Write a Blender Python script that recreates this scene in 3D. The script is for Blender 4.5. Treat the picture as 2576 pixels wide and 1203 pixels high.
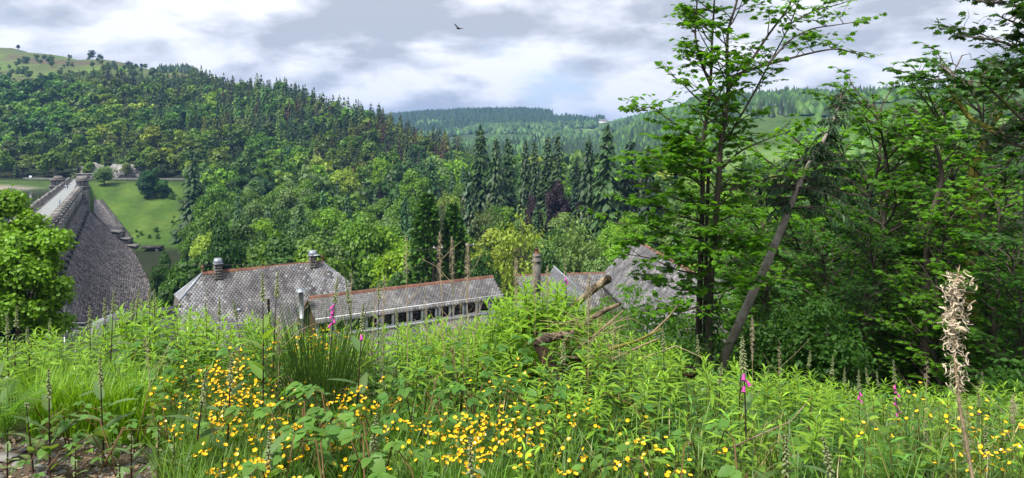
import bpy, math, random
import numpy as np
from mathutils import Vector, Matrix
random.seed(7)
RNG = np.random.default_rng(7)
sc = bpy.context.scene
COL = sc.collection
for o in list(bpy.data.objects):
    bpy.data.objects.remove(o)

# ------------------------------------------------------------------ camera, sky, sun, exposure
FU, CX, HY = 1839.0, 1288.0, 360.0          # focal length, principal column and eye-level row (measured on the photograph)
SUN_EL, SUN_AZ = math.radians(57), math.radians(-135)   # azimuth clockwise from +Y (view direction); negative = from the left
cam_d = bpy.data.cameras.new('camera')
cam = bpy.data.objects.new('camera', cam_d)
COL.objects.link(cam)
cam.location = (0, 0, 0)
cam.rotation_euler = (math.radians(90), 0, 0)
cam_d.sensor_width = 36
cam_d.lens = 36 * FU / 2576
cam_d.shift_y = -(601.5 - HY) / 2576
cam_d.clip_start = 0.05
cam_d.clip_end = 20000
sc.camera = cam

w = bpy.data.worlds.new('World')
sc.world = w
w.use_nodes = True
nt = w.node_tree
nt.nodes.clear()
def N(t, nt_, **kw):
    n = nt_.nodes.new(t)
    for k, v in kw.items():
        if k == 'ins':
            for a, b in v.items():
                n.inputs[a].default_value = b
        else:
            setattr(n, k, v)
    return n
def L(nt_, a, b):
    nt_.links.new(a, b)
def MATH(nt_, op, a, b=None, c=None, clamp=False):
    n = nt_.nodes.new('ShaderNodeMath'); n.operation = op; n.use_clamp = clamp
    for i, x in enumerate((a, b, c)):
        if x is None: continue
        if isinstance(x, (int, float)): n.inputs[i].default_value = x
        else: nt_.links.new(x, n.inputs[i])
    return n.outputs[0]
def MIXC(nt_, f, a, b, mode='MIX'):
    n = nt_.nodes.new('ShaderNodeMix'); n.data_type = 'RGBA'; n.blend_type = mode
    for s, x in ((n.inputs[0], f), (n.inputs[6], a), (n.inputs[7], b)):
        if isinstance(x, (int, float)): s.default_value = x
        elif isinstance(x, tuple): s.default_value = x if len(x) == 4 else (*x, 1)
        else: nt_.links.new(x, s)
    return n.outputs[2]
def RAMP(nt_, x, stops):
    n = nt_.nodes.new('ShaderNodeValToRGB')
    cr = n.color_ramp
    while len(cr.elements) < len(stops): cr.elements.new(0.5)
    for e, (p, c) in zip(cr.elements, stops):
        e.position = p
        e.color = (c, c, c, 1) if isinstance(c, (int, float)) else (*c, 1)
    nt_.links.new(x, n.inputs[0])
    return n.outputs[0]
def NOISE(nt_, vec, scale, detail=6, rough=0.55, dist=0.0, dim='3D'):
    n = nt_.nodes.new('ShaderNodeTexNoise'); n.noise_dimensions = dim
    n.inputs['Scale'].default_value = scale; n.inputs['Detail'].default_value = detail
    n.inputs['Roughness'].default_value = rough; n.inputs['Distortion'].default_value = dist
    if vec is not None: nt_.links.new(vec, n.inputs['Vector'])
    return n.outputs[0]

def build_world():
    sky = N('ShaderNodeTexSky', nt, sky_type='NISHITA', sun_disc=False)
    sky.sun_elevation = SUN_EL; sky.sun_rotation = SUN_AZ
    tc = N('ShaderNodeTexCoord', nt)
    sep = N('ShaderNodeSeparateXYZ', nt); L(nt, tc.outputs['Generated'], sep.inputs[0])
    X, Y, Z = sep.outputs
    # clouds: noise in true sky directions, flattened towards the horizon, with a lit upper-left and grey belly
    zc = MATH(nt, 'POWER', MATH(nt, 'MAXIMUM', MATH(nt, 'ADD', Z, 0.05), 0.001), 0.80)
    cmb = N('ShaderNodeCombineXYZ', nt); L(nt, X, cmb.inputs[0]); L(nt, Y, cmb.inputs[1]); L(nt, MATH(nt, 'MULTIPLY', zc, 2.3), cmb.inputs[2])
    wn = N('ShaderNodeTexNoise', nt); wn.inputs['Scale'].default_value = 3.0; wn.inputs['Detail'].default_value = 3; L(nt, cmb.outputs[0], wn.inputs['Vector'])
    def off(o, warp=0.10):
        v = N('ShaderNodeVectorMath', nt, operation='ADD'); L(nt, cmb.outputs[0], v.inputs[0]); v.inputs[1].default_value = o
        k = N('ShaderNodeVectorMath', nt, operation='SCALE'); L(nt, wn.outputs['Color'], k.inputs[0]); k.inputs['Scale'].default_value = warp
        q = N('ShaderNodeVectorMath', nt, operation='ADD'); L(nt, v.outputs[0], q.inputs[0]); L(nt, k.outputs[0], q.inputs[1]); return q.outputs[0]
    O = (4.13, 1.7, 2.42)
    n0 = NOISE(nt, off(O), 3.4, 11, 0.54); n1 = NOISE(nt, off((O[0]-0.035, O[1], O[2]+0.06)), 3.4, 11, 0.54)
    m0 = NOISE(nt, off((7.7, 3.1, 0.4)), 1.6, 6, 0.5); fine = NOISE(nt, off(O, .2), 9.0, 9, 0.6)
    def spot(u, v, r0, r1):        # soft mask round a true sky direction
        d = Vector(((u-CX)/FU, 1, -(v-HY)/FU)).normalized()
        n = nt.nodes.new('ShaderNodeVectorMath'); n.operation = 'DISTANCE'
        L(nt, tc.outputs['Generated'], n.inputs[0]); n.inputs[1].default_value = d
        return MATH(nt, 'SUBTRACT', 1.0, MATH(nt, 'DIVIDE', MATH(nt, 'SUBTRACT', n.outputs['Value'], r0), r1 - r0, clamp=True), clamp=True)
    def ADDS(*xs):
        r_ = xs[0]
        for x in xs[1:]: r_ = MATH(nt, 'ADD', r_, x)
        return r_
    def K(x, k): return MATH(nt, 'MULTIPLY', x, k)
    hole = ADDS(K(spot(1330, 225, .01, .10), .26), K(spot(1480, 285, .01, .10), .22), K(spot(1150, 265, 0, .08), .10), K(spot(1010, 170, 0, .10), .06))
    cov = ADDS(n0, K(m0, .25), 0.055, MATH(nt, 'MULTIPLY', hole, -0.95), K(ADDS(fine, -0.5), .22))
    cover = RAMP(nt, cov, [(0.39, 0.0), (0.455, 0.65), (0.53, 1.0)])
    edge = MATH(nt, 'SUBTRACT', n0, n1)
    sh = ADDS(K(edge, 3.8), K(m0, .85), K(n0, .55), K(fine, .42), -0.44)
    sh = ADDS(sh, K(spot(330, 60, .02, .26), .10), K(spot(1310, 195, .0, .05), .22), K(spot(930, 215, 0, .08), .14), K(spot(1060, 80, .02, .14), -.17), K(spot(640, 140, .03, .18), -.08), K(spot(2300, 130, .04, .25), -.04), K(spot(1650, 130, .04, .25), .03))
    cl = RAMP(nt, sh, [(0.16, (0.50, 0.535, 0.61)), (0.38, (0.66, 0.69, 0.77)), (0.53, (0.80, 0.83, 0.91)), (0.74, (1.0, 1.01, 1.05))])
    blue = RAMP(nt, m0, [(0.35, (0.32, 0.42, 0.60)), (0.65, (0.44, 0.54, 0.72))])
    clearsky = MIXC(nt, 0.06, blue, sky.outputs[0])
    col = MIXC(nt, cover, clearsky, cl)
    # the Nishita sky lends its own gradient; clouds are ~10x its unit
    sc_ = N('ShaderNodeVectorMath', nt, operation='SCALE'); L(nt, col, sc_.inputs[0]); sc_.inputs['Scale'].default_value = 5.0
    bg = N('ShaderNodeBackground', nt); L(nt, sc_.outputs[0], bg.inputs[0]); bg.inputs['Strength'].default_value = 0.12
    out = N('ShaderNodeOutputWorld', nt); L(nt, bg.outputs[0], out.inputs[0])
build_world()

sun_d = bpy.data.lights.new('sun', 'SUN')
sun_d.energy = 3.6; sun_d.angle = math.radians(12); sun_d.color = (1.0, 0.95, 0.86)
sun = bpy.data.objects.new('sun', sun_d); COL.objects.link(sun)
sdir = Vector((math.sin(SUN_AZ)*math.cos(SUN_EL), math.cos(SUN_AZ)*math.cos(SUN_EL), math.sin(SUN_EL)))
sun.rotation_euler = sdir.to_track_quat('Z', 'Y').to_euler()
sun.location = (-20, -10, 30)

sc.view_settings.view_transform = 'Standard'
sc.view_settings.look = 'None'
sc.view_settings.gamma = 1
sc.view_settings.exposure = 0.95
sc.cycles.max_bounces = 6
sc.cycles.transparent_max_bounces = 4
sc.cycles.diffuse_bounces = 3
sc.cycles.volume_bounces = 0
sc.cycles.use_adaptive_sampling = True

# ------------------------------------------------------------------ mesh helpers
def mk(name, V, Fs, mats=(), tint=None, smooth=False, mi=None, col=None):
    """mesh from arrays; Fs = list of (n,k) index arrays"""
    me = bpy.data.meshes.new(name)
    V = np.asarray(V, dtype=np.float32).reshape(-1, 3)
    Fs = [np.asarray(f, dtype=np.int32) for f in Fs if len(f)]
    me.vertices.add(len(V)); me.vertices.foreach_set('co', V.ravel())
    loops = np.concatenate([f.ravel() for f in Fs]); tot = np.concatenate([np.full(len(f), f.shape[1], np.int32) for f in Fs])
    st = np.concatenate([[0], np.cumsum(tot)[:-1]]).astype(np.int32)
    me.loops.add(len(loops)); me.loops.foreach_set('vertex_index', loops)
    me.polygons.add(len(tot)); me.polygons.foreach_set('loop_start', st); me.polygons.foreach_set('loop_total', tot)
    for m in (mats if isinstance(mats, (list, tuple)) else [mats]):
        me.materials.append(m)
    if mi is not None: me.polygons.foreach_set('material_index', np.asarray(mi, np.int32))
    if smooth: me.polygons.foreach_set('use_smooth', np.ones(len(tot), bool))
    if tint is not None:
        a = me.attributes.new('tint', 'FLOAT', 'FACE'); a.data.foreach_set('value', np.asarray(tint, np.float32))
    if col is not None:
        a = me.attributes.new('col', 'FLOAT_COLOR', 'FACE')
        c = np.ones((len(tot), 4), np.float32); c[:, :3] = col; a.data.foreach_set('color', c.ravel())
    me.update(calc_edges=True)
    return me

class Acc:
    """collects pieces of geometry for one mesh"""
    def __init__(s): s.V = []; s.F = {}; s.T = {}; s.C = {}; s.n = 0
    def add(s, V, Fs, tint=0.5, col=None):
        V = np.asarray(V, dtype=np.float32).reshape(-1, 3)
        if not isinstance(Fs, list): Fs = [Fs]
        for F in Fs:
            F = np.asarray(F, dtype=np.int32)
            if not len(F): continue
            k = F.shape[1]
            s.F.setdefault(k, []).append(F + s.n)
            s.T.setdefault(k, []).append(np.broadcast_to(np.asarray(tint, np.float32), (len(F),)))
            if col is not None: s.C.setdefault(k, []).append(np.broadcast_to(np.asarray(col, np.float32), (len(F), 3)))
        s.V.append(V); s.n += len(V)
    def mesh(s, name, mats, smooth=False):
        ks = sorted(s.F)
        Fs = [np.concatenate(s.F[k]) for k in ks]; T = np.concatenate([np.concatenate(s.T[k]) for k in ks])
        C = np.concatenate([np.concatenate(s.C[k]) for k in ks]) if s.C else None
        return mk(name, np.concatenate(s.V), Fs, mats, tint=T, smooth=smooth, col=C)

def stamp(acc, tv, tf, M, tint=None, col=None):
    """copy a template (verts, faces) through many 3x4 / 4x4 matrices into acc"""
    M = np.asarray(M, np.float32); tv = np.asarray(tv, np.float32)
    n = len(M)
    if n == 0: return
    V = np.einsum('nij,kj->nki', M[:, :3, :3], tv) + M[:, None, :3, 3]
    tf = tf if isinstance(tf, list) else [tf]
    base = acc.n
    acc.V.append(V.reshape(-1, 3)); acc.n += n*len(tv)
    for f in tf:
        f = np.asarray(f, np.int32)
        F = (f[None] + (np.arange(n)*len(tv))[:, None, None]).reshape(-1, f.shape[1]) + base
        k = f.shape[1]
        acc.F.setdefault(k, []).append(F)
        t = np.full(n, 0.5, np.float32) if tint is None else np.asarray(tint, np.float32)
        acc.T.setdefault(k, []).append(np.repeat(t, len(f)))
        if col is not None: acc.C.setdefault(k, []).append(np.repeat(np.asarray(col, np.float32), len(f), axis=0))

def frames(pos, fwd, up, size):
    """matrices: local Y along fwd, local Z near up, scaled"""
    pos = np.asarray(pos, float); fwd = np.asarray(fwd, float); up = np.asarray(up, float)
    f = fwd/np.maximum(np.linalg.norm(fwd, axis=1, keepdims=True), 1e-6)
    r = np.cross(f, up); r /= np.maximum(np.linalg.norm(r, axis=1, keepdims=True), 1e-6)
    u = np.cross(r, f)
    size = np.asarray(size, float).reshape(-1, 1)
    M = np.zeros((len(pos), 4, 4)); M[:, 3, 3] = 1
    M[:, :3, 0] = r*size; M[:, :3, 1] = f*size; M[:, :3, 2] = u*size; M[:, :3, 3] = pos
    return M

def tube(pts, rad, sides=6, cap=True):
    pts = np.asarray([tuple(p) for p in pts], float); n = len(pts)
    rad = np.broadcast_to(np.asarray(rad, float), (n,))
    t = np.gradient(pts, axis=0); t /= np.maximum(np.linalg.norm(t, axis=1, keepdims=True), 1e-9)
    ref = np.where(np.abs(t[:, 2:3]) > 0.9, np.array([[1., 0, 0]]), np.array([[0, 0, 1.]]))
    if np.abs(t[:, 2]).mean() > 0.6: ref = np.tile([[1., 0.01, 0]], (n, 1))
    else: ref = np.tile([[0.01, 0, 1.]], (n, 1))
    a = np.cross(t, ref); a /= np.maximum(np.linalg.norm(a, axis=1, keepdims=True), 1e-9)
    b = np.cross(t, a)
    ang = np.arange(sides)*2*math.pi/sides
    V = pts[:, None] + rad[:, None, None]*(np.cos(ang)[None, :, None]*a[:, None] + np.sin(ang)[None, :, None]*b[:, None])
    V = V.reshape(-1, 3)
    i = np.arange(n-1)[:, None]*sides; j = np.arange(sides)[None]; j2 = (j+1) % sides
    F = np.stack([i+j, i+j2, i+sides+j2, i+sides+j], -1).reshape(-1, 4)
    Fs = [F]
    if cap and sides > 2:
        Fs.append(np.array([list(range(sides))[::1], [(n-1)*sides + q for q in range(sides)][::-1]]))
    return V, Fs

def box(cx, cy, cz, sx, sy, sz):
    V = np.array([[x, y, z] for z in (-.5, .5) for y in (-.5, .5) for x in (-.5, .5)])*[sx, sy, sz] + [cx, cy, cz]
    F = np.array([[0, 2, 3, 1], [4, 5, 7, 6], [0, 1, 5, 4], [2, 6, 7, 3], [0, 4, 6, 2], [1, 3, 7, 5]])
    return V, F
def obox(o, a, b, c):
    """box from corner o with edge vectors a, b, c"""
    o, a, b, c = [np.array(tuple(q), float) for q in (o, a, b, c)]
    V = np.array([o + x*a + y*b + z*c for z in (0, 1) for y in (0, 1) for x in (0, 1)])
    return V, np.array([[0, 2, 3, 1], [4, 5, 7, 6], [0, 1, 5, 4], [2, 6, 7, 3], [0, 4, 6, 2], [1, 3, 7, 5]])

def link(name, me, parent=None, **props):
    o = bpy.data.objects.new(name, me); COL.objects.link(o)
    if parent is not None:
        o.parent = parent
        if parent.get('_abs'): o.matrix_parent_inverse = Matrix.Translation(-parent.location)
    for k, v in props.items(): o[k] = v
    return o
def thing(name, loc, label, cat, group=None, absolute=True, rz=0.0):
    o = bpy.data.objects.new(name, None); COL.objects.link(o)
    o.empty_display_size = 0.2
    o.location = loc; o.rotation_euler = (0, 0, rz); o['label'] = label; o['category'] = cat
    if group: o['group'] = group
    if absolute: o['_abs'] = 1
    return o
def tag(o, label, cat, group=None):
    o['label'] = label; o['category'] = cat
    if group: o['group'] = group
    return o
def dup(root, loc, rz, scale, label=None, group=None, color=None, tilt=None):
    r = root.copy(); COL.objects.link(r); r.location = loc
    r.rotation_euler = (tilt[0] if tilt else 0, tilt[1] if tilt else 0, rz)
    r.scale = scale if hasattr(scale, '__len__') else (scale,)*3
    if label: r['label'] = label
    if group: r['group'] = group
    for ch in root.children:
        c = ch.copy(); COL.objects.link(c); c.parent = r
        if color is not None: c.color = (*color, 1)
        for g in ch.children:
            d = g.copy(); COL.objects.link(d); d.parent = c
            if color is not None: d.color = (*color, 1)
    return r
def P(u, v, Y): return Vector(((u-CX)/FU*Y, Y, -(v-HY)/FU*Y))

# ------------------------------------------------------------------ materials
def newmat(name):
    m = bpy.data.materials.new(name); m.use_nodes = True; m.node_tree.nodes.clear(); return m, m.node_tree
def leafmat(name, src='object', base=(0.06, 0.12, 0.02), rough=0.5, trans=0.3, spec=0.3, var=0.45, yellow=0.25):
    m, t = newmat(name)
    if src == 'object':
        c = N('ShaderNodeObjectInfo', t).outputs['Color']
    elif src == 'attr':
        a = N('ShaderNodeAttribute', t, attribute_name='col'); c = a.outputs['Color']
    else:
        r = N('ShaderNodeRGB', t); r.outputs[0].default_value = (*base, 1); c = r.outputs[0]
    ta = N('ShaderNodeAttribute', t, attribute_name='tint')
    rnd = N('ShaderNodeObjectInfo', t).outputs['Random']
    x = MATH(t, 'FRACT', MATH(t, 'ADD', ta.outputs['Fac'], MATH(t, 'MULTIPLY', rnd, 0.37)))
    x = ta.outputs['Fac'] if src != 'mix' else x
    val = MATH(t, 'ADD', 1.0 - var, MATH(t, 'MULTIPLY', x, 2*var))
    val = MATH(t, 'MULTIPLY', val, MATH(t, 'ADD', 0.88, MATH(t, 'MULTIPLY', rnd, 0.24)))
    s = N('ShaderNodeVectorMath', t, operation='SCALE'); L(t, MIXC(t, 1.0, c, (.97, 1.07, 1.08), 'MULTIPLY'), s.inputs[0]); L(t, val, s.inputs['Scale'])
    warm = MIXC(t, MATH(t, 'MULTIPLY', x, yellow), s.outputs[0], MIXC(t, 1.0, s.outputs[0], (1.4, 1.12, 0.55), 'MULTIPLY'))
    p = N('ShaderNodeBsdfPrincipled', t); L(t, warm, p.inputs['Base Color'])
    p.inputs['Roughness'].default_value = rough; p.inputs['Specular IOR Level'].default_value = spec
    out = N('ShaderNodeOutputMaterial', t)
    if trans > 0:
        tr = N('ShaderNodeBsdfTranslucent', t); L(t, MIXC(t, 1.0, warm, (1.5, 1.5, 0.55), 'MULTIPLY'), tr.inputs[0])
        mx = N('ShaderNodeMixShader', t); mx.inputs[0].default_value = trans
        L(t, p.outputs[0], mx.inputs[1]); L(t, tr.outputs[0], mx.inputs[2]); L(t, mx.outputs[0], out.inputs[0])
    else: L(t, p.outputs[0], out.inputs[0])
    return m
def surf(name, stops, scale=3.0, detail=6, rough=0.85, bump=0.3, bscale=None, rand=0.0, spec=0.2, scale3=None, tintv=0.0, metallic=0.0, patch=None, dist=0.02):
    """noise-mottled solid surface"""
    m, t = newmat(name)
    tc = N('ShaderNodeTexCoord', t); vec = tc.outputs['Object']
    if scale3:
        mp = N('ShaderNodeMapping', t); mp.inputs['Scale'].default_value = scale3; L(t, vec, mp.inputs[0]); vec = mp.outputs[0]
    n = NOISE(t, vec, scale, detail, 0.6)
    c = RAMP(t, n, stops)
    if patch:
        n2 = NOISE(t, vec, patch[0], 5, 0.6)
        c = MIXC(t, RAMP(t, n2, [(patch[1], 0.0), (patch[2], 1.0)]), c, patch[3])
    oi = N('ShaderNodeObjectInfo', t); f = None
    if rand: f = MATH(t, 'ADD', 1-rand, MATH(t, 'MULTIPLY', oi.outputs['Random'], 2*rand))
    if tintv:
        ta = N('ShaderNodeAttribute', t, attribute_name='tint')
        g = MATH(t, 'FRACT', MATH(t, 'ADD', ta.outputs['Fac'], oi.outputs['Random']))
        f = MATH(t, 'ADD', 1-tintv, MATH(t, 'MULTIPLY', g, 2*tintv))
    if f is not None:
        s = N('ShaderNodeVectorMath', t, operation='SCALE'); L(t, c, s.inputs[0]); L(t, f, s.inputs['Scale']); c = s.outputs[0]
    p = N('ShaderNodeBsdfPrincipled', t); L(t, c, p.inputs['Base Color'])
    p.inputs['Roughness'].default_value = rough; p.inputs['Specular IOR Level'].default_value = spec; p.inputs['Metallic'].default_value = metallic
    if bump:
        b = N('ShaderNodeBump', t); b.inputs['Strength'].default_value = bump; b.inputs['Distance'].default_value = dist
        L(t, NOISE(t, vec, bscale or scale*3, 6, 0.65), b.inputs['Height']); L(t, b.outputs[0], p.inputs['Normal'])
    out = N('ShaderNodeOutputMaterial', t); L(t, p.outputs[0], out.inputs[0])
    return m

M = {}
M['leaf'] = leafmat('tree_foliage', 'object')
M['leaf_mass'] = leafmat('forest_foliage', 'attr')
M['needle'] = leafmat('conifer_needles', 'object', trans=0.12, var=0.5, yellow=0.3)
M['needle_mass'] = leafmat('forest_needles', 'attr', trans=0.12, var=0.5)
M['maple'] = leafmat('sycamore_leaf', 'object', trans=0.5, rough=0.5, spec=0.25, var=0.4, yellow=0.35)
M['herb'] = leafmat('herb_leaf', 'object', trans=0.4, rough=0.5, spec=0.3, var=0.3, yellow=0.3)
M['herb_mass'] = leafmat('undergrowth_leaf', 'attr', trans=0.35, rough=0.42, spec=0.4, var=0.4, yellow=0.35)
M['bark'] = surf('bark', [(0.3, (0.035, 0.028, 0.022)), (0.6, (0.085, 0.07, 0.055)), (0.8, (0.14, 0.12, 0.095))], 6, bump=0.8, rough=0.9, scale3=(1, 1, 0.25))
M['bark_grey'] = surf('grey_bark', [(0.3, (0.07, 0.055, 0.045)), (0.6, (0.16, 0.13, 0.11)), (0.8, (0.26, 0.23, 0.19))], 7, bump=0.7, rough=0.9, scale3=(1, 1, 0.35), patch=(2.0, 0.52, 0.62, (0.07, 0.09, 0.02)))
M['bark_pale'] = surf('pale_grey_bark', [(0.3, (0.16, 0.13, 0.11)), (0.6, (0.30, 0.26, 0.22)), (0.8, (0.42, 0.38, 0.33))], 7, bump=0.7, rough=0.9, scale3=(1, 1, 0.35), patch=(2.5, 0.55, 0.65, (0.12, 0.13, 0.04)))
M['bark_moss'] = surf('mossy_bark', [(0.3, (0.12, 0.12, 0.02)), (0.6, (0.22, 0.2, 0.04)), (0.8, (0.16, 0.12, 0.07))], 8, bump=0.7, rough=0.95)
M['birch'] = surf('flaking_bark', [(0.42, (0.04, 0.028, 0.02)), (0.54, (0.2, 0.15, 0.10)), (0.66, (0.42, 0.36, 0.26))], 9, bump=0.8, rough=0.9, scale3=(1, 1, 1))
M['deadwood'] = surf('dead_wood', [(0.3, (0.12, 0.08, 0.05)), (0.55, (0.3, 0.22, 0.14)), (0.8, (0.45, 0.36, 0.25))], 12, bump=0.6, rough=0.9)
M['rotten'] = surf('rotten_wood', [(0.3, (0.012, 0.01, 0.008)), (0.6, (0.05, 0.035, 0.02)), (0.8, (0.16, 0.11, 0.05))], 14, bump=1.0, rough=0.95)
M['stem_dark'] = surf('purple_brown_stem', [(0.3, (0.02, 0.012, 0.012)), (0.7, (0.06, 0.03, 0.025))], 40, bump=0, rough=0.6)
M['stem_red'] = surf('reddish_stem', [(0.3, (0.10, 0.06, 0.02)), (0.7, (0.16, 0.09, 0.04))], 30, bump=0, rough=0.6)
M['stem_green'] = surf('green_stem', [(0.3, (0.06, 0.12, 0.02)), (0.7, (0.11, 0.18, 0.03))], 30, bump=0, rough=0.6)
M['straw'] = surf('dry_straw', [(0.3, (0.26, 0.19, 0.11)), (0.7, (0.48, 0.38, 0.24))], 30, bump=0, rough=0.8)
M['pod'] = surf('dry_pale_pod', [(0.3, (0.36, 0.29, 0.20)), (0.7, (0.62, 0.54, 0.40))], 60, bump=0, rough=0.7)
M['fluff'] = surf('grey_seed_fluff', [(0.3, (0.26, 0.22, 0.15)), (0.7, (0.46, 0.40, 0.28))], 60, bump=0, rough=0.9)
M['petal'] = surf('buttercup_petal', [(0.3, (0.80, 0.44, 0.006)), (0.7, (0.88, 0.54, 0.010))], 60, bump=0, rough=0.3, spec=0.5)
M['bell'] = surf('foxglove_bell', [(0.3, (0.35, 0.03, 0.22)), (0.7, (0.55, 0.08, 0.35))], 60, bump=0, rough=0.5)
M['slate'] = surf('roof_slate', [(0.30, (0.062, 0.060, 0.064)), (0.48, (0.118, 0.114, 0.118)), (0.66, (0.22, 0.215, 0.21))], 0.9, rough=0.6, bump=0.35, bscale=14, tintv=0.26, spec=0.25,
                  patch=(2.6, 0.60, 0.74, (0.36, 0.345, 0.32)), scale3=(1, 1, 0.45))
M['slate_pale'] = surf('pale_roof_slate', [(0.3, (0.15, 0.15, 0.165)), (0.6, (0.23, 0.235, 0.245)), (0.8, (0.33, 0.33, 0.33))], 1.1, rough=0.55, bump=0.3, bscale=14, tintv=0.22, spec=0.35)
M['slate_base'] = surf('roof_underlay', [(0.3, (0.03, 0.03, 0.03)), (0.7, (0.07, 0.065, 0.065))], 2)
M['terracotta'] = surf('ridge_terracotta', [(0.3, (0.11, 0.055, 0.04)), (0.6, (0.20, 0.10, 0.07)), (0.8, (0.30, 0.22, 0.18))], 5, bump=0.3, tintv=0.25)
M['lead'] = surf('lead_sheet', [(0.3, (0.22, 0.25, 0.30)), (0.7, (0.36, 0.39, 0.44))], 3, rough=0.4, bump=0.1, metallic=0.2)
M['rubble'] = surf('rubble_masonry', [(0.3, (0.05, 0.045, 0.04)), (0.55, (0.14, 0.13, 0.12)), (0.75, (0.28, 0.26, 0.22))], 5, bump=0.9, bscale=9, tintv=0.4)
M['dam_stone'] = surf('dam_masonry', [(0.28, (0.07, 0.062, 0.064)), (0.5, (0.145, 0.13, 0.13)), (0.75, (0.28, 0.255, 0.245))], 0.35, rough=0.85, bump=0.6, bscale=3, tintv=0.42, dist=0.1)
M['dam_dark'] = surf('dark_masonry', [(0.3, (0.02, 0.02, 0.02)), (0.55, (0.06, 0.058, 0.055)), (0.75, (0.15, 0.14, 0.125))], 0.5, rough=0.8, bump=0.6, bscale=3, tintv=0.4, dist=0.1)
M['dam_grey'] = surf('weathered_parapet_stone', [(0.3, (0.08, 0.08, 0.075)), (0.55, (0.20, 0.19, 0.18)), (0.75, (0.42, 0.40, 0.36))], 0.8, rough=0.85, bump=0.6, bscale=3, tintv=0.35, dist=0.1)
M['road'] = surf('dam_road', [(0.3, (0.21, 0.225, 0.23)), (0.7, (0.28, 0.29, 0.29))], 0.6, bump=0.1)
M['white'] = surf('white_paint', [(0.3, (0.66, 0.68, 0.70)), (0.7, (0.80, 0.81, 0.82))], 4, bump=0.05, rough=0.5)
M['glass'] = surf('dark_window_glass', [(0.3, (0.008, 0.008, 0.009)), (0.7, (0.03, 0.025, 0.022))], 2.5, bump=0, rough=0.12, spec=0.5)
M['concrete'] = surf('grey_render', [(0.3, (0.13, 0.14, 0.15)), (0.7, (0.22, 0.23, 0.24))], 2, bump=0.2)
M['brownwood'] = surf('brown_bargeboard', [(0.3, (0.05, 0.03, 0.022)), (0.7, (0.12, 0.07, 0.05))], 6, bump=0.3)
M['metal'] = surf('galvanised_steel', [(0.3, (0.32, 0.34, 0.35)), (0.7, (0.5, 0.52, 0.54))], 6, bump=0.05, rough=0.4, metallic=0.6)
M['darkmetal'] = surf('dark_steel', [(0.3, (0.03, 0.03, 0.03)), (0.7, (0.08, 0.08, 0.08))], 6, bump=0.05, rough=0.5)
M['pole'] = surf('weathered_pole', [(0.3, (0.10, 0.08, 0.065)), (0.7, (0.24, 0.20, 0.17))], 5, bump=0.4)
M['rock'] = surf('grey_rock', [(0.3, (0.12, 0.115, 0.11)), (0.55, (0.26, 0.25, 0.24)), (0.75, (0.42, 0.41, 0.38))], 0.5, bump=0.8, bscale=2, rough=0.9, dist=0.2)
M['chip'] = surf('slate_chip', [(0.3, (0.12, 0.115, 0.11)), (0.55, (0.22, 0.21, 0.20)), (0.8, (0.36, 0.34, 0.32))], 12, bump=0.3, tintv=0.35, rough=0.7)
M['skin'] = surf('skin', [(0.3, (0.5, 0.3, 0.22)), (0.7, (0.55, 0.34, 0.25))], 6, bump=0)
M['moss'] = surf('moss', [(0.3, (0.09, 0.13, 0.015)), (0.7, (0.2, 0.24, 0.03))], 9, bump=0.8)
def water_mat():
    m, t = newmat('water')
    p = N('ShaderNodeBsdfPrincipled', t); p.inputs['Base Color'].default_value = (0.02, 0.028, 0.018, 1); p.inputs['Roughness'].default_value = 0.08
    b = N('ShaderNodeBump', t); b.inputs['Strength'].default_value = 0.15
    L(t, NOISE(t, N('ShaderNodeTexCoord', t).outputs['Object'], 0.8, 4), b.inputs['Height']); L(t, b.outputs[0], p.inputs['Normal'])
    L(t, p.outputs[0], N('ShaderNodeOutputMaterial', t).inputs[0]); return m
M['water'] = water_mat()
M['stream'] = surf('stream_water', [(.3, (.022, .016, .008)), (.7, (.04, .03, .014))], .3, bump=.2, rough=.35, spec=.2)
def ground_mat(name, scale, amp=0.5, bump=0.4, dist=0.3):
    m, t = newmat(name)
    a = N('ShaderNodeAttribute', t, attribute_name='zone'); tc = N('ShaderNodeTexCoord', t)
    n1 = NOISE(t, tc.outputs['Object'], scale, 8, 0.65); n2 = NOISE(t, tc.outputs['Object'], scale*7, 5, 0.6)
    f = MATH(t, 'ADD', 1-amp, MATH(t, 'MULTIPLY', MATH(t, 'ADD', n1, n2), amp))
    s = N('ShaderNodeVectorMath', t, operation='SCALE'); L(t, a.outputs['Color'], s.inputs[0]); L(t, f, s.inputs['Scale'])
    br = MIXC(t, RAMP(t, n1, [(0.5, 0.0), (0.68, 0.35)]), s.outputs[0], MIXC(t, 1.0, s.outputs[0], (1.5, 0.95, 0.8), 'MULTIPLY'))
    p = N('ShaderNodeBsdfPrincipled', t); L(t, br, p.inputs['Base Color']); p.inputs['Roughness'].default_value = 0.95; p.inputs['Specular IOR Level'].default_value = 0.1
    b = N('ShaderNodeBump', t); b.inputs['Strength'].default_value = bump; b.inputs['Distance'].default_value = dist
    L(t, n2, b.inputs['Height']); L(t, b.outputs[0], p.inputs['Normal'])
    L(t, p.outputs[0], N('ShaderNodeOutputMaterial', t).inputs[0]); return m
M['fence'] = surf('fence_paint', [(.3, (.3, .3, .29)), (.7, (.42, .42, .40))], 4)
M['terrain'] = ground_mat('hillside', 0.05, 0.9)
M['soil'] = ground_mat('soil', 3.0, 0.9, 0.8, 0.03)

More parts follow.
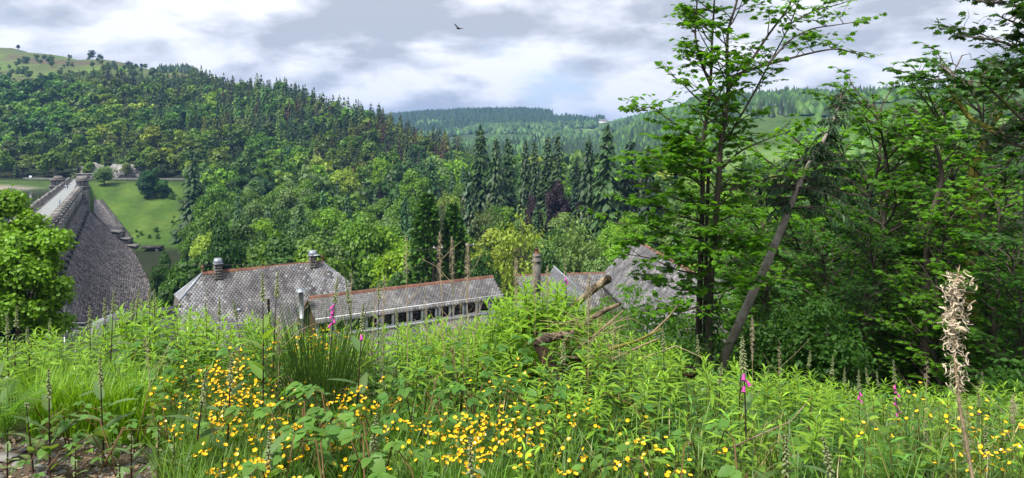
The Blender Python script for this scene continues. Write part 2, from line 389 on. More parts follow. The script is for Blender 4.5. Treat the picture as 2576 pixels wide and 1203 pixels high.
# ------------------------------------------------------------------ ground height
KY = np.array([0, 2, 3.5, 5, 7, 10, 14, 20, 30, 40, 60, 80, 100, 120, 150, 200, 250, 285, 295, 315, 330, 350, 365, 380, 450, 520, 560, 620, 700, 800, 900, 1000, 1100, 1300, 1700, 2400, 3000, 5200])
nearL = [(0, -1.45), (2, -1.58), (3.5, -1.75), (5, -1.98), (7, -2.42), (8.5, -3.1), (10, -4.2), (14, -7), (20, -10.5), (40, -17)]
nearC = [(0, -1.45), (2, -1.58), (3.5, -1.75), (5, -2.0), (7, -2.45), (8.5, -3.1), (10, -4.1), (14, -6.5), (20, -10), (40, -17), (50, -19.5)]
nearR = [(0, -1.45), (2, -1.6), (3.5, -1.8), (5, -2.2), (7, -3.0), (10, -4.3), (14, -5.4), (20, -7.5), (40, -15.5), (60, -21.5)]
hillL = [(365, -18.2), (380, -17.8)]
COLS = {
 -1600: nearL + [(80, -20), (150, -28), (330, -26), (365, -18), (600, 40), (1100, 130), (2400, 140), (5200, 150)],
 -300: nearL + [(80, -24), (120, -34), (200, -40), (295, -30), (330, -20), (350, -18.5)] + hillL + [(450, 6), (620, 48), (1100, 150), (2400, 150), (5200, 150)],
 0: nearL + [(80, -30), (120, -42), (200, -47), (295, -32), (315, -24), (330, -20.3), (350, -18.5)] + hillL + [(450, 2), (620, 45), (800, 78), (1100, 140), (1300, 143), (2400, 120), (5200, 150)],
 250: nearL + [(80, -28), (120, -38), (200, -47), (285, -43), (295, -39), (330, -26.5), (350, -20.5)] + hillL + [(450, 1), (650, 54), (1000, 113), (1200, 112), (2400, 100), (5200, 150)],
 460: nearC + [(80, -28), (120, -38), (200, -46), (285, -42), (295, -40), (330, -30), (350, -22.5)] + hillL + [(450, -2), (700, 56), (1000, 97), (1200, 85), (2400, 80), (5200, 150)],
 700: nearC + [(80, -28), (120, -38), (200, -44), (285, -43), (400, -14), (620, 40), (700, 30), (900, -5), (1700, 20), (2400, 60), (5200, 80)],
 900: nearC + [(80, -28), (120, -38), (200, -42), (315, -38), (560, 17), (620, 10), (800, -25), (1700, 0), (2400, 70), (3000, 90), (5200, 80)],
 1100: nearC + [(80, -27), (120, -37), (315, -40), (380, -32), (520, -5), (620, -18), (800, -35), (1100, -35), (1700, 20), (2400, 90), (3000, 100), (5200, 80)],
 1288: nearC + [(80, -27), (120, -34), (200, -36), (620, -36), (800, -30), (1000, -16), (1300, -6), (1700, 28), (2400, 101), (3000, 100), (5200, 80)],
 1500: nearC + [(80, -27), (120, -33), (200, -34), (620, -34), (800, -28), (1000, -18), (1300, -5), (1700, 30), (2400, 74), (3000, 80), (5200, 80)],
 1650: nearC + [(80, -27), (120, -32), (200, -33), (620, -28), (800, -8), (1000, 12), (1300, 44), (1700, 60), (2400, 60), (5200, 60)],
 1800: nearR + [(80, -26), (120, -30), (350, -30), (620, -5), (900, 48), (1100, 62), (1700, 60), (5200, 60)],
 2060: nearR + [(80, -26), (120, -30), (350, -25), (620, 5), (900, 52), (1100, 60), (1700, 60), (5200, 60)],
 2300: nearR + [(80, -25), (120, -28), (350, -20), (620, 15), (900, 56), (1300, 70), (5200, 80)],
 2576: nearR + [(80, -22), (120, -24), (350, 0), (620, 45), (900, 93), (1300, 110), (5200, 100)],
 4200: nearR + [(80, -15), (200, 10), (600, 90), (1300, 150), (5200, 150)],
}
CU = np.array(sorted(COLS)); TAB = np.array([np.interp(KY, *zip(*COLS[u])) for u in CU])
def fbm(x, y, s, o=4, seed=0):
    r = 0; a = 1.0; f = 1.0/s
    for k in range(o):
        p = seed*12.7 + k*5.3
        r = r + a*(np.sin(x*f + 1.7*np.sin(y*f*0.9 + p) + p)*np.cos(y*f*1.1 + 1.3*np.sin(x*f*0.8 - p) + 2*p)); a *= 0.5; f *= 2.03
    return r
def dam_line(y): return -189.6 - 0.541*(y - 322)          # downstream edge of the roadway
def ground(x, y):
    x = np.asarray(x, float); y = np.asarray(y, float)
    yy = np.maximum(y, 0.0)
    u = CX + FU*x/np.maximum(yy, 5.0)
    u = np.clip(u, CU[0], CU[-1]); yc = np.clip(yy, 0, KY[-1])
    i = np.clip(np.searchsorted(CU, u, side='right')-1, 0, len(CU)-2); fu = (u-CU[i])/(CU[i+1]-CU[i]); fu = fu*fu*(3-2*fu)
    j = np.clip(np.searchsorted(KY, yc, side='right')-1, 0, len(KY)-2); fy = (yc-KY[j])/(KY[j+1]-KY[j])
    z = (TAB[i, j]*(1-fy)+TAB[i, j+1]*fy)*(1-fu) + (TAB[i+1, j]*(1-fy)+TAB[i+1, j+1]*fy)*fu
    z = z + np.where(y < 0, 0.10*-y, 0)
    lake = (x < dam_line(y)-3) & (y > 90) & (y < 318)
    z = np.where(lake, np.minimum(z, -30), z)
    z = z + fbm(x, y, 0.9, 3, 1)*0.035*np.clip(1.5-yy/12, 0, 1) + fbm(x, y, 60, 4, 2)*np.clip((yy-400)/600, 0, 1)*5.0
    return z
def g1(x, y): return float(ground(x, y))

def terrain_mesh(name, XX, YY, mat, zone):
    h, w_ = XX.shape; Z = ground(XX, YY)
    V = np.stack([XX, YY, Z], -1).reshape(-1, 3)
    i = (np.arange(h-1)[:, None]*w_ + np.arange(w_-1)[None]).ravel()
    F = np.stack([i, i+1, i+w_+1, i+w_], -1)
    me = mk(name, V, [F], [mat], smooth=True)
    a = me.attributes.new('zone', 'FLOAT_COLOR', 'POINT'); c = np.ones((len(V), 4), np.float32); c[:, :3] = zone(V); a.data.foreach_set('color', c.ravel())
    return me
def smooth01(x, a, b): t = np.clip((x-a)/(b-a), 0, 1); return t*t*(3-2*t)
def zone_far(V):
    x, y, z = V.T; u = CX+FU*x/np.maximum(y, 5)
    c = np.tile([0.022, 0.030, 0.012], (len(V), 1))
    n = fbm(x, y, 25, 4, 3)
    def put(mask, col):
        nonlocal c
        c = c*(1-mask[:, None]) + np.array(col)*mask[:, None]
    meadow = smooth01(x, 0, 1)*0 + ((y > 286) & (y < 366)).astype(float)*smooth01(u + n*6, 205, 235)*(1-smooth01(u+n*14, 455, 500))
    put(meadow, (0.060, 0.118, 0.020)); put(meadow*smooth01(fbm(x, y, 9, 4, 13), -.1, .9), (0.095, 0.155, 0.028)); put(meadow*smooth01(fbm(x, y, 5, 4, 17), .35, 1.0)*.8, (0.04, 0.075, 0.018))
    bank = ((y > 322) & (y < 366)).astype(float)*(1-smooth01(u, 150, 190)); put(bank, (0.05, 0.09, 0.02))
    shore = ((y > 312) & (y < 334)).astype(float)*(1-smooth01(u, 150, 190)); put(shore, (0.22, 0.2, 0.16))
    moor = smooth01(y + n*25 - (u-150)*0.2, 640, 700)*(1-smooth01(u, 520, 700)); put(moor, (0.085, 0.115, 0.036))
    put(moor*smooth01(fbm(x, y, 45, 4, 9), 0.0, 0.7), (0.10, 0.08, 0.05))
    put(moor*smooth01(fbm(x*1.5, y, 70, 3, 4), 0.25, 0.8)*0.8, (0.11, 0.17, 0.035))
    far = ((y > 900) & (u > 800) & (u < 1700)).astype(float); put(far, (0.05, 0.085, 0.03))
    field = ((y > 1000) & (y < 1750) & (u > 1260) & (u < 1480)).astype(float)*smooth01(fbm(x, y, 90, 3, 5), -0.3, 0.1); put(field, (0.15, 0.24, 0.06))
    put(((y > 2150) & (u > 1380) & (u < 1500)).astype(float), (0.16, 0.23, 0.05))
    rt = ((y > 400) & (u > 1500)).astype(float); put(rt*.999, (0.055, 0.10, 0.026)); put(rt*smooth01(fbm(x, y, 80, 3, 6), -0.5, 0.2), (0.11, 0.19, 0.045))
    put(((y > 8) & (y < 60)).astype(float), (0.03, 0.045, 0.015))
    return c
def zone_near(V):
    x, y, z = V.T; u = CX+FU*x/np.maximum(y, 3); n = fbm(x, y, 0.5, 4, 3)
    c = np.tile([0.035, 0.04, 0.018], (len(V), 1))
    bare = (1-smooth01(u+n*60, 380, 520))*(1-smooth01(y + n*0.3, 4.4, 5.0))
    c = c*(1-bare[:, None]) + np.array([0.105, 0.078, 0.055])*bare[:, None]
    return c
uu = np.linspace(-2700, 5300, 250); ys = np.geomspace(9.0, 5200, 200)
YY, UU = np.meshgrid(ys, uu, indexing='ij'); XX = (UU-CX)/FU*YY
link('terrain', terrain_mesh('terrain', XX, YY, M['terrain'], zone_far), kind='structure')
gx, gy = np.meshgrid(np.arange(-20, 20.01, 0.13), np.arange(-8, 9.21, 0.13))
GROUND = link('ground', terrain_mesh('ground', gx, gy, M['soil'], zone_near), kind='structure')
# ------------------------------------------------------------------ leaf and tree templates
T_CLUMP = (np.array([[-.30, -.45, 0], [.28, -.38, .06], [.52, .02, -.05], [.22, .30, .08], [0.02, .55, 0], [-.28, .26, .10], [-.50, -.02, -.06]]), np.array([[0, 1, 2, 3, 4, 5, 6]]))
T_QUAD = (np.array([[-.42, -.38, 0], [.45, -.3, .08], [.3, .42, -.05], [-.3, .5, .07]]), np.array([[0, 1, 2, 3]]))
T_PENT = (np.array([[-.42, -.36, 0], [.40, -.40, .06], [.50, .18, -.05], [.02, .58, .05], [-.46, .22, -.04]]), np.array([[0, 1, 2, 3, 4]]))
T_MAPLE = (np.array([[0, -.05, 0], [.22, -.12, .0], [.30, .10, -.02], [.52, .22, -.07], [.34, .36, 0], [.36, .62, -.05], [.17, .55, .02], [0, .86, -.07], [-.17, .55, .02], [-.36, .62, -.05], [-.34, .36, 0], [-.52, .22, -.07], [-.30, .10, -.02], [-.22, -.12, 0], [0, .3, .05]]),
           np.array([[14, i, i+1] for i in range(0, 13)] + [[14, 13, 0]]))
T_OVAL = (np.array([[0, 0, 0], [.22, .22, .03], [.28, .5, .03], [.16, .8, 0], [0, 1, -.06], [-.16, .8, 0], [-.28, .5, .03], [-.22, .22, .03], [0, .5, -.05]]),
          np.array([[8, i, i+1] for i in range(0, 7)] + [[8, 7, 0]]))
T_NEEDLE = (np.array([[-.20, 0, 0], [.20, 0, 0], [.27, .45, -.06], [0, 1.0, -.24], [-.27, .45, -.06]]), np.array([[0, 1, 2, 3, 4]]))

def rnd_dirs(n, r=RNG, zmin=-1.0):
    z = r.uniform(zmin, 1, n); a = r.uniform(0, 2*math.pi, n); s = np.sqrt(1-z*z)
    return np.stack([s*np.cos(a), s*np.sin(a), z], -1)

def broad_crown(seed, nfaces, fsize, R=4.0, H=9.0, base=3.0, nlobe=26, tmpl=T_CLUMP, lobe=(0.26, 0.42), airy=0.0, spire=0.0):
    """leaf clumps massed on many unequal lobes; total height base+H, radius R"""
    r = np.random.default_rng(seed)
    d = rnd_dirs(nlobe, r, -0.85)
    rad = r.uniform(0.45, 0.95, nlobe)
    if spire: rad *= 1-spire*np.clip(d[:, 2], 0, 1)*0.5
    C = d*rad[:, None]*[R*0.80, R*0.80, H*0.43] + [0, 0, base + H*0.5]
    C[:, :2] += r.normal(0, 0.06*R, (nlobe, 2))
    LR = r.uniform(*lobe, nlobe)*R
    k = r.choice(nlobe, nfaces, p=LR**2/(LR**2).sum())
    dd = rnd_dirs(nfaces, r, -0.5)
    q = r.uniform(0.55, 1.05, nfaces)**0.5
    pos = C[k] + dd*(LR[k]*q)[:, None]*[1, 1, 0.72]
    if airy: pos += r.normal(0, airy, pos.shape)
    nrm = dd*0.8 + r.normal(0, 0.45, pos.shape) + [0, 0, 0.55]
    fwd = np.cross(nrm, r.normal(0, 1, pos.shape)) + [0, 0, -0.25]
    size = fsize*r.uniform(0.6, 1.35, nfaces)
    tint = np.clip(r.uniform(0, 1, nfaces)*0.55 + r.uniform(0, 1, nlobe)[k]*0.45, 0, 1)
    return frames(pos, fwd, nrm, size), tint, tmpl, C
def mesh_crown(name, Mx, tint, tmpl, mat):
    a = Acc(); stamp(a, tmpl[0], tmpl[1], Mx, tint); return a.mesh(name, [mat])
def mesh_trunk(name, H, r0, C, seed, nb=9, mat=None, lean=0.03, top=0.6):
    r = np.random.default_rng(seed); a = Acc()
    n = 7; z = np.linspace(0, H*top, n); wob = np.cumsum(r.normal(0, lean*H/n*1.4, (n, 2)), 0)
    pts = np.c_[wob, z]; pts[0, 2] = -0.8
    a.add(*tube(pts, np.linspace(r0, r0*0.4, n)*np.r_[1.35, np.ones(n-1)], 8))
    idx = r.choice(len(C), min(nb, len(C)), replace=False)
    for i in idx:
        j = r.integers(2, n); s = pts[j]; e = np.asarray(C[i]); m = (s+e)/2 + r.normal(0, 0.05*H, 3)
        m2 = s*0.2+e*0.8 + r.normal(0, 0.03*H, 3)
        a.add(*tube([s, s*0.6+m*0.4+[0, 0, .02*H], m, m2, e], r0*np.array([.42, .34, .25, .16, .06]), 5))
    return a.mesh(name, [mat or M['bark']], smooth=True)

def conifer_geo(seed, H=20.0, R=3.6, tiers=26, per=9, fsize=1.0, droop=0.35, base=1.5, power=0.85, spray=3, irregular=0.25):
    r = np.random.default_rng(seed); pos = []; fwd = []; up = []; sz = []; ti = []
    for k in range(tiers):
        t = (k+r.uniform(-.3, .3))/tiers; t = min(max(t, 0), 0.985)
        z = base + (H-base)*t; rr = R*(1-t)**power*r.uniform(1-irregular, 1+irregular*0.4)
        n = max(3, int(per*(0.5+0.7*(1-t)))); a0 = r.uniform(0, 6.28)
        for q in range(n):
            a = a0 + q*2*math.pi/n + r.uniform(-.3, .3); L_ = rr*r.uniform(0.65, 1.1)
            d = np.array([math.cos(a), math.sin(a), 0.15-droop*r.uniform(.5, 1.2)])
            tb = r.uniform(0, 1)
            for s in range(spray):
                f = (s+0.35)/spray
                p = np.array([0, 0, z]) + d*L_*f + [0, 0, -droop*L_*0.4*f*f]
                side = r.normal(0, 0.35)
                pos.append(p + r.normal(0, 0.05*R, 3)); fwd.append(d + [-math.sin(a)*side, math.cos(a)*side, -0.25]); up.append([d[0]*.3, d[1]*.3, 1]+r.normal(0, .25, 3))
                sz.append(fsize*(0.55+0.6*(1-t))*r.uniform(.7, 1.25)*(1.1 if f > .5 else 0.9)); ti.append(0.5*tb+0.5*r.uniform(0, 1))
    pos.append([0, 0, H-fsize*0.5]); fwd.append([0.05, 0, 1]); up.append([1, 0, 0]); sz.append(fsize*0.9); ti.append(.5)
    return frames(pos, fwd, up, sz), np.array(ti), T_NEEDLE

def make_tree_proto(name, label, cat, crown, trunk, leafcol=(0.06, 0.12, 0.02)):
    t = thing(name, (0, 0, -5000), label, cat, absolute=False)
    a = link('trunk', trunk, t); b = link('crown', crown, t); b.color = (*leafcol, 1)
    return t
PROTO = []
# mid-distance broadleaf crowns (tree 12.5 m tall at scale 1)
mid_b = []
for i, (nf, fs, R_, H_, ba, nl, air, sp) in enumerate([(10500, .30, 4.3, 10.5, 1.4, 44, .1, 0), (10000, .30, 3.7, 11, .9, 40, .1, .5), (10500, .30, 4.9, 10, 1.4, 50, .12, 0), (8500, .28, 3.7, 11.3, .7, 60, .25, .3), (10500, .30, 4.2, 10.8, .8, 38, .08, .2)]):
    Mx, ti, tm, C = broad_crown(100+i, nf, fs, R_, H_, ba, nl, tmpl=T_PENT, airy=air, spire=sp, lobe=(.20, .36))
    p = make_tree_proto('broadleaf_tree', 'x', 'tree', mesh_crown('crown', Mx, ti, tm, M['leaf']), mesh_trunk('trunk', 12, 0.28, C, 200+i, 10)); mid_b.append(p)
# airy, half-leafed crown (ash / poplar coming into leaf)
mid_a = []
for i in range(2):
    Mx, ti, tm, C = broad_crown(130+i, 2600, .27, 4.2, 10.5, 1.5, 60, airy=.35, lobe=(.16, .3))
    p = make_tree_proto('broadleaf_tree', 'x', 'tree', mesh_crown('crown', Mx, ti, tm, M['leaf']), mesh_trunk('trunk', 12, 0.22, C, 230+i, 44, M['bark_grey'])); mid_a.append(p)
# bare, leafless tree
bare = []
Mx, ti, tm, C = broad_crown(140, 350, .22, 3.6, 11, 1.5, 90, airy=.4, lobe=(.1, .2))
bare.append(make_tree_proto('broadleaf_tree', 'x', 'tree', mesh_crown('crown', Mx, ti, tm, M['leaf']), mesh_trunk('trunk', 12, 0.2, C, 241, 90, M['bark_grey'])))
def con_trunk(H, r0, seed):
    a = Acc(); a.add(*tube([(0, 0, -1), (0, 0, H*.5), (0, 0, H*.97)], [r0, r0*.6, .03], 6)); return a.mesh('trunk', [M['bark']])
mid_c = []
for i, (R_, ti_, pe, fs, dr, pw, irr) in enumerate([(3.3, 34, 13, 1.15, .35, .8, .3), (2.7, 36, 12, 1.0, .25, .7, .35), (3.9, 32, 13, 1.25, .5, .9, .3), (3.0, 38, 11, 1.05, .6, .75, .4)]):
    Mx, ti, tm = conifer_geo(300+i, 20, R_*1.35, ti_, pe, fs*1.2, dr, 1.0, pw, 4, irr)
    mid_c.append(make_tree_proto('conifer_tree', 'x', 'tree', mesh_crown('crown', Mx, ti, tm, M['needle']), con_trunk(20, .3, i)))
# hillside trees
far_b = []
for i in range(5):
    Mx, ti, tm, C = broad_crown(400+i, 470, 1.08, 4.3, 9.5, 1.5, 13+3*i, tmpl=T_QUAD, lobe=(.32, .5))
    far_b.append(make_tree_proto('broadleaf_tree', 'x', 'tree', mesh_crown('crown', Mx, ti, tm, M['leaf']), mesh_trunk('trunk', 11, 0.28, C, 420+i, 3)))
far_c = []
for i in range(4):
    Mx, ti, tm = conifer_geo(450+i, 17, 3.0+.3*i, 19, 9, 1.9, .35, 0.5, .8, 2, .35)
    far_c.append(make_tree_proto('conifer_tree', 'x', 'tree', mesh_crown('crown', Mx, ti, tm, M['needle']), con_trunk(17, .25, i)))
PROTO += mid_b + mid_a + bare + mid_c + far_b + far_c

BR = (0.155, 0.275, 0.014); MG = (0.090, 0.178, 0.016); DG = (0.046, 0.105, 0.016); YG = (0.22, 0.29, 0.035); BG = (0.12, 0.195, 0.055); PU = (0.045, 0.028, 0.040); LARCH = (0.115, 0.165, 0.035); SPR = (0.040, 0.080, 0.024); BRN = (0.070, 0.060, 0.032); OLV = (0.10, 0.13, 0.045)
def jit(c, s=0.18):
    k = random.uniform(1-s, 1+s); return (c[0]*k*random.uniform(.88, 1.12), c[1]*k, c[2]*k*random.uniform(.85, 1.15))

def place_tree(proto, u, vtop, Y, label, col, group=None, hmul=12.3, wid=None, rz=None, name=None, x=None):
    X = (u-CX)/FU*Y if x is None else x
    g = g1(X, Y); zt = -(vtop-HY)/FU*Y; h = max(zt-g, 2.0); s = h/hmul
    sw = s if wid is None else wid/FU*Y/2/wid_of[proto.name]
    o = dup(proto, (X, Y, g - (.22*h if 'grass slope' in label and hmul < 15 else .08*h if hmul < 15 else 0)), random.uniform(0, 6.28) if rz is None else rz, (sw, sw, s), label, group, col)
    if name: o.name = name
    return o
wid_of = {}
for lst, ws in ((mid_b, (4.5, 3.9, 5.1, 3.9, 4.4)), (mid_a, (4.4, 4.4)), (bare, (3.8,)), (mid_c, (3.3, 2.7, 3.9, 3.0)), (far_b, (4.4,)*5), (far_c, (2.6, 2.9, 3.2, 3.5))):
    for p, x_ in zip(lst, ws): wid_of[p.name] = x_

# hand-placed trees of the valley: proto, u, v_top, distance, width in u, colour, label
B, A_, C_ = mid_b, mid_a, mid_c
VAL = [
 (B[4], 470, 525, 112, 200, DG, 'large dark green chestnut tree behind the left end of the big slate roof', 12.3),
 (B[0], 560, 500, 118, 150, (0.034, .09, .018), 'dark rounded tree rising right of the large dark chestnut', 12.3),
 (B[1], 745, 545, 92, 210, BR, 'bright yellow green tree directly behind the ridge of the big slate roof', 12.3),
 (B[0], 415, 600, 150, 80, DG, 'dark low tree at the stream beside the toe of the dam', 12.3),
 (B[3], 655, 580, 96, 120, YG, 'small pale bush-like tree behind the left roof vent', 12.3),
 (B[3], 905, 440, 135, 185, MG, 'tall mid green tree right of the bright tree behind the big roof', 12.3),
 (B[4], 1000, 575, 105, 130, DG, 'dark ivy clad tree behind the long roof at its left end', 12.3),
 (A_[0], 1310, 432, 112, 175, YG, 'half leafed yellow green tree with mossy forked trunk behind the power poles', 12.3),
 (A_[1], 1450, 478, 122, 165, (0.14, .22, .05), 'pale yellow green tree just right of the half leafed forked tree', 12.3),
 (B[1], 1498, 548, 104, 120, BG, 'rounded grey green willow in front of the pale yellow green tree', 12.3),
 (B[2], 1574, 480, 150, 95, BR, 'small round bright green tree below the tall dark spruces', 12.3),
 (B[3], 1620, 560, 110, 110, MG, 'leafy green tree just left of the steep slate gable roof', 12.3),
 (B[0], 1100, 560, 120, 120, DG, 'dark broadleaf tree behind the broad cypress', 12.3),
 (B[3], 1850, 500, 120, 260, BG, 'grey green willow seen between the sycamore trunks', 12.3),
 (B[2], 1210, 560, 108, 120, (0.04, .10, .02), 'dark green tree between the cypress and the half leafed tree', 12.3),
 (B[0], 1380, 580, 98, 140, DG, 'dark tree behind the brick chimney', 12.3),
 (A_[0], 1220, 440, 170, 120, OLV, 'thin greyish tree hardly in leaf behind the cypress', 12.3),
 (bare[0], 1170, 395, 180, 90, OLV, 'bare grey leafless tree above the pointed cypress', 12.3),
 (bare[0], 1120, 415, 175, 70, OLV, 'smaller bare tree left of the grey leafless tree', 12.3),
 (B[4], 372, 372, 340, 70, (0.03, .10, .028), 'dark dense tree standing alone on the grass slope', 12.3),
 (B[1], 408, 418, 341, 50, (0.045, .12, .02), 'lower light green tree leaning on the dark tree of the grass slope', 12.3),
 (B[3], 262, 405, 352, 55, BG, 'slender pale tree above the corner of the dam wall', 12.3),
 (B[0], 535, 438, 225, 110, MG, 'round green tree at the right edge of the grass slope', 12.3),
 (B[2], 480, 485, 240, 75, MG, 'low bushy tree at the foot of the grass slope', 12.3),
 (B[4], 590, 378, 330, 105, DG, 'big dark rounded tree below the conifers right of the grass slope', 12.3),
 (B[1], 655, 385, 335, 75, (.035, .09, .025), 'dark twin of the big rounded tree right of the grass slope', 12.3),
 (B[2], 712, 468, 200, 100, DG, 'low spreading dark tree above the bright yellow green tree', 12.3),
 (B[2], 640, 455, 240, 110, BG, 'grey green tree in the hollow between the two slopes', 12.3),
 (B[1], 955, 350, 360, 60, BR, 'bright green tree glowing at the foot of the conifer ridge', 12.3),
 (B[3], 870, 385, 330, 95, YG, 'pale young tree among the conifers at the ridge foot', 12.3),
 (C_[2], 487, 395, 300, 55, SPR, 'single dark spruce on the right border of the grass slope', 20),
 (C_[0], 1208, 318, 255, 58, SPR, 'tallest spruce left of centre on the valley floor', 20),
 (C_[2], 1247, 345, 250, 50, SPR, 'middle one of the spruces below the far ridge left of centre', 20),
 (C_[1], 1278, 350, 262, 44, (.034, .068, .022), 'right hand spruce of the group left of centre', 20),
 (C_[3], 1322, 352, 235, 42, (.034, .066, .024), 'dark spruce left of the grey pointed firs in the valley centre', 20),
 (C_[1], 1345, 360, 232, 40, (.046, .078, .034), 'first grey green pointed fir in the valley centre', 20),
 (C_[1], 1378, 345, 230, 44, (.046, .078, .034), 'second grey green pointed fir in the valley centre', 20),
 (C_[1], 1404, 338, 228, 44, (.046, .078, .034), 'third and tallest grey green pointed fir in the valley centre', 20),
 (C_[3], 1528, 320, 190, 78, (.045, .09, .028), 'very tall ragged spruce right of the copper beech', 20),
 (C_[2], 1480, 352, 196, 60, (.032, .065, .024), 'tall dark spruce left of the very tall ragged one', 20),
 (C_[0], 1585, 350, 195, 60, (.02, .042, .022), 'dark spruce right of the very tall ragged one', 20),
 (C_[2], 1630, 372, 190, 60, (.022, .045, .026), 'dark spruce behind the sycamore leaves', 20),
 (C_[1], 1450, 400, 215, 40, (.02, .04, .022), 'short dark spruce behind the copper beech', 20),
 (B[0], 1402, 420, 205, 75, PU, 'purple leaved copper beech in the valley centre', 12.3),
 (B[1], 1460, 440, 208, 50, (.035, .022, .032), 'smaller dark purple beech right of the copper beech', 12.3),
 (B[2], 1340, 440, 210, 50, (.05, .032, .045), 'purplish tree left of the copper beech', 12.3),
 (B[1], 1650, 440, 195, 60, (.04, .034, .04), 'brownish purple tree at the foot of the right spruces', 12.3),
 (C_[0], 1085, 400, 300, 50, (.03, .075, .022), 'green spruce at the end of the conifer ridge', 20),
 (C_[2], 1180, 430, 170, 55, (.03, .07, .03), 'green spruce behind the bare grey tree', 20),
]
for (p, u, vt, Y, wd, c, lab, hm) in VAL:
    place_tree(p, u, vt, Y, lab, c, hmul=hm, wid=wd*(1.5 if hm == 20 else 1.0), rz=random.uniform(0, 6.28))

# broad cypress with bright tips: two overlapping spires, own mesh
def cypress(u, vt, Y, wd, seed, label):
    X = (u-CX)/FU*Y; g = g1(X, Y); H = -(vt-HY)/FU*Y - g; R = wd/FU*Y/2
    r = np.random.default_rng(seed)
    n = 5200; t = r.uniform(0, 1, n)**1.25; a = r.uniform(0, 6.28, n); lob = 1+.16*np.sin(a*5+t*19)+.12*np.sin(a*9-t*31)
    rr = R*(1-t)**0.62*lob*r.uniform(.72, 1.05, n)
    pos = np.c_[rr*np.cos(a), rr*np.sin(a), 0.4+t*(H-.6)]
    fw = np.c_[np.cos(a)*.8, np.sin(a)*.8, r.uniform(-.2, .9, n)]; up = np.c_[np.cos(a), np.sin(a), np.full(n, .6)] + r.normal(0, .4, (n, 3))
    ac = Acc(); stamp(ac, *T_NEEDLE, frames(pos, fw, up, r.uniform(.45, 1.0, n)), r.uniform(0, 1, n))
    o = thing('cypress_tree', (X, Y, g), label, 'tree', absolute=False)
    c = link('crown', ac.mesh('crown', [M['needle']]), o); c.color = (0.055, 0.13, 0.018, 1)
    link('trunk', con_trunk(H, .35, 1), o)
    return o
cypress(1075, 487, 95, 150, 5, 'broad dark cypress with bright tips behind the long roof')
cypress(1140, 515, 97, 120, 6, 'lower cypress leaning out right of the broad one')

# ------------------------------------------------------------------ hillside woods
def in_clear(u, Y, x):
    if 205 < u < 470 and 280 < Y < 372: return True
    if Y < 372 and u < 235: return True
    if x < dam_line(Y)+40 and 90 < Y < 300: return True
    return False
def pcon(u, v):
    """share of conifers at ground row v of the hillside"""
    if u < 150: return 0.04 if v > 195 else .15
    if u < 380: return 0.9 if v < 232 else (0.07 if u < 300 else 0.22)
    if u < 540: return 0.92 if v < 250 else (0.55 if v < 370 else 0.12)
    if u < 760: return 0.85 if v < 360 else (.5 if v < 420 else .2)
    if u < 1150: return 0.78 if v < 390 else .5
    return .3
cand = []
r = np.random.default_rng(11)
grid = {}
tries = 0
while tries < 26000:
    tries += 1
    u = r.uniform(-240, 1290); Y = math.sqrt(r.uniform(372**2, 760**2)); x = (u-CX)/FU*Y
    
    edge = (640 if u < 130 else min(700, 640+(u-130)*.5)) if u < 520 else 760
    if u < 480 and Y > edge - 8 + 10*math.sin(u*0.05)+6*math.sin(u*.13): continue
    if u > 620 and Y > 700: continue
    k = (int(x//6.6), int(Y//7.4))
    if any((k[0]+a, k[1]+b) in grid and (grid[(k[0]+a, k[1]+b)][0]-x)**2 + ((grid[(k[0]+a, k[1]+b)][1]-Y)*.85)**2 < 6.1**2 for a in (-1, 0, 1) for b in (-1, 0, 1)): continue
    grid[k] = (x, Y)
    z = g1(x, Y); v = HY - z/Y*FU
    if Y > 560 and u > 620:      # hidden behind the crest
        zc = g1((u-CX)/FU*(Y-60), Y-60)
        if zc/(Y-60) > (z+17)/Y: continue
    cand.append((x, Y, z, u, v, r.random() < pcon(u, v)))
cand.sort(key=lambda c: c[1])
def hcol(con, u, v, r):
    c = hcol0(con, u, v, r); x_ = u*0.9; k = .92+.24*float(fbm(np.array(x_), np.array(v*2.2), 60, 3, 41)); w_ = .12*float(fbm(np.array(x_), np.array(v*2.2), 90, 3, 43)); return (c[0]*k*(1+w_*2), c[1]*k, c[2]*k*(1-w_)*.9)
def hcol0(con, u, v, r):
    if con:
        q = r.random()
        if u > 560 and q < .13: return jit((.075, .052, .034))
        if q < .48: return jit(LARCH)
        if v < 225 and u < 400: return jit((.040, .046, .020))
        return jit((.035, .068, .026))
    q = r.random()
    if q < .18: return jit((.165, .27, .022))
    if q < .72: return jit((.098, .185, .018))
    if q < .9: return jit((.055, .122, .018))
    return jit((.10, .14, .05))
def scale_mesh_into(acc, proto, x, y, z, rz, s, col):
    me = [c for c in proto.children if c.name.startswith('crown')][0].data
    if '_np' not in CACHE.setdefault(me.name, {}):
        V = np.zeros(len(me.vertices)*3, np.float32); me.vertices.foreach_get('co', V); V = V.reshape(-1, 3)
        k = me.polygons[0].loop_total; L_ = np.zeros(len(me.loops), np.int32); me.loops.foreach_get('vertex_index', L_)
        T = np.zeros(len(me.polygons), np.float32); me.attributes['tint'].data.foreach_get('value', T)
        CACHE[me.name]['_np'] = (V, L_.reshape(-1, k), T)
    V, F, T = CACHE[me.name]['_np']
    c, s_ = math.cos(rz), math.sin(rz)
    W = V*[s[0], s[0], s[1]]; W = np.c_[W[:, 0]*c-W[:, 1]*s_+x, W[:, 0]*s_+W[:, 1]*c+y, W[:, 2]+z]
    # thin the faces of trees that are only a few pixels wide
    acc.add(W, F, T, np.broadcast_to(np.asarray(col, np.float32), (len(F), 3)))
CACHE = {}
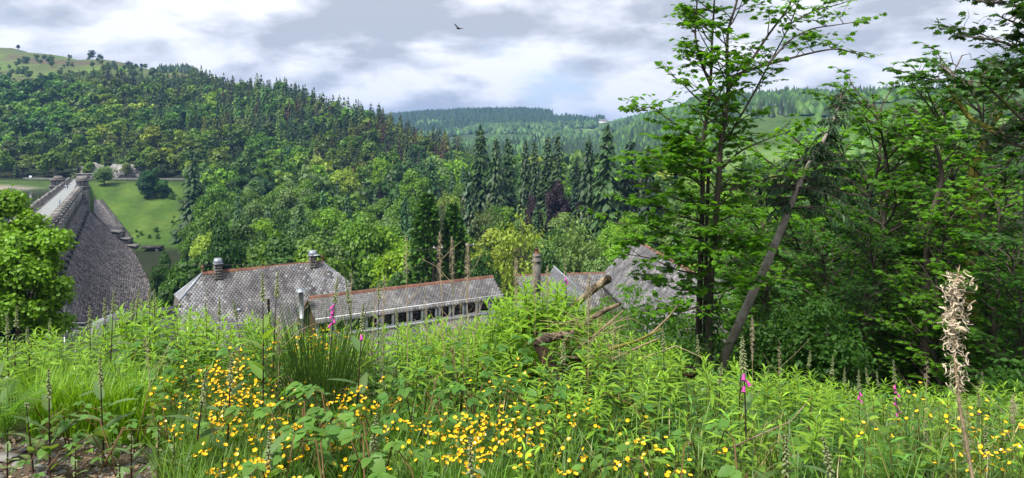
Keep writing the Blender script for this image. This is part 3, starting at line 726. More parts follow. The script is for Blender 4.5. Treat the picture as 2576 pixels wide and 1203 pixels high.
# smaller crowns for the wood beyond the first 300 of each kind
tiny_b = []
for i in range(4):
    Mx, ti, tm, C = broad_crown(500+i, 120, 2.0, 4.4, 9.5, 1.5, 10, tmpl=T_QUAD, lobe=(.34, .5))
    tiny_b.append(make_tree_proto('broadleaf_tree', 'x', 'tree', mesh_crown('crown', Mx, ti, tm, M['leaf']), con_trunk(8, .2, i)))
tiny_c = []
for i in range(4):
    Mx, ti, tm = conifer_geo(520+i, 17, 3.3, 14, 7, 2.5, .35, 0.3, .8, 2, .4)
    tiny_c.append(make_tree_proto('conifer_tree', 'x', 'tree', mesh_crown('crown', Mx, ti, tm, M['needle']), con_trunk(17, .2, i)))
PROTO += tiny_b + tiny_c
nb = nc = 0
massb = Acc(); massc = Acc()
for (x, Y, z, u, v, con) in cand:
    col = hcol(con, u, v, r); rz = r.uniform(0, 6.28)
    if u < -30:
        (massc if con else massb)
        scale_mesh_into(massc if con else massb, (tiny_c if con else tiny_b)[int(r.integers(4))], x, Y, z, rz, (1, 1), col); continue
    if con:
        s = r.uniform(.72, 1.12) if u > 400 else r.uniform(.55, .8)
        if nc < 200:
            dup(far_c[int(r.integers(4))], (x, Y, z-.3), rz, (s*r.uniform(.85, 1.1), s*r.uniform(.85, 1.1), s),
                'tall pointed conifer in the dense wood on the steep ridge', 'conifers in the wood on the ridge', col); nc += 1
        else: scale_mesh_into(massc, tiny_c[int(r.integers(4))], x, Y, z, rz, (s, s), col)
    else:
        s = r.uniform(.62, 1.0) if r.random() < .6 else r.uniform(1.0, 1.45)
        if nb < 60:
            dup(far_b[int(r.integers(5))], (x, Y, z-.3), rz, (s*r.uniform(.9, 1.15), s*r.uniform(.9, 1.15), s),
                'rounded green broadleaf tree in the dense wood on the hillside', 'broadleaf trees in the wood on the hillside', col); nb += 1
        else: nb += 1; scale_mesh_into(massb, (far_b if nb < 330 else tiny_b)[int(r.integers(4))], x, Y, z, rz, (s, s), col)
for nme, ac, m_ in (('broadleaf_wood', massb, M['leaf_mass']), ('conifer_wood', massc, M['needle_mass'])):
    if ac.n: link(nme, ac.mesh(nme, [m_]), kind='stuff')
print('hill trees', nb, nc, len(cand))
# shrubs and thorn trees on the open moor
for k in range(120):
    if k < 5:
        u, Y, s = ((45, 1085, .75), (232, 985, 1.3), (252, 975, .9), (322, 955, .8), (357, 940, .7))[k]
    else:
        u = r.uniform(-10, 400); Y = 655 + 260*r.uniform(0, 1)**1.6; s = r.uniform(.35, .85)
        if u > 200: Y += 50
    x = (u-CX)/FU*Y
    o_ = dup(far_b[int(r.integers(5))], (x, Y, g1(x, Y)-.8*s), r.uniform(0, 6.28), s, 'lone windswept tree on the skyline of the open moor' if k < 5 else 'low round shrub scattered on the open moor above the wood',
        'trees on the moor skyline' if k < 5 else 'shrubs on the open moor', jit((.07, .115, .032) if k >= 5 else (.03, .045, .02)))
    if k >= 5: o_.name = 'moor_shrub'; o_['category'] = 'shrub'
# background plantations: far ridge, right-hand hills, conifer strip behind the moor
far = Acc(); r = np.random.default_rng(21)
far_t = np.array([[-.5, -.3, 0], [.5, -.3, 0], [0, .55, 0], [0, 0, 1.0]]); far_f = np.array([[0, 1, 3], [1, 2, 3], [2, 0, 3]])
rb = rnd_dirs(9, r, -.3)
def far_region(n, u0, u1, Y0, Y1, h, wdt, col, keep=lambda x, y, u: True, rnd=False):
    m = 0
    U = r.uniform(u0, u1, n*3); Yv = np.sqrt(r.uniform(Y0**2, Y1**2, n*3)); x = (U-CX)/FU*Yv
    k = np.array([keep(a, b, c) for a, b, c in zip(x, Yv, U)]); U, Yv, x = U[k][:n], Yv[k][:n], x[k][:n]; m = len(x)
    Mx = np.zeros((m, 4, 4)); hh = h*r.uniform(.7, 1.25, m); ww = wdt*r.uniform(.8, 1.25, m); a = r.uniform(0, 6.28, m)
    Mx[:, 0, 0] = ww*np.cos(a); Mx[:, 0, 1] = -ww*np.sin(a); Mx[:, 1, 0] = ww*np.sin(a); Mx[:, 1, 1] = ww*np.cos(a); Mx[:, 2, 2] = hh; Mx[:, 3, 3] = 1
    Mx[:, 0, 3] = x; Mx[:, 1, 3] = Yv; Mx[:, 2, 3] = ground(x, Yv)
    c = np.array(col)*r.uniform(.75, 1.3, (m, 1))
    if rnd:
        tv = np.array([[-.5, -.4, .1], [.5, -.4, .1], [0, .6, .1], [-.45, .1, .6], [.35, -.35, .65], [.2, .4, .6], [0, 0, 1.]])
        tf = np.array([[0, 1, 4], [0, 4, 3], [1, 2, 5], [1, 5, 4], [2, 0, 3], [2, 3, 5], [3, 4, 6], [4, 5, 6], [5, 3, 6]])
        stamp(far, tv, tf, Mx, r.uniform(0, 1, m), c)
    else: stamp(far, far_t, far_f, Mx, r.uniform(0, 1, m), c)
nz = lambda s, o: (lambda x, y, u: fbm(x, y, s, 3, 8) > o)
far_region(9000, 960, 1520, 1750, 2650, 19, 9, (.022, .050, .022), lambda x, y, u: not (1390 < u < 1500 and y > 2150) and (y > 2000 or fbm(x, y, 120, 3, 8) > .1))
far_region(1600, 1050, 1700, 1350, 2000, 13, 12, (.05, .10, .028), nz(110, -.15), True)
far_region(2200, 1080, 1800, 640, 1300, 15, 11, (.05, .105, .022), lambda x, y, u: not (1250 < u < 1480 and y > 1000), True)
far_region(900, 1080, 1700, 560, 1100, 22, 8.5, (.024, .050, .020))
far_region(1500, 1500, 2080, 760, 1150, 13, 11, (.045, .095, .022), nz(90, -.2), True)
far_region(900, 1560, 2700, 760, 1150, 16, 8, (.03, .06, .022), nz(80, .0))
far_region(1500, 2000, 2800, 450, 950, 12, 11, (.06, .12, .022), nz(80, -.1), True)
far_region(900, 400, 640, 900, 1100, 8, 4.5, (.022, .042, .020))
link('distant_forest', far.mesh('distant_forest', [M['needle_mass']]), kind='stuff')

# trees filling the valley floor
LEAN = 1
r = np.random.default_rng(31); placed = [(p_[1], p_[3]) for p_ in VAL]
pts = []; n_fill = 0; FILL = []
VLAB = {'b': 'broadleaf tree in the mixed wood on the valley floor', 'c': 'pointed conifer in the mixed wood on the valley floor'}
for _ in range(5200):
    Y = math.sqrt(r.uniform(88**2, 560**2)); u = r.uniform(395, 2560 if Y < 330 else 1800); x = (u-CX)/FU*Y
    if u < 1080 and Y > 384: continue
    if in_clear(u, Y, x) or (u < 500 and 120 < Y < 290): continue
    if u > 1750 and r.random() < .45: continue
    sp = 6.5 + Y*0.012
    if any((x-a)**2+(Y-b)**2 < sp*sp for a, b in pts): continue
    if Y < 125 and any(abs(u-a) < 70 and Y < b+6 and (b-Y) < 60 for a, b in placed): continue
    z = g1(x, Y); top = np.interp(Y, [88, 110, 150, 220, 300, 360, 450, 560], [612, 588, 535, 482, 435, 405, 398, 392]) + r.normal(0, 12)
    if u > 1700: top -= 25
    if any(abs(u-a) < 42 and 0 < b-Y < 140 and Y > 120 for a, b in placed): top += 34
    h = max(-(top-HY)/FU*Y - z, 8) ; pts.append((x, Y))
    if h > 34: h = 34
    con = r.random() < (0.3 if 800 < u < 1700 and Y > 200 else 0.07); q = r.random()
    col = jit(SPR if q < .6 else (.04, .10, .03)) if con else jit(BR if q < .17 else MG if q < .52 else DG if q < .74 else YG if q < .83 else BG)
    FILL.append((h/Y, con, x, Y, z, h, col, r.uniform(0, 6.28), int(r.integers(4)), r.uniform(0, .25), u))
    n_fill += 1
FILL.sort(key=lambda f: -f[0]); nb = nc = 0; fb = Acc(); fc = Acc()
def vzone(u, Y):
    return ('between the dam meadow and the big slate roof' if u < 640 else 'behind the big slate roof' if u < 900 else 'behind the long roof' if u < 1250 else 'behind the cottage roofs' if u < 1560 else 'behind the twin stemmed sycamore' if u < 1900 else 'behind the right-hand sycamores') + (', near' if Y < 150 else ', far off' if Y < 260 else ', very far')
for (ang, con, x, Y, z, h, col, rz, k, e, u) in FILL:
    sw = min(h/12.3, .85+.33*h/12.3+e)
    if (nc >= 70) if con else (nb >= 190):
        if con: scale_mesh_into(fc, (far_c if Y < 300 else tiny_c)[k], x, Y, z, rz, (h/20, h/17), col)
        else: scale_mesh_into(fb, (far_b if Y < 400 else tiny_b)[k], x, Y, z, rz, (sw, h/11.2), col)
    elif con:
        s = h/20; nc += 1; lab = 'dark conifer ' + vzone(u, Y); dup(C_[k], (x, Y, z), rz, (s*.85, s*.85, s), lab, 'conifers ' + vzone(u, Y), col)
    else:
        nb += 1; tone = 'bright' if col[1] > .2 else 'dark' if col[1] < .11 else 'mid green'; lab = tone + ' broadleaf tree ' + vzone(u, Y)
        dup(B[k] if Y < 300 else far_b[k], (x, Y, z), rz, (sw, sw, h/12.3), lab, tone + ' broadleaf trees ' + vzone(u, Y), col)
for nme, ac, m_ in (('valley_broadleaf_wood', fb, M['leaf_mass']), ('valley_conifer_wood', fc, M['needle_mass'])):
    if ac.n: link(nme, ac.mesh(nme, [m_]), kind='stuff')
print('valley fill', n_fill)
# scrub on the grass slope
for k in range(16):
    u, Y = (r.uniform(430, 470), r.uniform(300, 350)) if k < 9 else (r.uniform(330, 400), r.uniform(296, 305))
    x = (u-CX)/FU*Y
    o_ = dup(far_b[int(r.integers(5))], (x, Y, g1(x, Y)-.4), r.uniform(0, 6.28), r.uniform(.12, .28), 'small scrub bush at the edge of the grass slope', 'scrub bushes on the grass slope', jit(MG)); o_.name = 'scrub_bush'; o_['category'] = 'bush'
# ------------------------------------------------------------------ pieces laid on a surface
PIECE_BOX = box(0, 0, 0, 1, 1, 1)
def pieces(parent, name, Ms, mats_mesh, tmpl=PIECE_BOX, limit=300, key=None, joined=None, tint=None):
    """first `limit` pieces (largest in view) as child objects sharing one mesh, the rest joined as one part of kind stuff"""
    Ms = np.asarray(Ms, float)
    d = np.linalg.norm(Ms[:, :3, 3], axis=1) if key is None else key(Ms)
    order = np.argsort(d); first, rest = order[:limit], order[limit:]
    me = mk(name, tmpl[0], [tmpl[1]], [mats_mesh], tint=np.full(len(tmpl[1]), .5))
    for i in first:
        o = bpy.data.objects.new(name, me); COL.objects.link(o); o.parent = parent
        o.matrix_basis = (Matrix.Translation(-parent.location) if parent.get('_abs') else Matrix()) @ Matrix([list(map(float, q)) for q in Ms[i]])
    if len(rest):
        a = Acc(); stamp(a, tmpl[0], [tmpl[1]], Ms[rest], RNG.uniform(0, 1, len(rest)))
        o = link(joined or name, a.mesh(joined or name, [mats_mesh]), parent); o['kind'] = 'stuff'
def V3(*a): return np.array(a, float)
def unit(a): a = np.asarray(a, float); return a/np.linalg.norm(a)

# ------------------------------------------------------------------ the dam
DX = unit([-0.541, 1, 0])                    # along the crest, away from us
SX = V3(DX[1], -DX[0], 0)                    # downstream, to our right
def D(s, y, z):                              # point s metres downstream of the parapet line at depth y
    x0 = dam_line(y); return V3(x0, y, z) + SX*s
dam = thing('stone_dam', D(0, 280, -45), 'long grey stone dam with battlemented parapets, carrying a road to the far bank', 'dam')
Y0, Y1 = 96.0, 288.0
prof = [(1.6, -22.5), (2.0, -24.5), (4.2, -27.2), (7.5, -31.0), (11.5, -35.5), (16, -40.0), (20.5, -43.6), (25.5, -46.6)]
def loft(prof_, ya, yb, n=2):
    V = []; F = []
    ysl = np.linspace(ya, yb, n); m = len(prof_)
    for y in ysl:
        for s, z in prof_: V.append(D(s, y, z))
    for i in range(n-1):
        for j in range(m-1): F.append([i*m+j, i*m+j+1, (i+1)*m+j+1, (i+1)*m+j])
    return np.array(V), np.array(F)
a = Acc(); a.add(*loft([(-6.5, -30), (-6.2, -18.2), (1.0, -18.2), (1.0, -22.5)] + prof + [(26, -50)], Y0, Y1)); 
a.add(*loft([(-6.5, -40), (-6.2, -18.2), (1.0, -18.2), (1.0, -22.5), (2, -26), (3, -40)], Y1, 352))
link('masonry_body', a.mesh('masonry_body', [M['dam_stone']]), dam)
a = Acc(); a.add(*loft([(-5.1, -18.0), (-.3, -18.0)], Y0, 366)); link('roadway', a.mesh('roadway', [M['road']]), dam)
a = Acc(); a.add(*loft([(-5.5, -18.15), (-5.45, -17.86), (-4.9, -17.86), (-4.85, -17.99)], Y0, 366)); link('kerb', a.mesh('kerb', [M['dam_grey']]), dam)
# rough facing blocks
r = np.random.default_rng(41); Ms = []
for j in range(1, len(prof)-1):
    (s0, z0), (s1, z1) = prof[j], prof[j+1]; ln = math.hypot(s1-s0, z1-z0); rows = max(1, int(round(ln/0.62)))
    nrm2 = V3(-(z1-z0), s1-s0)/ln
    for q in range(rows):
        f = (q+.5)/rows; s, z = s0+(s1-s0)*f, z0+(z1-z0)*f
        y = 122 + r.uniform(0, 1)
        while y < Y1-.8:
            wv = r.uniform(.7, 1.5); dy = wv*DX[1]; yc = y+dy/2; y += dy
            al = DX; dn = unit(SX*(s1-s0) + V3(0, 0, z1-z0)); nn = unit(np.cross(al, dn)); nn = nn if nn[2] > 0 else -nn
            al2 = unit(al + dn*r.normal(0, .10)); dn2 = unit(np.cross(nn, al2)); n3 = unit(nn + r.normal(0, .10, 3))
            m = np.eye(4); m[:3, 0] = al2*(wv*.93); m[:3, 1] = dn2*(ln/rows*.9); m[:3, 2] = n3*r.uniform(.35, .95); m[:3, 3] = D(s, yc, z)
            Ms.append(m)
Ms = np.array(Ms)
stone_t = box(0, 0, 0, 1, 1, 1); stone_t[0][4:, :2] *= .8
def dkey(Ms): 
    u_ = CX+FU*Ms[:, 0, 3]/Ms[:, 1, 3]; v_ = HY-FU*Ms[:, 2, 3]/Ms[:, 1, 3]
    return Ms[:, 1, 3] + 1000*((u_ < 205) | (v_ > 770))
pieces(dam, 'stone', Ms, M['dam_stone'], stone_t, 300, dkey, 'facing_stones')
# downstream parapet: tall piers with domed caps, merlons, sloping fins and pedestals
pier = Acc(); pier.add(*box(0, 0, -3.2, 1.15, 1.3, 7.0)); 
pv, pf = box(0, 0, .55, 1.5, 1.6, .5); pier.add(pv, pf); pv, pf = box(0, 0, 1.05, 1.3, 1.4, .6); pv[4:, :2] *= .45; pier.add(pv, pf)
pv, pf = box(0, 0, -1.3, 1.4, 1.55, .35); pier.add(pv, pf)
pier_me = pier.mesh('pier', [M['dam_grey']])
fin = Acc()
fv, ff = obox((-.3, 0, -6.0), (.6, 0, 0), (0, 0, -1.6), (0, 2.5, -3.4)); fin.add(fv, ff); fin_me = fin.mesh('sloping_fin', [M['dam_grey']])
ped = Acc(); ped.add(*box(0, 2.7, -9.6, .9, .9, 2.6)); pv, pf = box(0, 2.7, -8.1, 1.2, 1.2, .5); pv[4:, :2] = (pv[4:, :2]-[0, 2.7])*.6+[0, 2.7]; ped.add(pv, pf); ped_me = ped.mesh('pedestal', [M['dam_dark']])
mer = Acc(); mer.add(*box(0, 0, -.9, 2.2, .6, 2.2)); pv, pf = box(0, 0, .35, 1.7, .7, .3); pv[4:, :2] *= .7; mer.add(pv, pf); mer_me = mer.mesh('merlon', [M['dam_grey']])
rotz = math.atan2(DX[1], DX[0])
def put(parent, name, me, pos, rz, sc=1.0):
    o = bpy.data.objects.new(name, me); COL.objects.link(o); o.parent = parent
    L0 = Vector(pos) - (parent.location if parent.get('_abs') else Vector((0, 0, 0)))
    o.location = L0; o.rotation_euler = (0, 0, rz); o.scale = (sc,)*3 if not hasattr(sc, '__len__') else sc
    return o
# local Y of the pier meshes must point downstream
rz_p = math.atan2(SX[1], SX[0]) - math.pi/2
y = 122.0; k = 0
while y < 283:
    p = D(.9, y, -17.75)
    put(dam, 'pier', pier_me, p, rz_p, (2.0, 1.55, random.uniform(.98, 1.06))); put(dam, 'sloping_fin', fin_me, p, rz_p, (1.8, 1, 1)); put(dam, 'pedestal', ped_me, p, rz_p, (1.8, 1.1, 1))
    pm = D(.5, y+3.5, -17.9); put(dam, 'merlon', mer_me, pm, rz_p, (1.3, 1, random.uniform(.93, 1.05)))
    y += 7.4; k += 1
# recess wall between the piers, in darker masonry
a = Acc(); a.add(*loft([(.25, -17.9), (.25, -24.8)], Y0, Y1)); a.add(*loft([(1.6, -24.0), (2.0, -25.5), (4.6, -28.2)], Y0, Y1)); 
link('recess_wall', a.mesh('recess_wall', [M['dam_dark']]), dam)
# upstream parapet: low merlons
me2 = Acc(); me2.add(*box(0, 0, .3, 1.9, .8, 1.0)); pv, pf = box(0, 0, .95, 1.7, .95, .5); pv[4:, :2] *= .55; me2.add(pv, pf); me2 = me2.mesh('battlement', [M['dam_grey']])
a = Acc(); a.add(*loft([(-6.5, -30), (-6.45, -17.4), (-5.6, -17.4), (-5.55, -18.1)], Y0, 352)); link('upstream_wall', a.mesh('upstream_wall', [M['dam_grey']]), dam)
y = 112.0
while y < 350:
    if not 312 < y < 322: put(dam, 'battlement', me2, D(-6.05, y, -17.45), rz_p, (1.6, 1.1, random.uniform(.95, 1.15)))
    y += 5.6
# towers
def tower(name, s, y, zb, zt, w_, label):
    c = D(s, y, 0); rot = rz_p
    def tb(zc, h, ww, taper=1.0):
        v, f = box(0, 0, 0, ww, ww, h); v[4:, :2] *= taper
        v = np.c_[v[:, 0]*math.cos(rot)-v[:, 1]*math.sin(rot), v[:, 0]*math.sin(rot)+v[:, 1]*math.cos(rot), v[:, 2]] + [c[0], c[1], zc]; return v, f
    a = Acc(); H = zt-zb
    a.add(*tb(zb+H*.35, H*.7, w_*1.08, .96)); a.add(*tb(zb+H*.70, .55, w_*1.22)); a.add(*tb(zb+H*.775, H*.15, w_*.98)); a.add(*tb(zb+H*.86, .5, w_*1.14)); 
    body = link('turret', a.mesh('turret', [M['dam_grey']]), dam)
    Ms = []
    z = zb+.3
    while z < zb+H*.68:
        for side in range(4):
            ang = rot + side*math.pi/2; nrm = V3(math.cos(ang), math.sin(ang), 0); tg = V3(-math.sin(ang), math.cos(ang), 0)
            nb_ = 3 + (int(z*7) % 2)
            for q in range(nb_):
                m = np.eye(4); ww = w_*1.05/nb_; m[:3, 0] = tg*(ww*.92); m[:3, 1] = V3(0, 0, 1)*.82; m[:3, 2] = nrm*.35
                m[:3, 3] = c + nrm*(w_*.53) + tg*(ww*(q-(nb_-1)/2)) + V3(0, 0, z-c[2]); Ms.append(m)
        z += .9
    pieces(dam, 'tower_block', Ms, M['dam_grey'], stone_t, 120, None, 'tower_blocks')
    a = Acc(); v, f = tb(zb+H*.86+.9, 1.5, w_*1.05, .42); a.add(v, f); link('tower_cap', a.mesh('tower_cap', [M['rubble']]), dam)
    for side in (0, 3, 2):
        ang = rot+side*math.pi/2; nrm = V3(math.cos(ang), math.sin(ang), 0); tg = V3(-math.sin(ang), math.cos(ang), 0)
        for q in (-1, 1):
            a = Acc(); a.add(*obox(c+nrm*(w_*.485)+tg*(q*w_*.16-.2)+V3(0, 0, zb+H*.735), tg*.4, nrm*.06, V3(0, 0, H*.09))); link('slit_window', a.mesh('slit_window', [M['darkmetal']]), dam)
tower('t', 1.6, 290, -28.5, -12.6, 4.3, '')
tower('t', -8.6, 318, -30, -13.4, 5.2, '')
# stepped spillway channel down the far bank and its dark flanking wall
def quadmesh(pts, sub=1):
    return np.array(pts), np.array([[0, 1, 2, 3]])
a = Acc(); A1, A2, A3, A4 = P(236, 500, 332), P(252, 508, 329), P(322, 600, 296), P(279, 588, 290)
a.add([A1, A2, A3, A4, P(236, 541, 289)], [np.array([[0, 1, 2, 3], ]), np.array([[0, 3, 4]])]); link('spillway_bed', a.mesh('spillway_bed', [M['dam_stone']]), dam)
Ms = []
for i in range(34):
    for j in range(9):
        f, g = (i+.5)/34, (j+.5)/9
        p = (V3(*A1)*(1-f)+V3(*A4)*f)*(1-g) + (V3(*A2)*(1-f)+V3(*A3)*f)*g
        tgt = unit(V3(*A4)-V3(*A1)); sd = unit(V3(*A2)-V3(*A1)); m = np.eye(4); m[:3, 0] = tgt*1.25; m[:3, 1] = sd*.8; m[:3, 2] = unit(np.cross(sd, tgt))*r.uniform(.3, .6)
        m[:3, 3] = p; Ms.append(m)
Ms = np.array(Ms)
pieces(dam, 'spillway_stone', Ms, M['dam_stone'], stone_t, 300)
def wall_between(name, p, q, th, hgt, mat, parent=None, down=4):
    p, q = V3(*p), V3(*q); d = unit((q-p)*[1, 1, 0]); n = V3(d[1], -d[0], 0)*th
    V = [p+V3(0, 0, -down), p+n+V3(0, 0, -down), q+n+V3(0, 0, -down), q+V3(0, 0, -down), p+V3(0, 0, hgt), p+n+V3(0, 0, hgt), q+n+V3(0, 0, hgt), q+V3(0, 0, hgt)]
    a = Acc(); a.add(V, np.array([[0, 3, 2, 1], [4, 5, 6, 7], [0, 1, 5, 4], [2, 3, 7, 6], [1, 2, 6, 5], [3, 0, 4, 7]])); return link(name, a.mesh(name, [mat]), parent)
wall_between('channel_wall', A2, A3, -1.0, 1.2, M['dam_dark'], dam)
wall_between('channel_wall', P(236, 541, 289), A4, -.9, .9, M['dam_dark'], dam)
# stepped dark wing walls at the toe, stilling basin
for (u0, v0, u1, v1, Ya, hh) in ((276, 583, 300, 600, 289, 3), (298, 600, 320, 618, 289, 4), (318, 618, 340, 640, 288, 5), (336, 636, 366, 664, 287, 5)):
    p, q = P(u0, v0, Ya), P(u1, v0+4, Ya-1)
    a = Acc(); a.add(*obox(V3(*p)+V3(0, 0, -hh-4), V3(*q)-V3(*p), V3(0, 4.5, 0), V3(0, 0, hh+4))); link('wing_wall', a.mesh('wing_wall', [M['dam_dark']]), dam)
    v, f = obox(V3(*p)+V3(-.2, -.3, 0), (V3(*q)-V3(*p))*1.06, V3(0, 5, 0), V3(0, 0, .5)); a = Acc(); a.add(v, f); link('coping', a.mesh('coping', [M['dam_grey']]), dam)
a = Acc(); p = P(355, 626, 284); a.add(*obox(V3(*p), V3(7.5, 0, 0), V3(0, 3, 0), V3(0, 0, .9))); a.add(*obox(V3(*p)+V3(5.6, 0, -4), V3(.9, 0, 0), V3(0, 3, 0), V3(0, 0, 4))); link('footbridge', a.mesh('footbridge', [M['dam_dark']]), dam)

# water
def poly(name, pts, z, mat, kind='structure'):
    me = mk(name, [(p[0], p[1], z) for p in pts], [np.array([list(range(len(pts)))])], [mat]); return link(name, me, kind=kind)
poly('lake_water', [tuple(D(-6.4, 95, 0)[:2]), tuple(D(-6.4, 345, 0)[:2]), (-700, 345), (-700, 95)], -21.0, M['water'])
poly('stream_water', [tuple(D(23, 150, 0)[:2]), tuple(D(40, 150, 0)[:2]), tuple(D(38, 300, 0)[:2]), tuple(D(24, 291, 0)[:2])], -45.6, M['stream'])

# ------------------------------------------------------------------ far bank: road, fence, rocks
def strip(name, pts, w_, mat, dz=.05):
    V = []; F = []
    for i, p in enumerate(pts): V += [(p[0], p[1]-w_/2, p[2]+dz), (p[0], p[1]+w_/2, p[2]+dz)]
    for i in range(len(pts)-1): F.append([2*i, 2*i+2, 2*i+3, 2*i+1])
    link(name, mk(name, V, [np.array(F)], [mat]), kind='structure')
strip('far_bank_road', [((u-CX)/FU*368, 368, g1((u-CX)/FU*368, 368)) for u in range(60, 475, 15)], 2.5, M['concrete'], .1)
def fence(label, u0, u1, Y, n, hgt=1.2):
    pa = [((u-CX)/FU*Y, Y) for u in np.linspace(u0, u1, n)]; root = thing('post_and_rail_fence', (pa[0][0], Y, g1(*pa[0])), label, 'fence')
    pm = Acc(); pm.add(*box(0, 0, .5*hgt, .13, .13, hgt)); pm = pm.mesh('post', [M['fence']])
    for x, y in pa: put(root, 'post', pm, (x, y, g1(x, y)), 0)
    for zz in (.55, 1.05):
        a = Acc(); a.add(*tube([(x, y, g1(x, y)+zz) for x, y in pa], .04, 4)); link('rail', a.mesh('rail', [M['fence']]), root)
fence('pale post and rail fence along the top of the grass slope', 258, 470, 363, 50)
fence('pale roadside fence on the far bank left of the dam towers', 60, 132, 362, 20)
def rock(name, loc, s, seed, mat, label, cat, flat=1.0):
    import bmesh
    bm = bmesh.new(); bmesh.ops.create_icosphere(bm, subdivisions=4, radius=1); r_ = np.random.default_rng(seed)
    from mathutils import noise
    off = Vector(r_.uniform(-9, 9, 3))
    for v in bm.verts:
        n = noise.noise(v.co*1.3+off)*.45 + abs(noise.noise(v.co*3.1+off))*.3
        c = v.co*(1+n); c = Vector((round(c.x*4.2)/4.2*.45+c.x*.55, round(c.y*4.2)/4.2*.45+c.y*.55, c.z)); v.co = Vector((c.x*s[0], c.y*s[1], c.z*s[2]))
    me = bpy.data.meshes.new(name); bm.to_mesh(me); bm.free(); me.materials.append(mat)
    o = link(name, me); o.location = loc; return tag(o, label, cat)
rock('rock_face', P(308, 438, 376), (7.5, 3.5, 5), 1, M['rock'], 'bare grey rock face at the wood edge above the grass slope', 'rock')
rock('rock_face', P(352, 442, 378), (5.5, 3, 4), 2, M['rock'], 'smaller grey rock outcrop right of the bare rock face', 'rock')
rock('rock_face', P(228, 432, 380), (6.5, 3, 4.5), 3, M['rock'], 'grey crag with a walled archway behind the dam road end', 'rock')
hut = thing('stone_shelter', P(214, 452, 372), 'low grey stone shelter with two dark openings where the dam road ends', 'shelter')
a = Acc(); p = P(192, 456, 371); a.add(*obox(V3(*p), V3(10.5, 0, 0), V3(0, 3, 0), V3(0, 0, 3.4))); a.add(*obox(V3(*p)+V3(-.3, -.3, 3.4), V3(11.1, 0, 0), V3(0, 3.6, 0), V3(0, 0, .5))); link('wall', a.mesh('wall', [M['dam_grey']]), hut)
for dx in (5.2, 8):
    a = Acc(); a.add(*obox(V3(*p)+V3(dx, -.04, 1.6), V3(1.6, 0, 0), V3(0, .03, 0), V3(0, 0, 1.2))); link('opening', a.mesh('opening', [M['darkmetal']]), hut)
sg = thing('road_sign', P(77, 458, 350), 'small white sign on a post by the lake left of the dam', 'sign')
a = Acc(); p = P(77, 458, 350); a.add(*box(p.x, p.y, p.z+1.2, .1, .1, 3)); link('post', a.mesh('post', [M['metal']]), sg)
a = Acc(); a.add(*box(p.x, p.y-.08, p.z+2.3, 1.3, .06, 1.3)); link('sign_board', a.mesh('sign_board', [M['white']]), sg)
r = np.random.default_rng(5)
shore = Acc()
for k in range(160):
    u = r.uniform(20, 150); Y = r.uniform(321, 330); x = (u-CX)/FU*Y; v, f = box(0, 0, 0, *r.uniform(.5, 1.3, 3)); v[4:] *= r.uniform(.5, .9); th = r.uniform(0, 6)
    v = np.c_[v[:, 0]*math.cos(th)-v[:, 1]*math.sin(th), v[:, 0]*math.sin(th)+v[:, 1]*math.cos(th), v[:, 2]]
    shore.add(v+[x, Y, g1(x, Y)+.2], f, r.uniform(0, 1))
link('shore_rubble', shore.mesh('shore_rubble', [M['rock']]), kind='stuff')

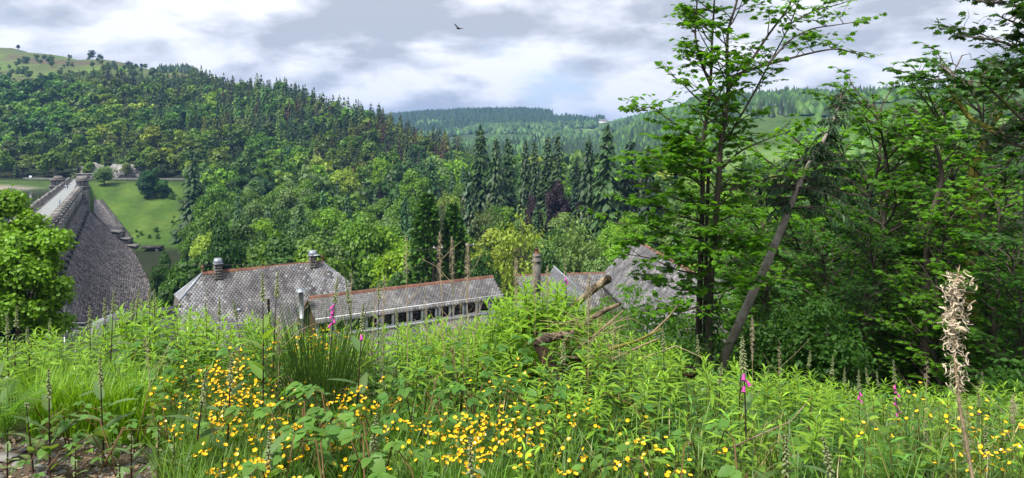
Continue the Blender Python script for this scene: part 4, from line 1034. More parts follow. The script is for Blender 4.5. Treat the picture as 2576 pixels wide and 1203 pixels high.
# ------------------------------------------------------------------ people on the dam, bird
def person(loc, rz, label, shirt, trousers, lean=0.0):
    root = thing('person', loc, label, 'person', absolute=False, rz=rz)
    J = {'pel': (0, 0, .95), 'sp': (0, 0, 1.2), 'ch': (0, .0, 1.42), 'nk': (0, 0, 1.55), 'hd': (0, .02, 1.66), 'ht': (0, .02, 1.77),
         'kl': (-.1, .18, .52), 'al': (-.1, .10, .08), 'tl': (-.1, .25, .04), 'kr': (.1, .03, .52), 'ar': (.1, -.28, .12), 'tr': (.1, -.15, .04),
         'sl': (-.2, 0, 1.43), 'el': (-.25, -.08, 1.15), 'wl': (-.24, .02, .9), 'fl': (-.24, .05, .8), 'sr': (.2, 0, 1.43), 'er': (.25, .02, 1.15), 'wr': (.24, .16, .93), 'fr': (.24, .2, .84)}
    R_ = {'pel': .15, 'sp': .13, 'ch': .15, 'nk': .055, 'hd': .095, 'ht': .08, 'kl': .065, 'al': .045, 'tl': .04, 'kr': .065, 'ar': .045, 'tr': .04, 'sl': .065, 'el': .048, 'wl': .035, 'fl': .035, 'sr': .065, 'er': .048, 'wr': .035, 'fr': .035}
    E = [('pel', 'sp'), ('sp', 'ch'), ('ch', 'nk'), ('nk', 'hd'), ('hd', 'ht'), ('pel', 'kl'), ('kl', 'al'), ('al', 'tl'), ('pel', 'kr'), ('kr', 'ar'), ('ar', 'tr'), ('ch', 'sl'), ('sl', 'el'), ('el', 'wl'), ('wl', 'fl'), ('ch', 'sr'), ('sr', 'er'), ('er', 'wr'), ('wr', 'fr')]
    ks = list(J); me = bpy.data.meshes.new('body'); me.from_pydata([J[k] for k in ks], [(ks.index(a_), ks.index(b_)) for a_, b_ in E], [])
    o = link('body', me, root); m = o.modifiers.new('s', 'SKIN'); sv = me.skin_vertices[0].data
    for i, k in enumerate(ks): sv[i].radius = (R_[k]*(1.25 if k in ('pel', 'ch', 'sp') else 1), R_[k]); sv[i].use_root = (i == 0)
    ss = o.modifiers.new('d', 'SUBSURF'); ss.levels = ss.render_levels = 1
    m_, t = newmat('clothes'); tc = N('ShaderNodeTexCoord', t); sp = N('ShaderNodeSeparateXYZ', t); L(t, tc.outputs['Object'], sp.inputs[0])
    c = MIXC(t, MATH(t, 'GREATER_THAN', sp.outputs[2], .98), trousers, shirt); c = MIXC(t, MATH(t, 'GREATER_THAN', sp.outputs[2], 1.5), c, (.45, .28, .2))
    p = N('ShaderNodeBsdfPrincipled', t); L(t, c, p.inputs['Base Color']); p.inputs['Roughness'].default_value = .9; L(t, p.outputs[0], N('ShaderNodeOutputMaterial', t).inputs[0])
    me.materials.append(m_)
    hr = Acc(); pv, pf = box(0, .0, 1.75, .18, .2, .13); pv[4:, :2] *= .55; hr.add(pv, pf); link('hair', hr.mesh('hair', [M['bark']]), root)
    return root
for (u, Y, s, lab, sh, tr, rz) in ((176, 288, -4.0, 'person in white top walking beside another near the far end of the dam', (.7, .75, .8), (.12, .2, .4), 0.5), (182, 286, -3.2, 'person in dark top walking beside the one in white on the dam', (.05, .08, .15), (.05, .05, .07), .5),
                        (0, 214, -1.0, 'person in light blue top by the right parapet of the dam', (.15, .4, .6), (.1, .12, .2), 2.4), (0, 203, -4.4, 'person dressed in black by the left parapet of the dam', (.02, .02, .03), (.35, .3, .25), .6)):
    p = D(s, Y, -17.97); person(tuple(p), rz, lab, sh, tr)
p = P(1154, 72, 70); bird = thing('bird', p, 'dark bird of prey gliding high in front of the clouds', 'bird', absolute=False, rz=.5)
a = Acc(); v, f = tube([(0, -.32, 0), (0, -.2, .02), (0, 0, 0), (0, .18, 0), (0, .27, .01), (0, .33, 0)], [.03, .06, .09, .07, .045, .01], 8); a.add(v, f)
for s in (-1, 1):
    a.add([(s*.05, .12, .03), (s*.35, .2, .14), (s*.72, .05, .22), (s*.7, -.05, .2), (s*.35, -.08, .11), (s*.05, -.12, .02)], np.array([[0, 1, 4, 5], [1, 2, 3, 4]]))
a.add([(-.03, -.25, 0), (.03, -.25, 0), (.1, -.55, -.02), (-.1, -.55, -.02)], np.array([[0, 1, 2, 3]]))
o = link('body', a.mesh('body', [M['stem_dark']]), bird); bird.rotation_euler = (.1, .28, .9)

# ------------------------------------------------------------------ slate roofed buildings
AX = unit([.840, .542, 0]); NX = V3(AX[1], -AX[0], 0)        # ridge direction, and horizontal towards us
slate_t = box(0, 0, 0, 1, 1, 1)
def slate_plane(root, O, a, b, inside, wa, wb, sw=.27, ex=.19, mat=None, limit=300, name='slate', seed=1, coarse=1):
    """courses of overlapping slates: O ridge corner, a along, b down-slope (unit), inside(x,y) keeps a slate"""
    a, b = unit(a), unit(b); n = unit(np.cross(a, b)); n = n if n[2] > 0 else -n; Ms = []; r_ = np.random.default_rng(seed)
    ny = int(wb[1]/ex)
    for j in range(int(wb[0]/ex), ny):
        off = (j % 2)*.5*sw
        for i in range(int(wa[0]/sw)-1, int(wa[1]/sw)+1):
            x, y = i*sw+off+sw/2, (j+.5)*ex
            if not inside(x, y): continue
            bb = unit(b + n*(-.055 + r_.normal(0, .012))); aa = unit(a + b*r_.normal(0, .012)); nn = unit(np.cross(aa, bb)); nn = nn if nn[2] > 0 else -nn
            m = np.eye(4); m[:3, 0] = aa*(sw-.018+r_.normal(0, .004)); m[:3, 1] = bb*(ex*1.5); m[:3, 2] = nn*.016; m[:3, 3] = np.asarray(O)+a*x+b*y+n*(.03+r_.uniform(0, .006)); Ms.append(m)
    if Ms: pieces(root, name, Ms, mat or M['slate'], slate_t, limit, joined=name+'s')
    return len(Ms)
def polym(name, pts, mat, root): 
    return link(name, mk(name, [tuple(p) for p in pts], [np.array([list(range(len(pts)))])], [mat]), root)
def ridge_tiles(root, p, q, n, crest=True, mat=None):
    p, q = V3(*p), V3(*q); d = (q-p)/n; u_ = unit(d); s = V3(u_[1], -u_[0], 0)
    V = []; prof_ = [(-.17, -.12), (-.1, .02), (-.025, .09), (.025, .09), (.1, .02), (.17, -.12)]
    for e in (0, .97):
        for x, z in prof_: V.append(s*x*(1 if e == 0 else .95) + V3(0, 0, z) + d*e)
    m = len(prof_); F = [[j, j+1, m+j+1, m+j] for j in range(m-1)]
    a = Acc(); a.add(V, np.array(F))
    if crest:
        L_ = np.linalg.norm(d)
        for e in (.1, .42, .74): a.add(*obox(d*e+V3(0, 0, .08)-s*.015, d*.16, s*.03, V3(0, 0, .07)))
    me = a.mesh('ridge_tile', [mat or M['terracotta']])
    for k in range(n): put(root, 'ridge_tile', me, p+d*k, 0)

R0, R1 = V3(-25.4, 60, -10.7), V3(-17.0, 65.6, -10.7)
hall = thing('slate_roofed_hall', (R0[0], R0[1], g1(R0[0], R0[1])), 'large hall with grey slate half hipped roof, red crested ridge and two roof vents', 'building')
slope = unit(NX*1.0 + V3(0, 0, -1.5)); Lr = np.linalg.norm(R1-R0); SL = 7.2
def in_front(x, y):
    if y < 2.16: return -1.9*(y/2.16)-.02 < x < Lr+1.95*(y/2.16)
    return -1.9 < x < Lr+1.95
front = [R0, R1, R1+AX*1.95+slope*2.16, R1+AX*1.95+slope*SL, R0-AX*1.9+slope*SL, R0-AX*1.9+slope*2.16]
polym('roof', front, M['slate_base'], hall)
hr = np.random.default_rng(17)
PALE = {}
def pale_at(x, y):
    k = (round(x, 3), round(y, 3))
    if k not in PALE:
        q = 0.0
        for xv in (Lr*.115, Lr*.905): q = max(q, (.85 if abs(x-xv) < .34+.16*math.sin(y*3+xv) and y > .6 else 0)*(1-.07*y))
        if x > Lr-.1: q = max(q, .55)
        if x < -.1: q = max(q, .7)
        if x > Lr*.7 and y < 3.5: q = max(q, .22)
        PALE[k] = hr.random() < q
    return PALE[k]
slate_plane(hall, R0, AX, slope, lambda x, y: in_front(x, y) and not pale_at(x, y), (-2.2, Lr+2.2), (0, SL), seed=3, limit=230)
slate_plane(hall, R0, AX, slope, lambda x, y: in_front(x, y) and pale_at(x, y), (-2.2, Lr+2.2), (0, SL), seed=4, limit=70, mat=M['slate_pale'], name='washed_slate')
slopeb = unit(-NX + V3(0, 0, -1.5))
polym('rear_roof', [R1, R0, R0-AX*1.9+slopeb*2.16, R0-AX*1.9+slopeb*SL, R1+AX*1.95+slopeb*SL, R1+AX*1.95+slopeb*2.16], M['slate'], hall)
for sgn, Rr in ((-1, R0), (1, R1)):
    e1, e2 = Rr+AX*1.93*sgn+slope*2.16, Rr+AX*1.93*sgn+slopeb*2.16
    polym('hip', [Rr, e1, e2], M['slate_pale'], hall)
    mid_ = (e1+e2)/2; bdir = unit(mid_-Rr); hl = np.linalg.norm(mid_-Rr); hw = np.linalg.norm(e1-e2)/2
    slate_plane(hall, Rr, unit(e1-e2), bdir, lambda x, y: abs(x) < hw*y/hl-.05, (-hw, hw), (0, hl), mat=M['slate_pale'], name='hip_slate', seed=5)  # paler hip slates: sky reflection put into their colour
    polym('gable_wall', [e1, e2, Rr+AX*1.9*sgn+slopeb*SL, Rr+AX*1.9*sgn+slope*SL], M['rubble'], hall)
    for e in (e1, e2): a = Acc(); a.add(*tube([Rr+V3(0, 0, .03), e+V3(0, 0, .03)], .09, 6)); link('lead_hip_flashing', a.mesh('lead_hip_flashing', [M['lead']]), hall)
    # fleur finial of terracotta
    f0 = Rr; a = Acc(); a.add(*tube([f0, f0+V3(0, 0, .35), f0+V3(0, 0, .5), f0+V3(0, 0, .62), f0+V3(0, 0, .8)], [.09, .06, .12, .05, .03], 8)); a.add(*obox(f0+V3(-.13, -.03, .5), (.26, 0, 0), (0, .06, 0), (0, 0, .09)))
    link('finial', a.mesh('finial', [M['terracotta']]), hall)
    # verge slates pale strip along the half hip
    a = Acc(); q0, q1 = Rr+AX*sgn*.05+slope*.1, e1; a.add(*obox(q0+V3(0, 0, .04), q1-q0, AX*(-sgn)*.38, V3(0, 0, .02))); link('lead_strip', a.mesh('lead_strip', [M['lead']]), hall)
ridge_tiles(hall, R0+V3(0, 0, .04), R1+V3(0, 0, .04), 26)
for lab, f in (('vent', .115), ('vent', .905)):
    c = R0+(R1-R0)*f + NX*.18; v_ = []
    def vb(zc, h, w_, d_, tp=1.0):
        v, ff = box(0, 0, 0, w_, d_, h); v[4:, :2] *= tp; return V3(0, 0, 0)+ (v[:, :1]*AX + v[:, 1:2]*NX + v[:, 2:]*V3(0, 0, 1)) + c + V3(0, 0, zc), ff
    a = Acc(); a.add(*vb(0.0, 1.5, .58, .58)); st = link('roof_vent', a.mesh('roof_vent', [M['rubble']]), hall)
    for zz in np.arange(-.55, .65, .22):
        for q in (-1, 0, 1):
            a = Acc(); ww = random.uniform(.15, .24); a.add(*obox(c+NX*.29+AX*(q*.2-ww/2)+V3(0, 0, zz), AX*ww, NX*.035, V3(0, 0, .17)), random.random()); link('stone', a.mesh('stone', [M['rubble']]), st)
    a = Acc(); a.add(*vb(.95, .42, .70, .70, .66)); a.add(*vb(.735, .06, .74, .74)); link('lead_cap', a.mesh('lead_cap', [M['lead']]), st)
a = Acc(); p = R0+(R1-R0)*.905+NX*.5+V3(0, 0, .72); a.add(*obox(p, AX*.5, NX*.08, V3(0, 0, .07))); link('floodlight', a.mesh('floodlight', [M['white']]), hall)
for k, (x, y) in enumerate(((2.3, 3.4), (4.6, 3.9), (7.2, 4.6), (5.0, 5.6))):
    n_ = unit(np.cross(AX, slope)); n_ = n_ if n_[2] > 0 else -n_
    c = R0+AX*x+slope*y+n_*.06; a = Acc(); a.add(*obox(c, AX*.3, slope*.24, n_*.02)); link('pale_slate', a.mesh('pale_slate', [M['lead']]), hall)
a = Acc(); a.add(*obox(R0-AX*1.8+NX*4.0+V3(0, 0, -13), AX*(Lr+3.6), NX*-8, V3(0, 0, 7.1))); link('wall', a.mesh('wall', [M['rubble']]), hall)

# long building with clerestory windows
L0, L1 = V3(-13.9, 50, -10.6), V3(-1.5, 58, -10.6); LL = np.linalg.norm(L1-L0)
lng = thing('long_slate_building', (L0[0], L0[1], g1(L0[0], L0[1])), 'long low slate building with a strip of white framed clerestory windows and red ridge', 'building')
s1 = unit(NX*1.8+V3(0, 0, -1.42)); w1 = 2.3
polym('upper_roof', [L0, L1, L1+s1*w1, L0+s1*w1], M['slate_base'], lng)
slate_plane(lng, L0, AX, s1, lambda x, y: 0 <= x < LL, (0, LL), (0, w1), sw=.24, ex=.17, seed=7)
s1b = unit(-NX*1.8+V3(0, 0, -1.42)); polym('rear_roof', [L1, L0, L0+s1b*3, L1+s1b*3], M['slate'], lng)
ridge_tiles(lng, L0+V3(0, 0, .04), L1+V3(0, 0, .04), 34, crest=False)
E0 = L0+NX*1.45+V3(0, 0, -1.12); E1 = L1+NX*1.45+V3(0, 0, -1.12)
a = Acc(); a.add(*obox(E0+V3(0, 0, -1.45), E1-E0, -NX*.12, V3(0, 0, 1.45))); link('wall', a.mesh('wall', [M['concrete']]), lng)
a = Acc(); a.add(*obox(E0+V3(0, 0, -1.38), E1-E0, NX*.10, V3(0, 0, .18))); a.add(*obox(E0+NX*.02+V3(0, 0, -.10), E1-E0, NX*.06, V3(0, 0, .10))); link('window_sill', a.mesh('window_sill', [M['white']]), lng)
nw = 13; wl = LL/nw
for k in range(nw):
    o_ = E0 + AX*(wl*k+.06); fr = Acc(); ww = wl-.12; zz = V3(0, 0, -1.19); hh = 1.09
    for (dx, dz, sx_, sz_) in ((0, 0, .17, hh), (ww-.17, 0, .17, hh), (0, 0, ww, .09), (0, hh-.09, ww, .09)):
        fr.add(*obox(o_+AX*dx+zz+V3(0, 0, dz)+NX*(.03+.002*(sx_ > .2)), AX*sx_, NX*.07, V3(0, 0, sz_)))
    wf = link('window', fr.mesh('window', [M['white']]), lng)
    a = Acc(); a.add(*obox(o_+AX*.15+zz+V3(0, 0, .07)+NX*.015, AX*(ww-.3), NX*.02, V3(0, 0, hh-.14))); link('pane', a.mesh('pane', [M['glass']]), wf)
Q0 = L0+NX*1.5+V3(0, 0, -2.52); s2 = unit(NX*1.0+V3(0, 0, -.72)); w2 = 5.5; Q1 = Q0+(L1-L0)
polym('lower_roof', [Q0, Q1, Q1+s2*w2, Q0+s2*w2], M['slate_base'], lng)
slate_plane(lng, Q0, AX, s2, lambda x, y: 0 <= x < LL, (0, LL), (0, w2), sw=.24, ex=.19, seed=8, name='lower_slate', limit=250)
a = Acc(); a.add(*obox(Q0+s2*w2-NX*.2+V3(0, 0, -7), AX*LL, -NX*8, V3(0, 0, 6.9))); link('rear_wall', a.mesh('rear_wall', [M['rubble']]), lng)
polym('gable', [L0+AX*.3+V3(0, 0, -.1), L0+AX*.3+s1*2.2, L0+AX*.3+NX*1.8+V3(0, 0, -4), L0+AX*.3-NX*2.4+V3(0, 0, -4), L0+AX*.3+s1b*2.9], M['brownwood'], lng)
for ss_, ln_ in ((s1, 2.4), (s1b, 3.0)):
    a = Acc(); a.add(*obox(L0-AX*.06+V3(0, 0, -.22), ss_*ln_, AX*.06, V3(0, 0, .24))); link('bargeboard', a.mesh('bargeboard', [M['brownwood']]), lng)
flue = thing('metal_flue', P(759, 790, 49), 'tall metal flue pipe with a pale conical cap beside the gable of the long building', 'flue')
p0, p1 = V3(*P(759, 800, 49)), V3(*P(757.5, 733, 49)); a = Acc(); a.add(*tube([p0, p1], .16, 12)); link('pipe', a.mesh('pipe', [M['metal']]), flue)
a = Acc(); a.add(*tube([p1+V3(0, 0, .0), p1+V3(0, 0, .08), p1+V3(0, 0, .20)], [.34, .34, .03], 14)); link('cap', a.mesh('cap', [M['lead']]), flue)
fl2 = thing('metal_flue', P(775, 860, 47.5), 'dark drainpipe-like flue in front of the long building gable', 'flue')
a = Acc(); a.add(*tube([V3(*P(776, 900, 47.5)), V3(*P(772, 772, 47.5))], .13, 10)); link('pipe', a.mesh('pipe', [M['darkmetal']]), fl2)
fl3 = thing('metal_flue', P(676, 830, 52), 'thin rusty pipe standing against the big slate roof', 'flue')
a = Acc(); a.add(*tube([V3(*P(680, 860, 52)), V3(*P(675, 752, 52))], .09, 8)); link('pipe', a.mesh('pipe', [M['brownwood']]), fl3)

# cottages to the right
C0, C1 = V3(*P(1300, 693, 78)), V3(*P(1560, 685, 82)); CA = unit(C1-C0); CN = V3(CA[1], -CA[0], 0)
cot = thing('slate_cottage', (C0[0], C0[1], g1(C0[0], C0[1])), 'low slate cottage with brick chimney, seen between the log and the half leafed tree', 'building')
sC = unit(CN+V3(0, 0, -.85)); polym('roof', [C0, C1, C1+sC*5, C0+sC*5], M['slate_base'], cot)
slate_plane(cot, C0, CA, sC, lambda x, y: 0 <= x < np.linalg.norm(C1-C0), (0, np.linalg.norm(C1-C0)), (0, 5), sw=.32, ex=.24, seed=11, limit=250)
ridge_tiles(cot, C0, C1, 24, crest=False)
a = Acc(); a.add(*obox(C0+sC*4.8+V3(0, 0, -6), C1-C0, -CN*6, V3(0, 0, 5.9))); link('wall', a.mesh('wall', [M['rubble']]), cot)
ch = V3(*P(1350, 708, 74)); a = Acc(); a.add(*box(ch[0], ch[1], ch[2]+.4, .78, .7, 4.2)); a.add(*box(ch[0], ch[1], ch[2]+2.05, .98, .9, .16)); a.add(*box(ch[0], ch[1], ch[2]+2.6, .8, .72, .3)); chn = link('chimney', a.mesh('chimney', [M['dam_grey']]), cot)
a = Acc(); a.add(*tube([ch+V3(0, 0, 2.7), ch+V3(0, 0, 3.3)], [.24, .2], 10)); link('chimney_pot', a.mesh('chimney_pot', [M['terracotta']]), chn)
G0 = V3(*P(1392, 672, 62)); sg_ = unit(V3(.62, -.5, -.62)); ga = unit(V3(-.62, -.78, 0)); 
dor = thing('porch_roof', (G0[0], G0[1], g1(G0[0], G0[1])), 'small steep pale slate roof behind the bracken mound', 'building')
gb = unit(V3(.80, -.10, -.72)); gn = unit(V3(-.25, -1, -.05)*[1, 1, 0]); 
polym('roof', [G0, G0+gb*3.6, G0+gb*3.6+gn*2.6+V3(0, 0, -2.4), G0+gn*2.6+V3(0, 0, -2.4)], M['slate_base'], dor)
dn_ = unit(gn*2.6+V3(0, 0, -2.4)); slate_plane(dor, G0, gb, dn_, lambda x, y: 0 <= x < 3.6, (0, 3.6), (0, 3.5), sw=.3, ex=.26, mat=M['slate_pale'], seed=12)
a = Acc(); a.add(*obox(G0+V3(-.03, 0, .02), gb*3.7, V3(.06, .1, .0), V3(.05, 0, .10))); link('lead_flashing', a.mesh('lead_flashing', [M['lead']]), dor)
a = Acc(); a.add(*obox(G0+V3(0, 1.5, -7), V3(2.5, 0, 0), V3(0, 2, 0), V3(0, 0, 3.4))); link('wall', a.mesh('wall', [M['rubble']]), dor)
T0, T1 = V3(*P(1594, 600, 82)), V3(*P(1780, 700, 57)); T1[2] = T0[2]; TA = unit(T1-T0); TN = V3(-TA[1], TA[0], 0); TN = TN if TN[0] < 0 else -TN
tall = thing('tall_slate_building', (T0[0], T0[1], g1(T0[0], T0[1])), 'tall steep slate roof half hidden behind the twin stemmed sycamore', 'building')
sT = unit(TN*1.0+V3(0, 0, -1.15)); TL = np.linalg.norm(T1-T0)
polym('roof', [T0, T1, T1+sT*6.2, T0+sT*6.2], M['slate_base'], tall)
slate_plane(tall, T0, TA, sT, lambda x, y: 0 <= x < TL, (0, TL), (0, 6.2), sw=.34, ex=.28, seed=13, limit=300)
sT2 = unit(-TN+V3(0, 0, -1.15)); polym('rear_roof', [T1, T0, T0+sT2*8, T1+sT2*8], M['slate'], tall); ridge_tiles(tall, T0, T1, 40, crest=False)
a = Acc(); a.add(*obox(T0+sT*5.9+V3(0, 0, -8), T1-T0, -TN*9, V3(0, 0, 7.8))); link('wall', a.mesh('wall', [M['rubble']]), tall)
H0, H1 = V3(*P(1740, 700, 55)), V3(*P(1900, 712, 52)); HA = unit(H1-H0); HN = V3(HA[1], -HA[0], 0); sH = unit(HN+V3(0, 0, -.8))
out_ = thing('slate_outhouse', (H0[0], H0[1], g1(H0[0], H0[1])), 'low slate roof glimpsed between the sycamore stems and the leaning trunk', 'building')
polym('roof', [H0, H1, H1+sH*3.4, H0+sH*3.4], M['slate_base'], out_); slate_plane(out_, H0, HA, sH, lambda x, y: True, (0, np.linalg.norm(H1-H0)), (0, 3.4), sw=.3, ex=.22, seed=14, limit=200)
a = Acc(); a.add(*obox(H0+sH*3.2+V3(0, 0, -6), H1-H0, -HN*5, V3(0, 0, 5.8))); link('wall', a.mesh('wall', [M['rubble']]), out_)
# lower left: rendered hut, steel railing
hp = V3(*P(228, 812, 42)); hutb = thing('rendered_shed', (hp[0], hp[1], g1(hp[0], hp[1])), 'grey rendered shed with dark roof edge below the dam face', 'building')
a = Acc(); a.add(*obox(hp+V3(0, 0, -6), V3(.55, 0, 0), V3(0, 3, 0), V3(0, 0, 6))); a.add(*obox(hp+V3(.9, .3, -6), V3(2.3, .5, 0), V3(0, 3, 0), V3(0, 0, 5.75))); link('wall', a.mesh('wall', [M['concrete']]), hutb)
a = Acc(); a.add(*obox(hp+V3(.6, .0, -.22), V3(2.8, .6, .28), V3(0, 3.4, 0), V3(0, 0, .09))); link('roof', a.mesh('roof', [M['darkmetal']]), hutb)
rl = thing('steel_railing', P(140, 840, 38), 'pale tubular steel railing beside the grey shed at the foot of the oak', 'railing')
for k in range(4):
    a = Acc(); p = P(138+26*k, 838, 38); a.add(*tube([p-Vector((0, 0, 1)), p+Vector((0, 0, .55))], .03, 6)); link('post', a.mesh('post', [M['metal']]), rl)
for zz in (.1, .3, .52):
    a = Acc(); a.add(*tube([P(120, 838, 38)+Vector((0, 0, zz)), P(216, 838, 38)+Vector((0, 0, zz))], .025, 6)); link('rail', a.mesh('rail', [M['metal']]), rl)
lp = thing('lamp_post', P(162, 800, 44), 'slim grey lamp post between the oak and the dam face', 'lamp post')
a = Acc(); a.add(*tube([P(163, 860, 44), P(162, 710, 44)], .05, 8)); link('post', a.mesh('post', [M['metal']]), lp)
a = Acc(); p = P(160, 709, 44); a.add(*box(p.x, p.y, p.z, .4, .2, .1)); link('lamp_head', a.mesh('lamp_head', [M['metal']]), lp)
# utility poles and wires
def upole(u, vt, vb, Y, r_, label, arm=False):
    t = thing('utility_pole', P(u, vb, Y), label, 'utility pole'); b_ = P(u, vb, Y); b_.z = g1(b_.x, Y)
    a = Acc(); a.add(*tube([b_, P(u+1, vt, Y)], [r_, r_*.8], 8)); link('pole', a.mesh('pole', [M['pole']]), t)
    if arm:
        a = Acc(); q = V3(*P(u+1, vt+6, Y)); a.add(*obox(q-V3(.5, .05, 0), V3(1.0, 0, 0), V3(0, .1, 0), V3(0, 0, .12))); link('crossarm', a.mesh('crossarm', [M['pole']]), t)
        for dx in (-.4, .4): a = Acc(); a.add(*tube([q+V3(dx, 0, .12), q+V3(dx, 0, .3)], [.05, .03], 6)); link('insulator', a.mesh('insulator', [M['white']]), t)
    return V3(*P(u+1, vt+4, Y))
w1_ = upole(1101, 620, 715, 72, .17, 'tall wooden utility pole behind the ridge of the long building', True)
w2_ = upole(1089, 660, 715, 71, .13, 'shorter wooden pole just left of the tall utility pole')
w3_ = upole(1181, 612, 715, 80, .07, 'thin pole with white insulator right of the wooden utility pole', True)
def wire(label, p, q, sag):
    pts = [V3(*p)*(1-t)+V3(*q)*t - V3(0, 0, sag*4*t*(1-t)) for t in np.linspace(0, 1, 14)]
    a = Acc(); a.add(*tube(pts, .018, 4)); tag(link('overhead_wire', a.mesh('overhead_wire', [M['darkmetal']])), label, 'wire')
wire('overhead wire from the tall pole down left behind the long roof', w1_, P(880, 735, 57), .8)
wire('overhead wire from the tall pole to the thin pole', w1_, w3_, .6)
wire('overhead wire running right from the thin pole towards the steep roof', w3_, P(1640, 645, 84), .8)
wire('overhead wire running left from the tall pole behind the roof vents', w1_, P(180, 655, 70), 1.0)
wire('second overhead wire falling from the tall pole towards the flue', w1_, P(765, 745, 50), 1.4)
# white farm far up the valley, mast on the right hill
fm = thing('farmhouse', P(1513, 310, 1250), 'tiny white farmhouse on the pale field far up the valley', 'building')
p = V3(*P(1508, 312, 1250)); a = Acc(); a.add(*obox(p, V3(13, 0, 0), V3(0, 7, 0), V3(0, 0, 5))); link('wall', a.mesh('wall', [M['white']]), fm)
a = Acc(); a.add([p+V3(-.5, -.5, 5), p+V3(13.5, -.5, 5), p+V3(13.5, 3.5, 8.5), p+V3(-.5, 3.5, 8.5), p+V3(-.5, 7.5, 5), p+V3(13.5, 7.5, 5)], np.array([[0, 1, 2, 3], [3, 2, 5, 4]])); link('roof', a.mesh('roof', [M['slate']]), fm)
for u_ in (2052, 2058):
    ms = thing('radio_mast', P(u_, 248, 880), 'thin mast on the skyline of the right hill, ' + ('left one of two' if u_ == 2052 else 'right one of two'), 'mast')
    a = Acc(); a.add(*tube([P(u_, 252, 880), P(u_, 228, 880)], .35, 5)); link('pole', a.mesh('pole', [M['darkmetal']]), ms)
# ------------------------------------------------------------------ near trees with real leaves
def branch_pts(s, d, L_, n=6, wob=.08, lift=0.1, droop=0.25, r=RNG):
    s = np.asarray(s, float); d = unit(d); pts = [s]
    for k in range(n):
        t = (k+1)/n; d = unit(d + r.normal(0, wob, 3) + V3(0, 0, lift*(1-t)-droop*t*.5)); pts.append(pts[-1]+d*L_/n)
    return np.array(pts)
class Leafy:
    def __init__(s, seed): s.w = Acc(); s.p = []; s.f = []; s.u = []; s.s = []; s.t = []; s.r = np.random.default_rng(seed)
    def leaves(s, p, d, n, size, spread=.10, flat=.35):
        r = s.r
        for q in range(n):
            a = r.uniform(0, 6.28); o = V3(math.cos(a), math.sin(a), r.uniform(-.35, .15))
            s.p.append(p + o*spread*r.uniform(.3, 1)); s.f.append(o*.9 + np.asarray(d)*.5 + V3(0, 0, -.35)); s.u.append(V3(0, 0, 1)+r.normal(0, flat, 3)+o*.3)
            s.s.append(size*r.uniform(.6, 1.2)); s.t.append(r.uniform(0, 1))
    def twig(s, p, d, L_, rad, leaf, per=3, step=.13, sides=4):
        pts = branch_pts(p, d, L_, max(3, int(L_/.16)), .16, .1, .2, s.r); s.w.add(*tube(pts, np.linspace(rad, rad*.3, len(pts)), sides, cap=False))
        n = max(2, int(L_/step))
        for k in range(n):
            t = (k+.7)/n; i = min(int(t*(len(pts)-1)), len(pts)-2); f = t*(len(pts)-1)-i
            s.leaves(pts[i]*(1-f)+pts[i+1]*f, d, per, leaf)
    def limb(s, pts, r0, r1, nb, bl, leaf, t0=.1, per=3, sides=7, twl=.7, up=.25, skip=0, dirf=None, step=.13):
        pts = np.asarray([tuple(p) for p in pts], float); 
        # smooth resample
        tt = np.linspace(0, 1, len(pts)); ts = np.linspace(0, 1, len(pts)*3); P_ = np.stack([np.interp(ts, tt, pts[:, k]) for k in range(3)], 1)
        P_[1:-1] = (P_[:-2]+P_[1:-1]*2+P_[2:])/4
        s.w.add(*tube(P_, np.linspace(r0, r1, len(P_)), sides))
        for k in range(nb):
            t = t0+(1-t0)*(k+s.r.uniform(0, 1))/nb; i = min(int(t*(len(P_)-1)), len(P_)-2); p = P_[i]; tg = unit(P_[i+1]-P_[i])
            a = s.r.uniform(0, 6.28); d = unit(V3(math.cos(a), math.sin(a), up) + tg*.35)
            if dirf is not None: d = dirf(d, t)
            L_ = bl*s.r.uniform(.55, 1.1)*(1.1-.45*t); b = branch_pts(p, d, L_, 6, .12, .12, .22, s.r); rr = max(.006, min(r0*.45, .012*L_+.006))
            s.w.add(*tube(b, np.linspace(rr, rr*.35, 7), 5, cap=False))
            m = max(2, int(L_/.28))
            for j in range(m):
                t2 = .25+.75*(j+.5)/m; i2 = min(int(t2*6), 5); q = b[i2]*(1-(t2*6-i2))+b[i2+1]*(t2*6-i2); td = unit(b[i2+1]-b[i2])
                sd = unit(np.cross(td, V3(0, 0, 1)))*(1 if j % 2 else -1)
                s.twig(q, sd*.9+td*.7+V3(0, 0, .1), twl*(1.1-.6*t2)*s.r.uniform(.6, 1.1), rr*.5, leaf, per, step)
            s.leaves(b[-1], td, per*2, leaf)
    def build(s, root, tmpl, leafmat_, col, bark, trunk='trunk', crown='crown'):
        link(trunk, s.w.mesh(trunk, [bark], smooth=True), root)
        if s.p:
            a = Acc(); stamp(a, *tmpl, frames(s.p, s.f, s.u, s.s), s.t); o = link(crown, a.mesh(crown, [leafmat_]), root); o.color = (*col, 1); return o

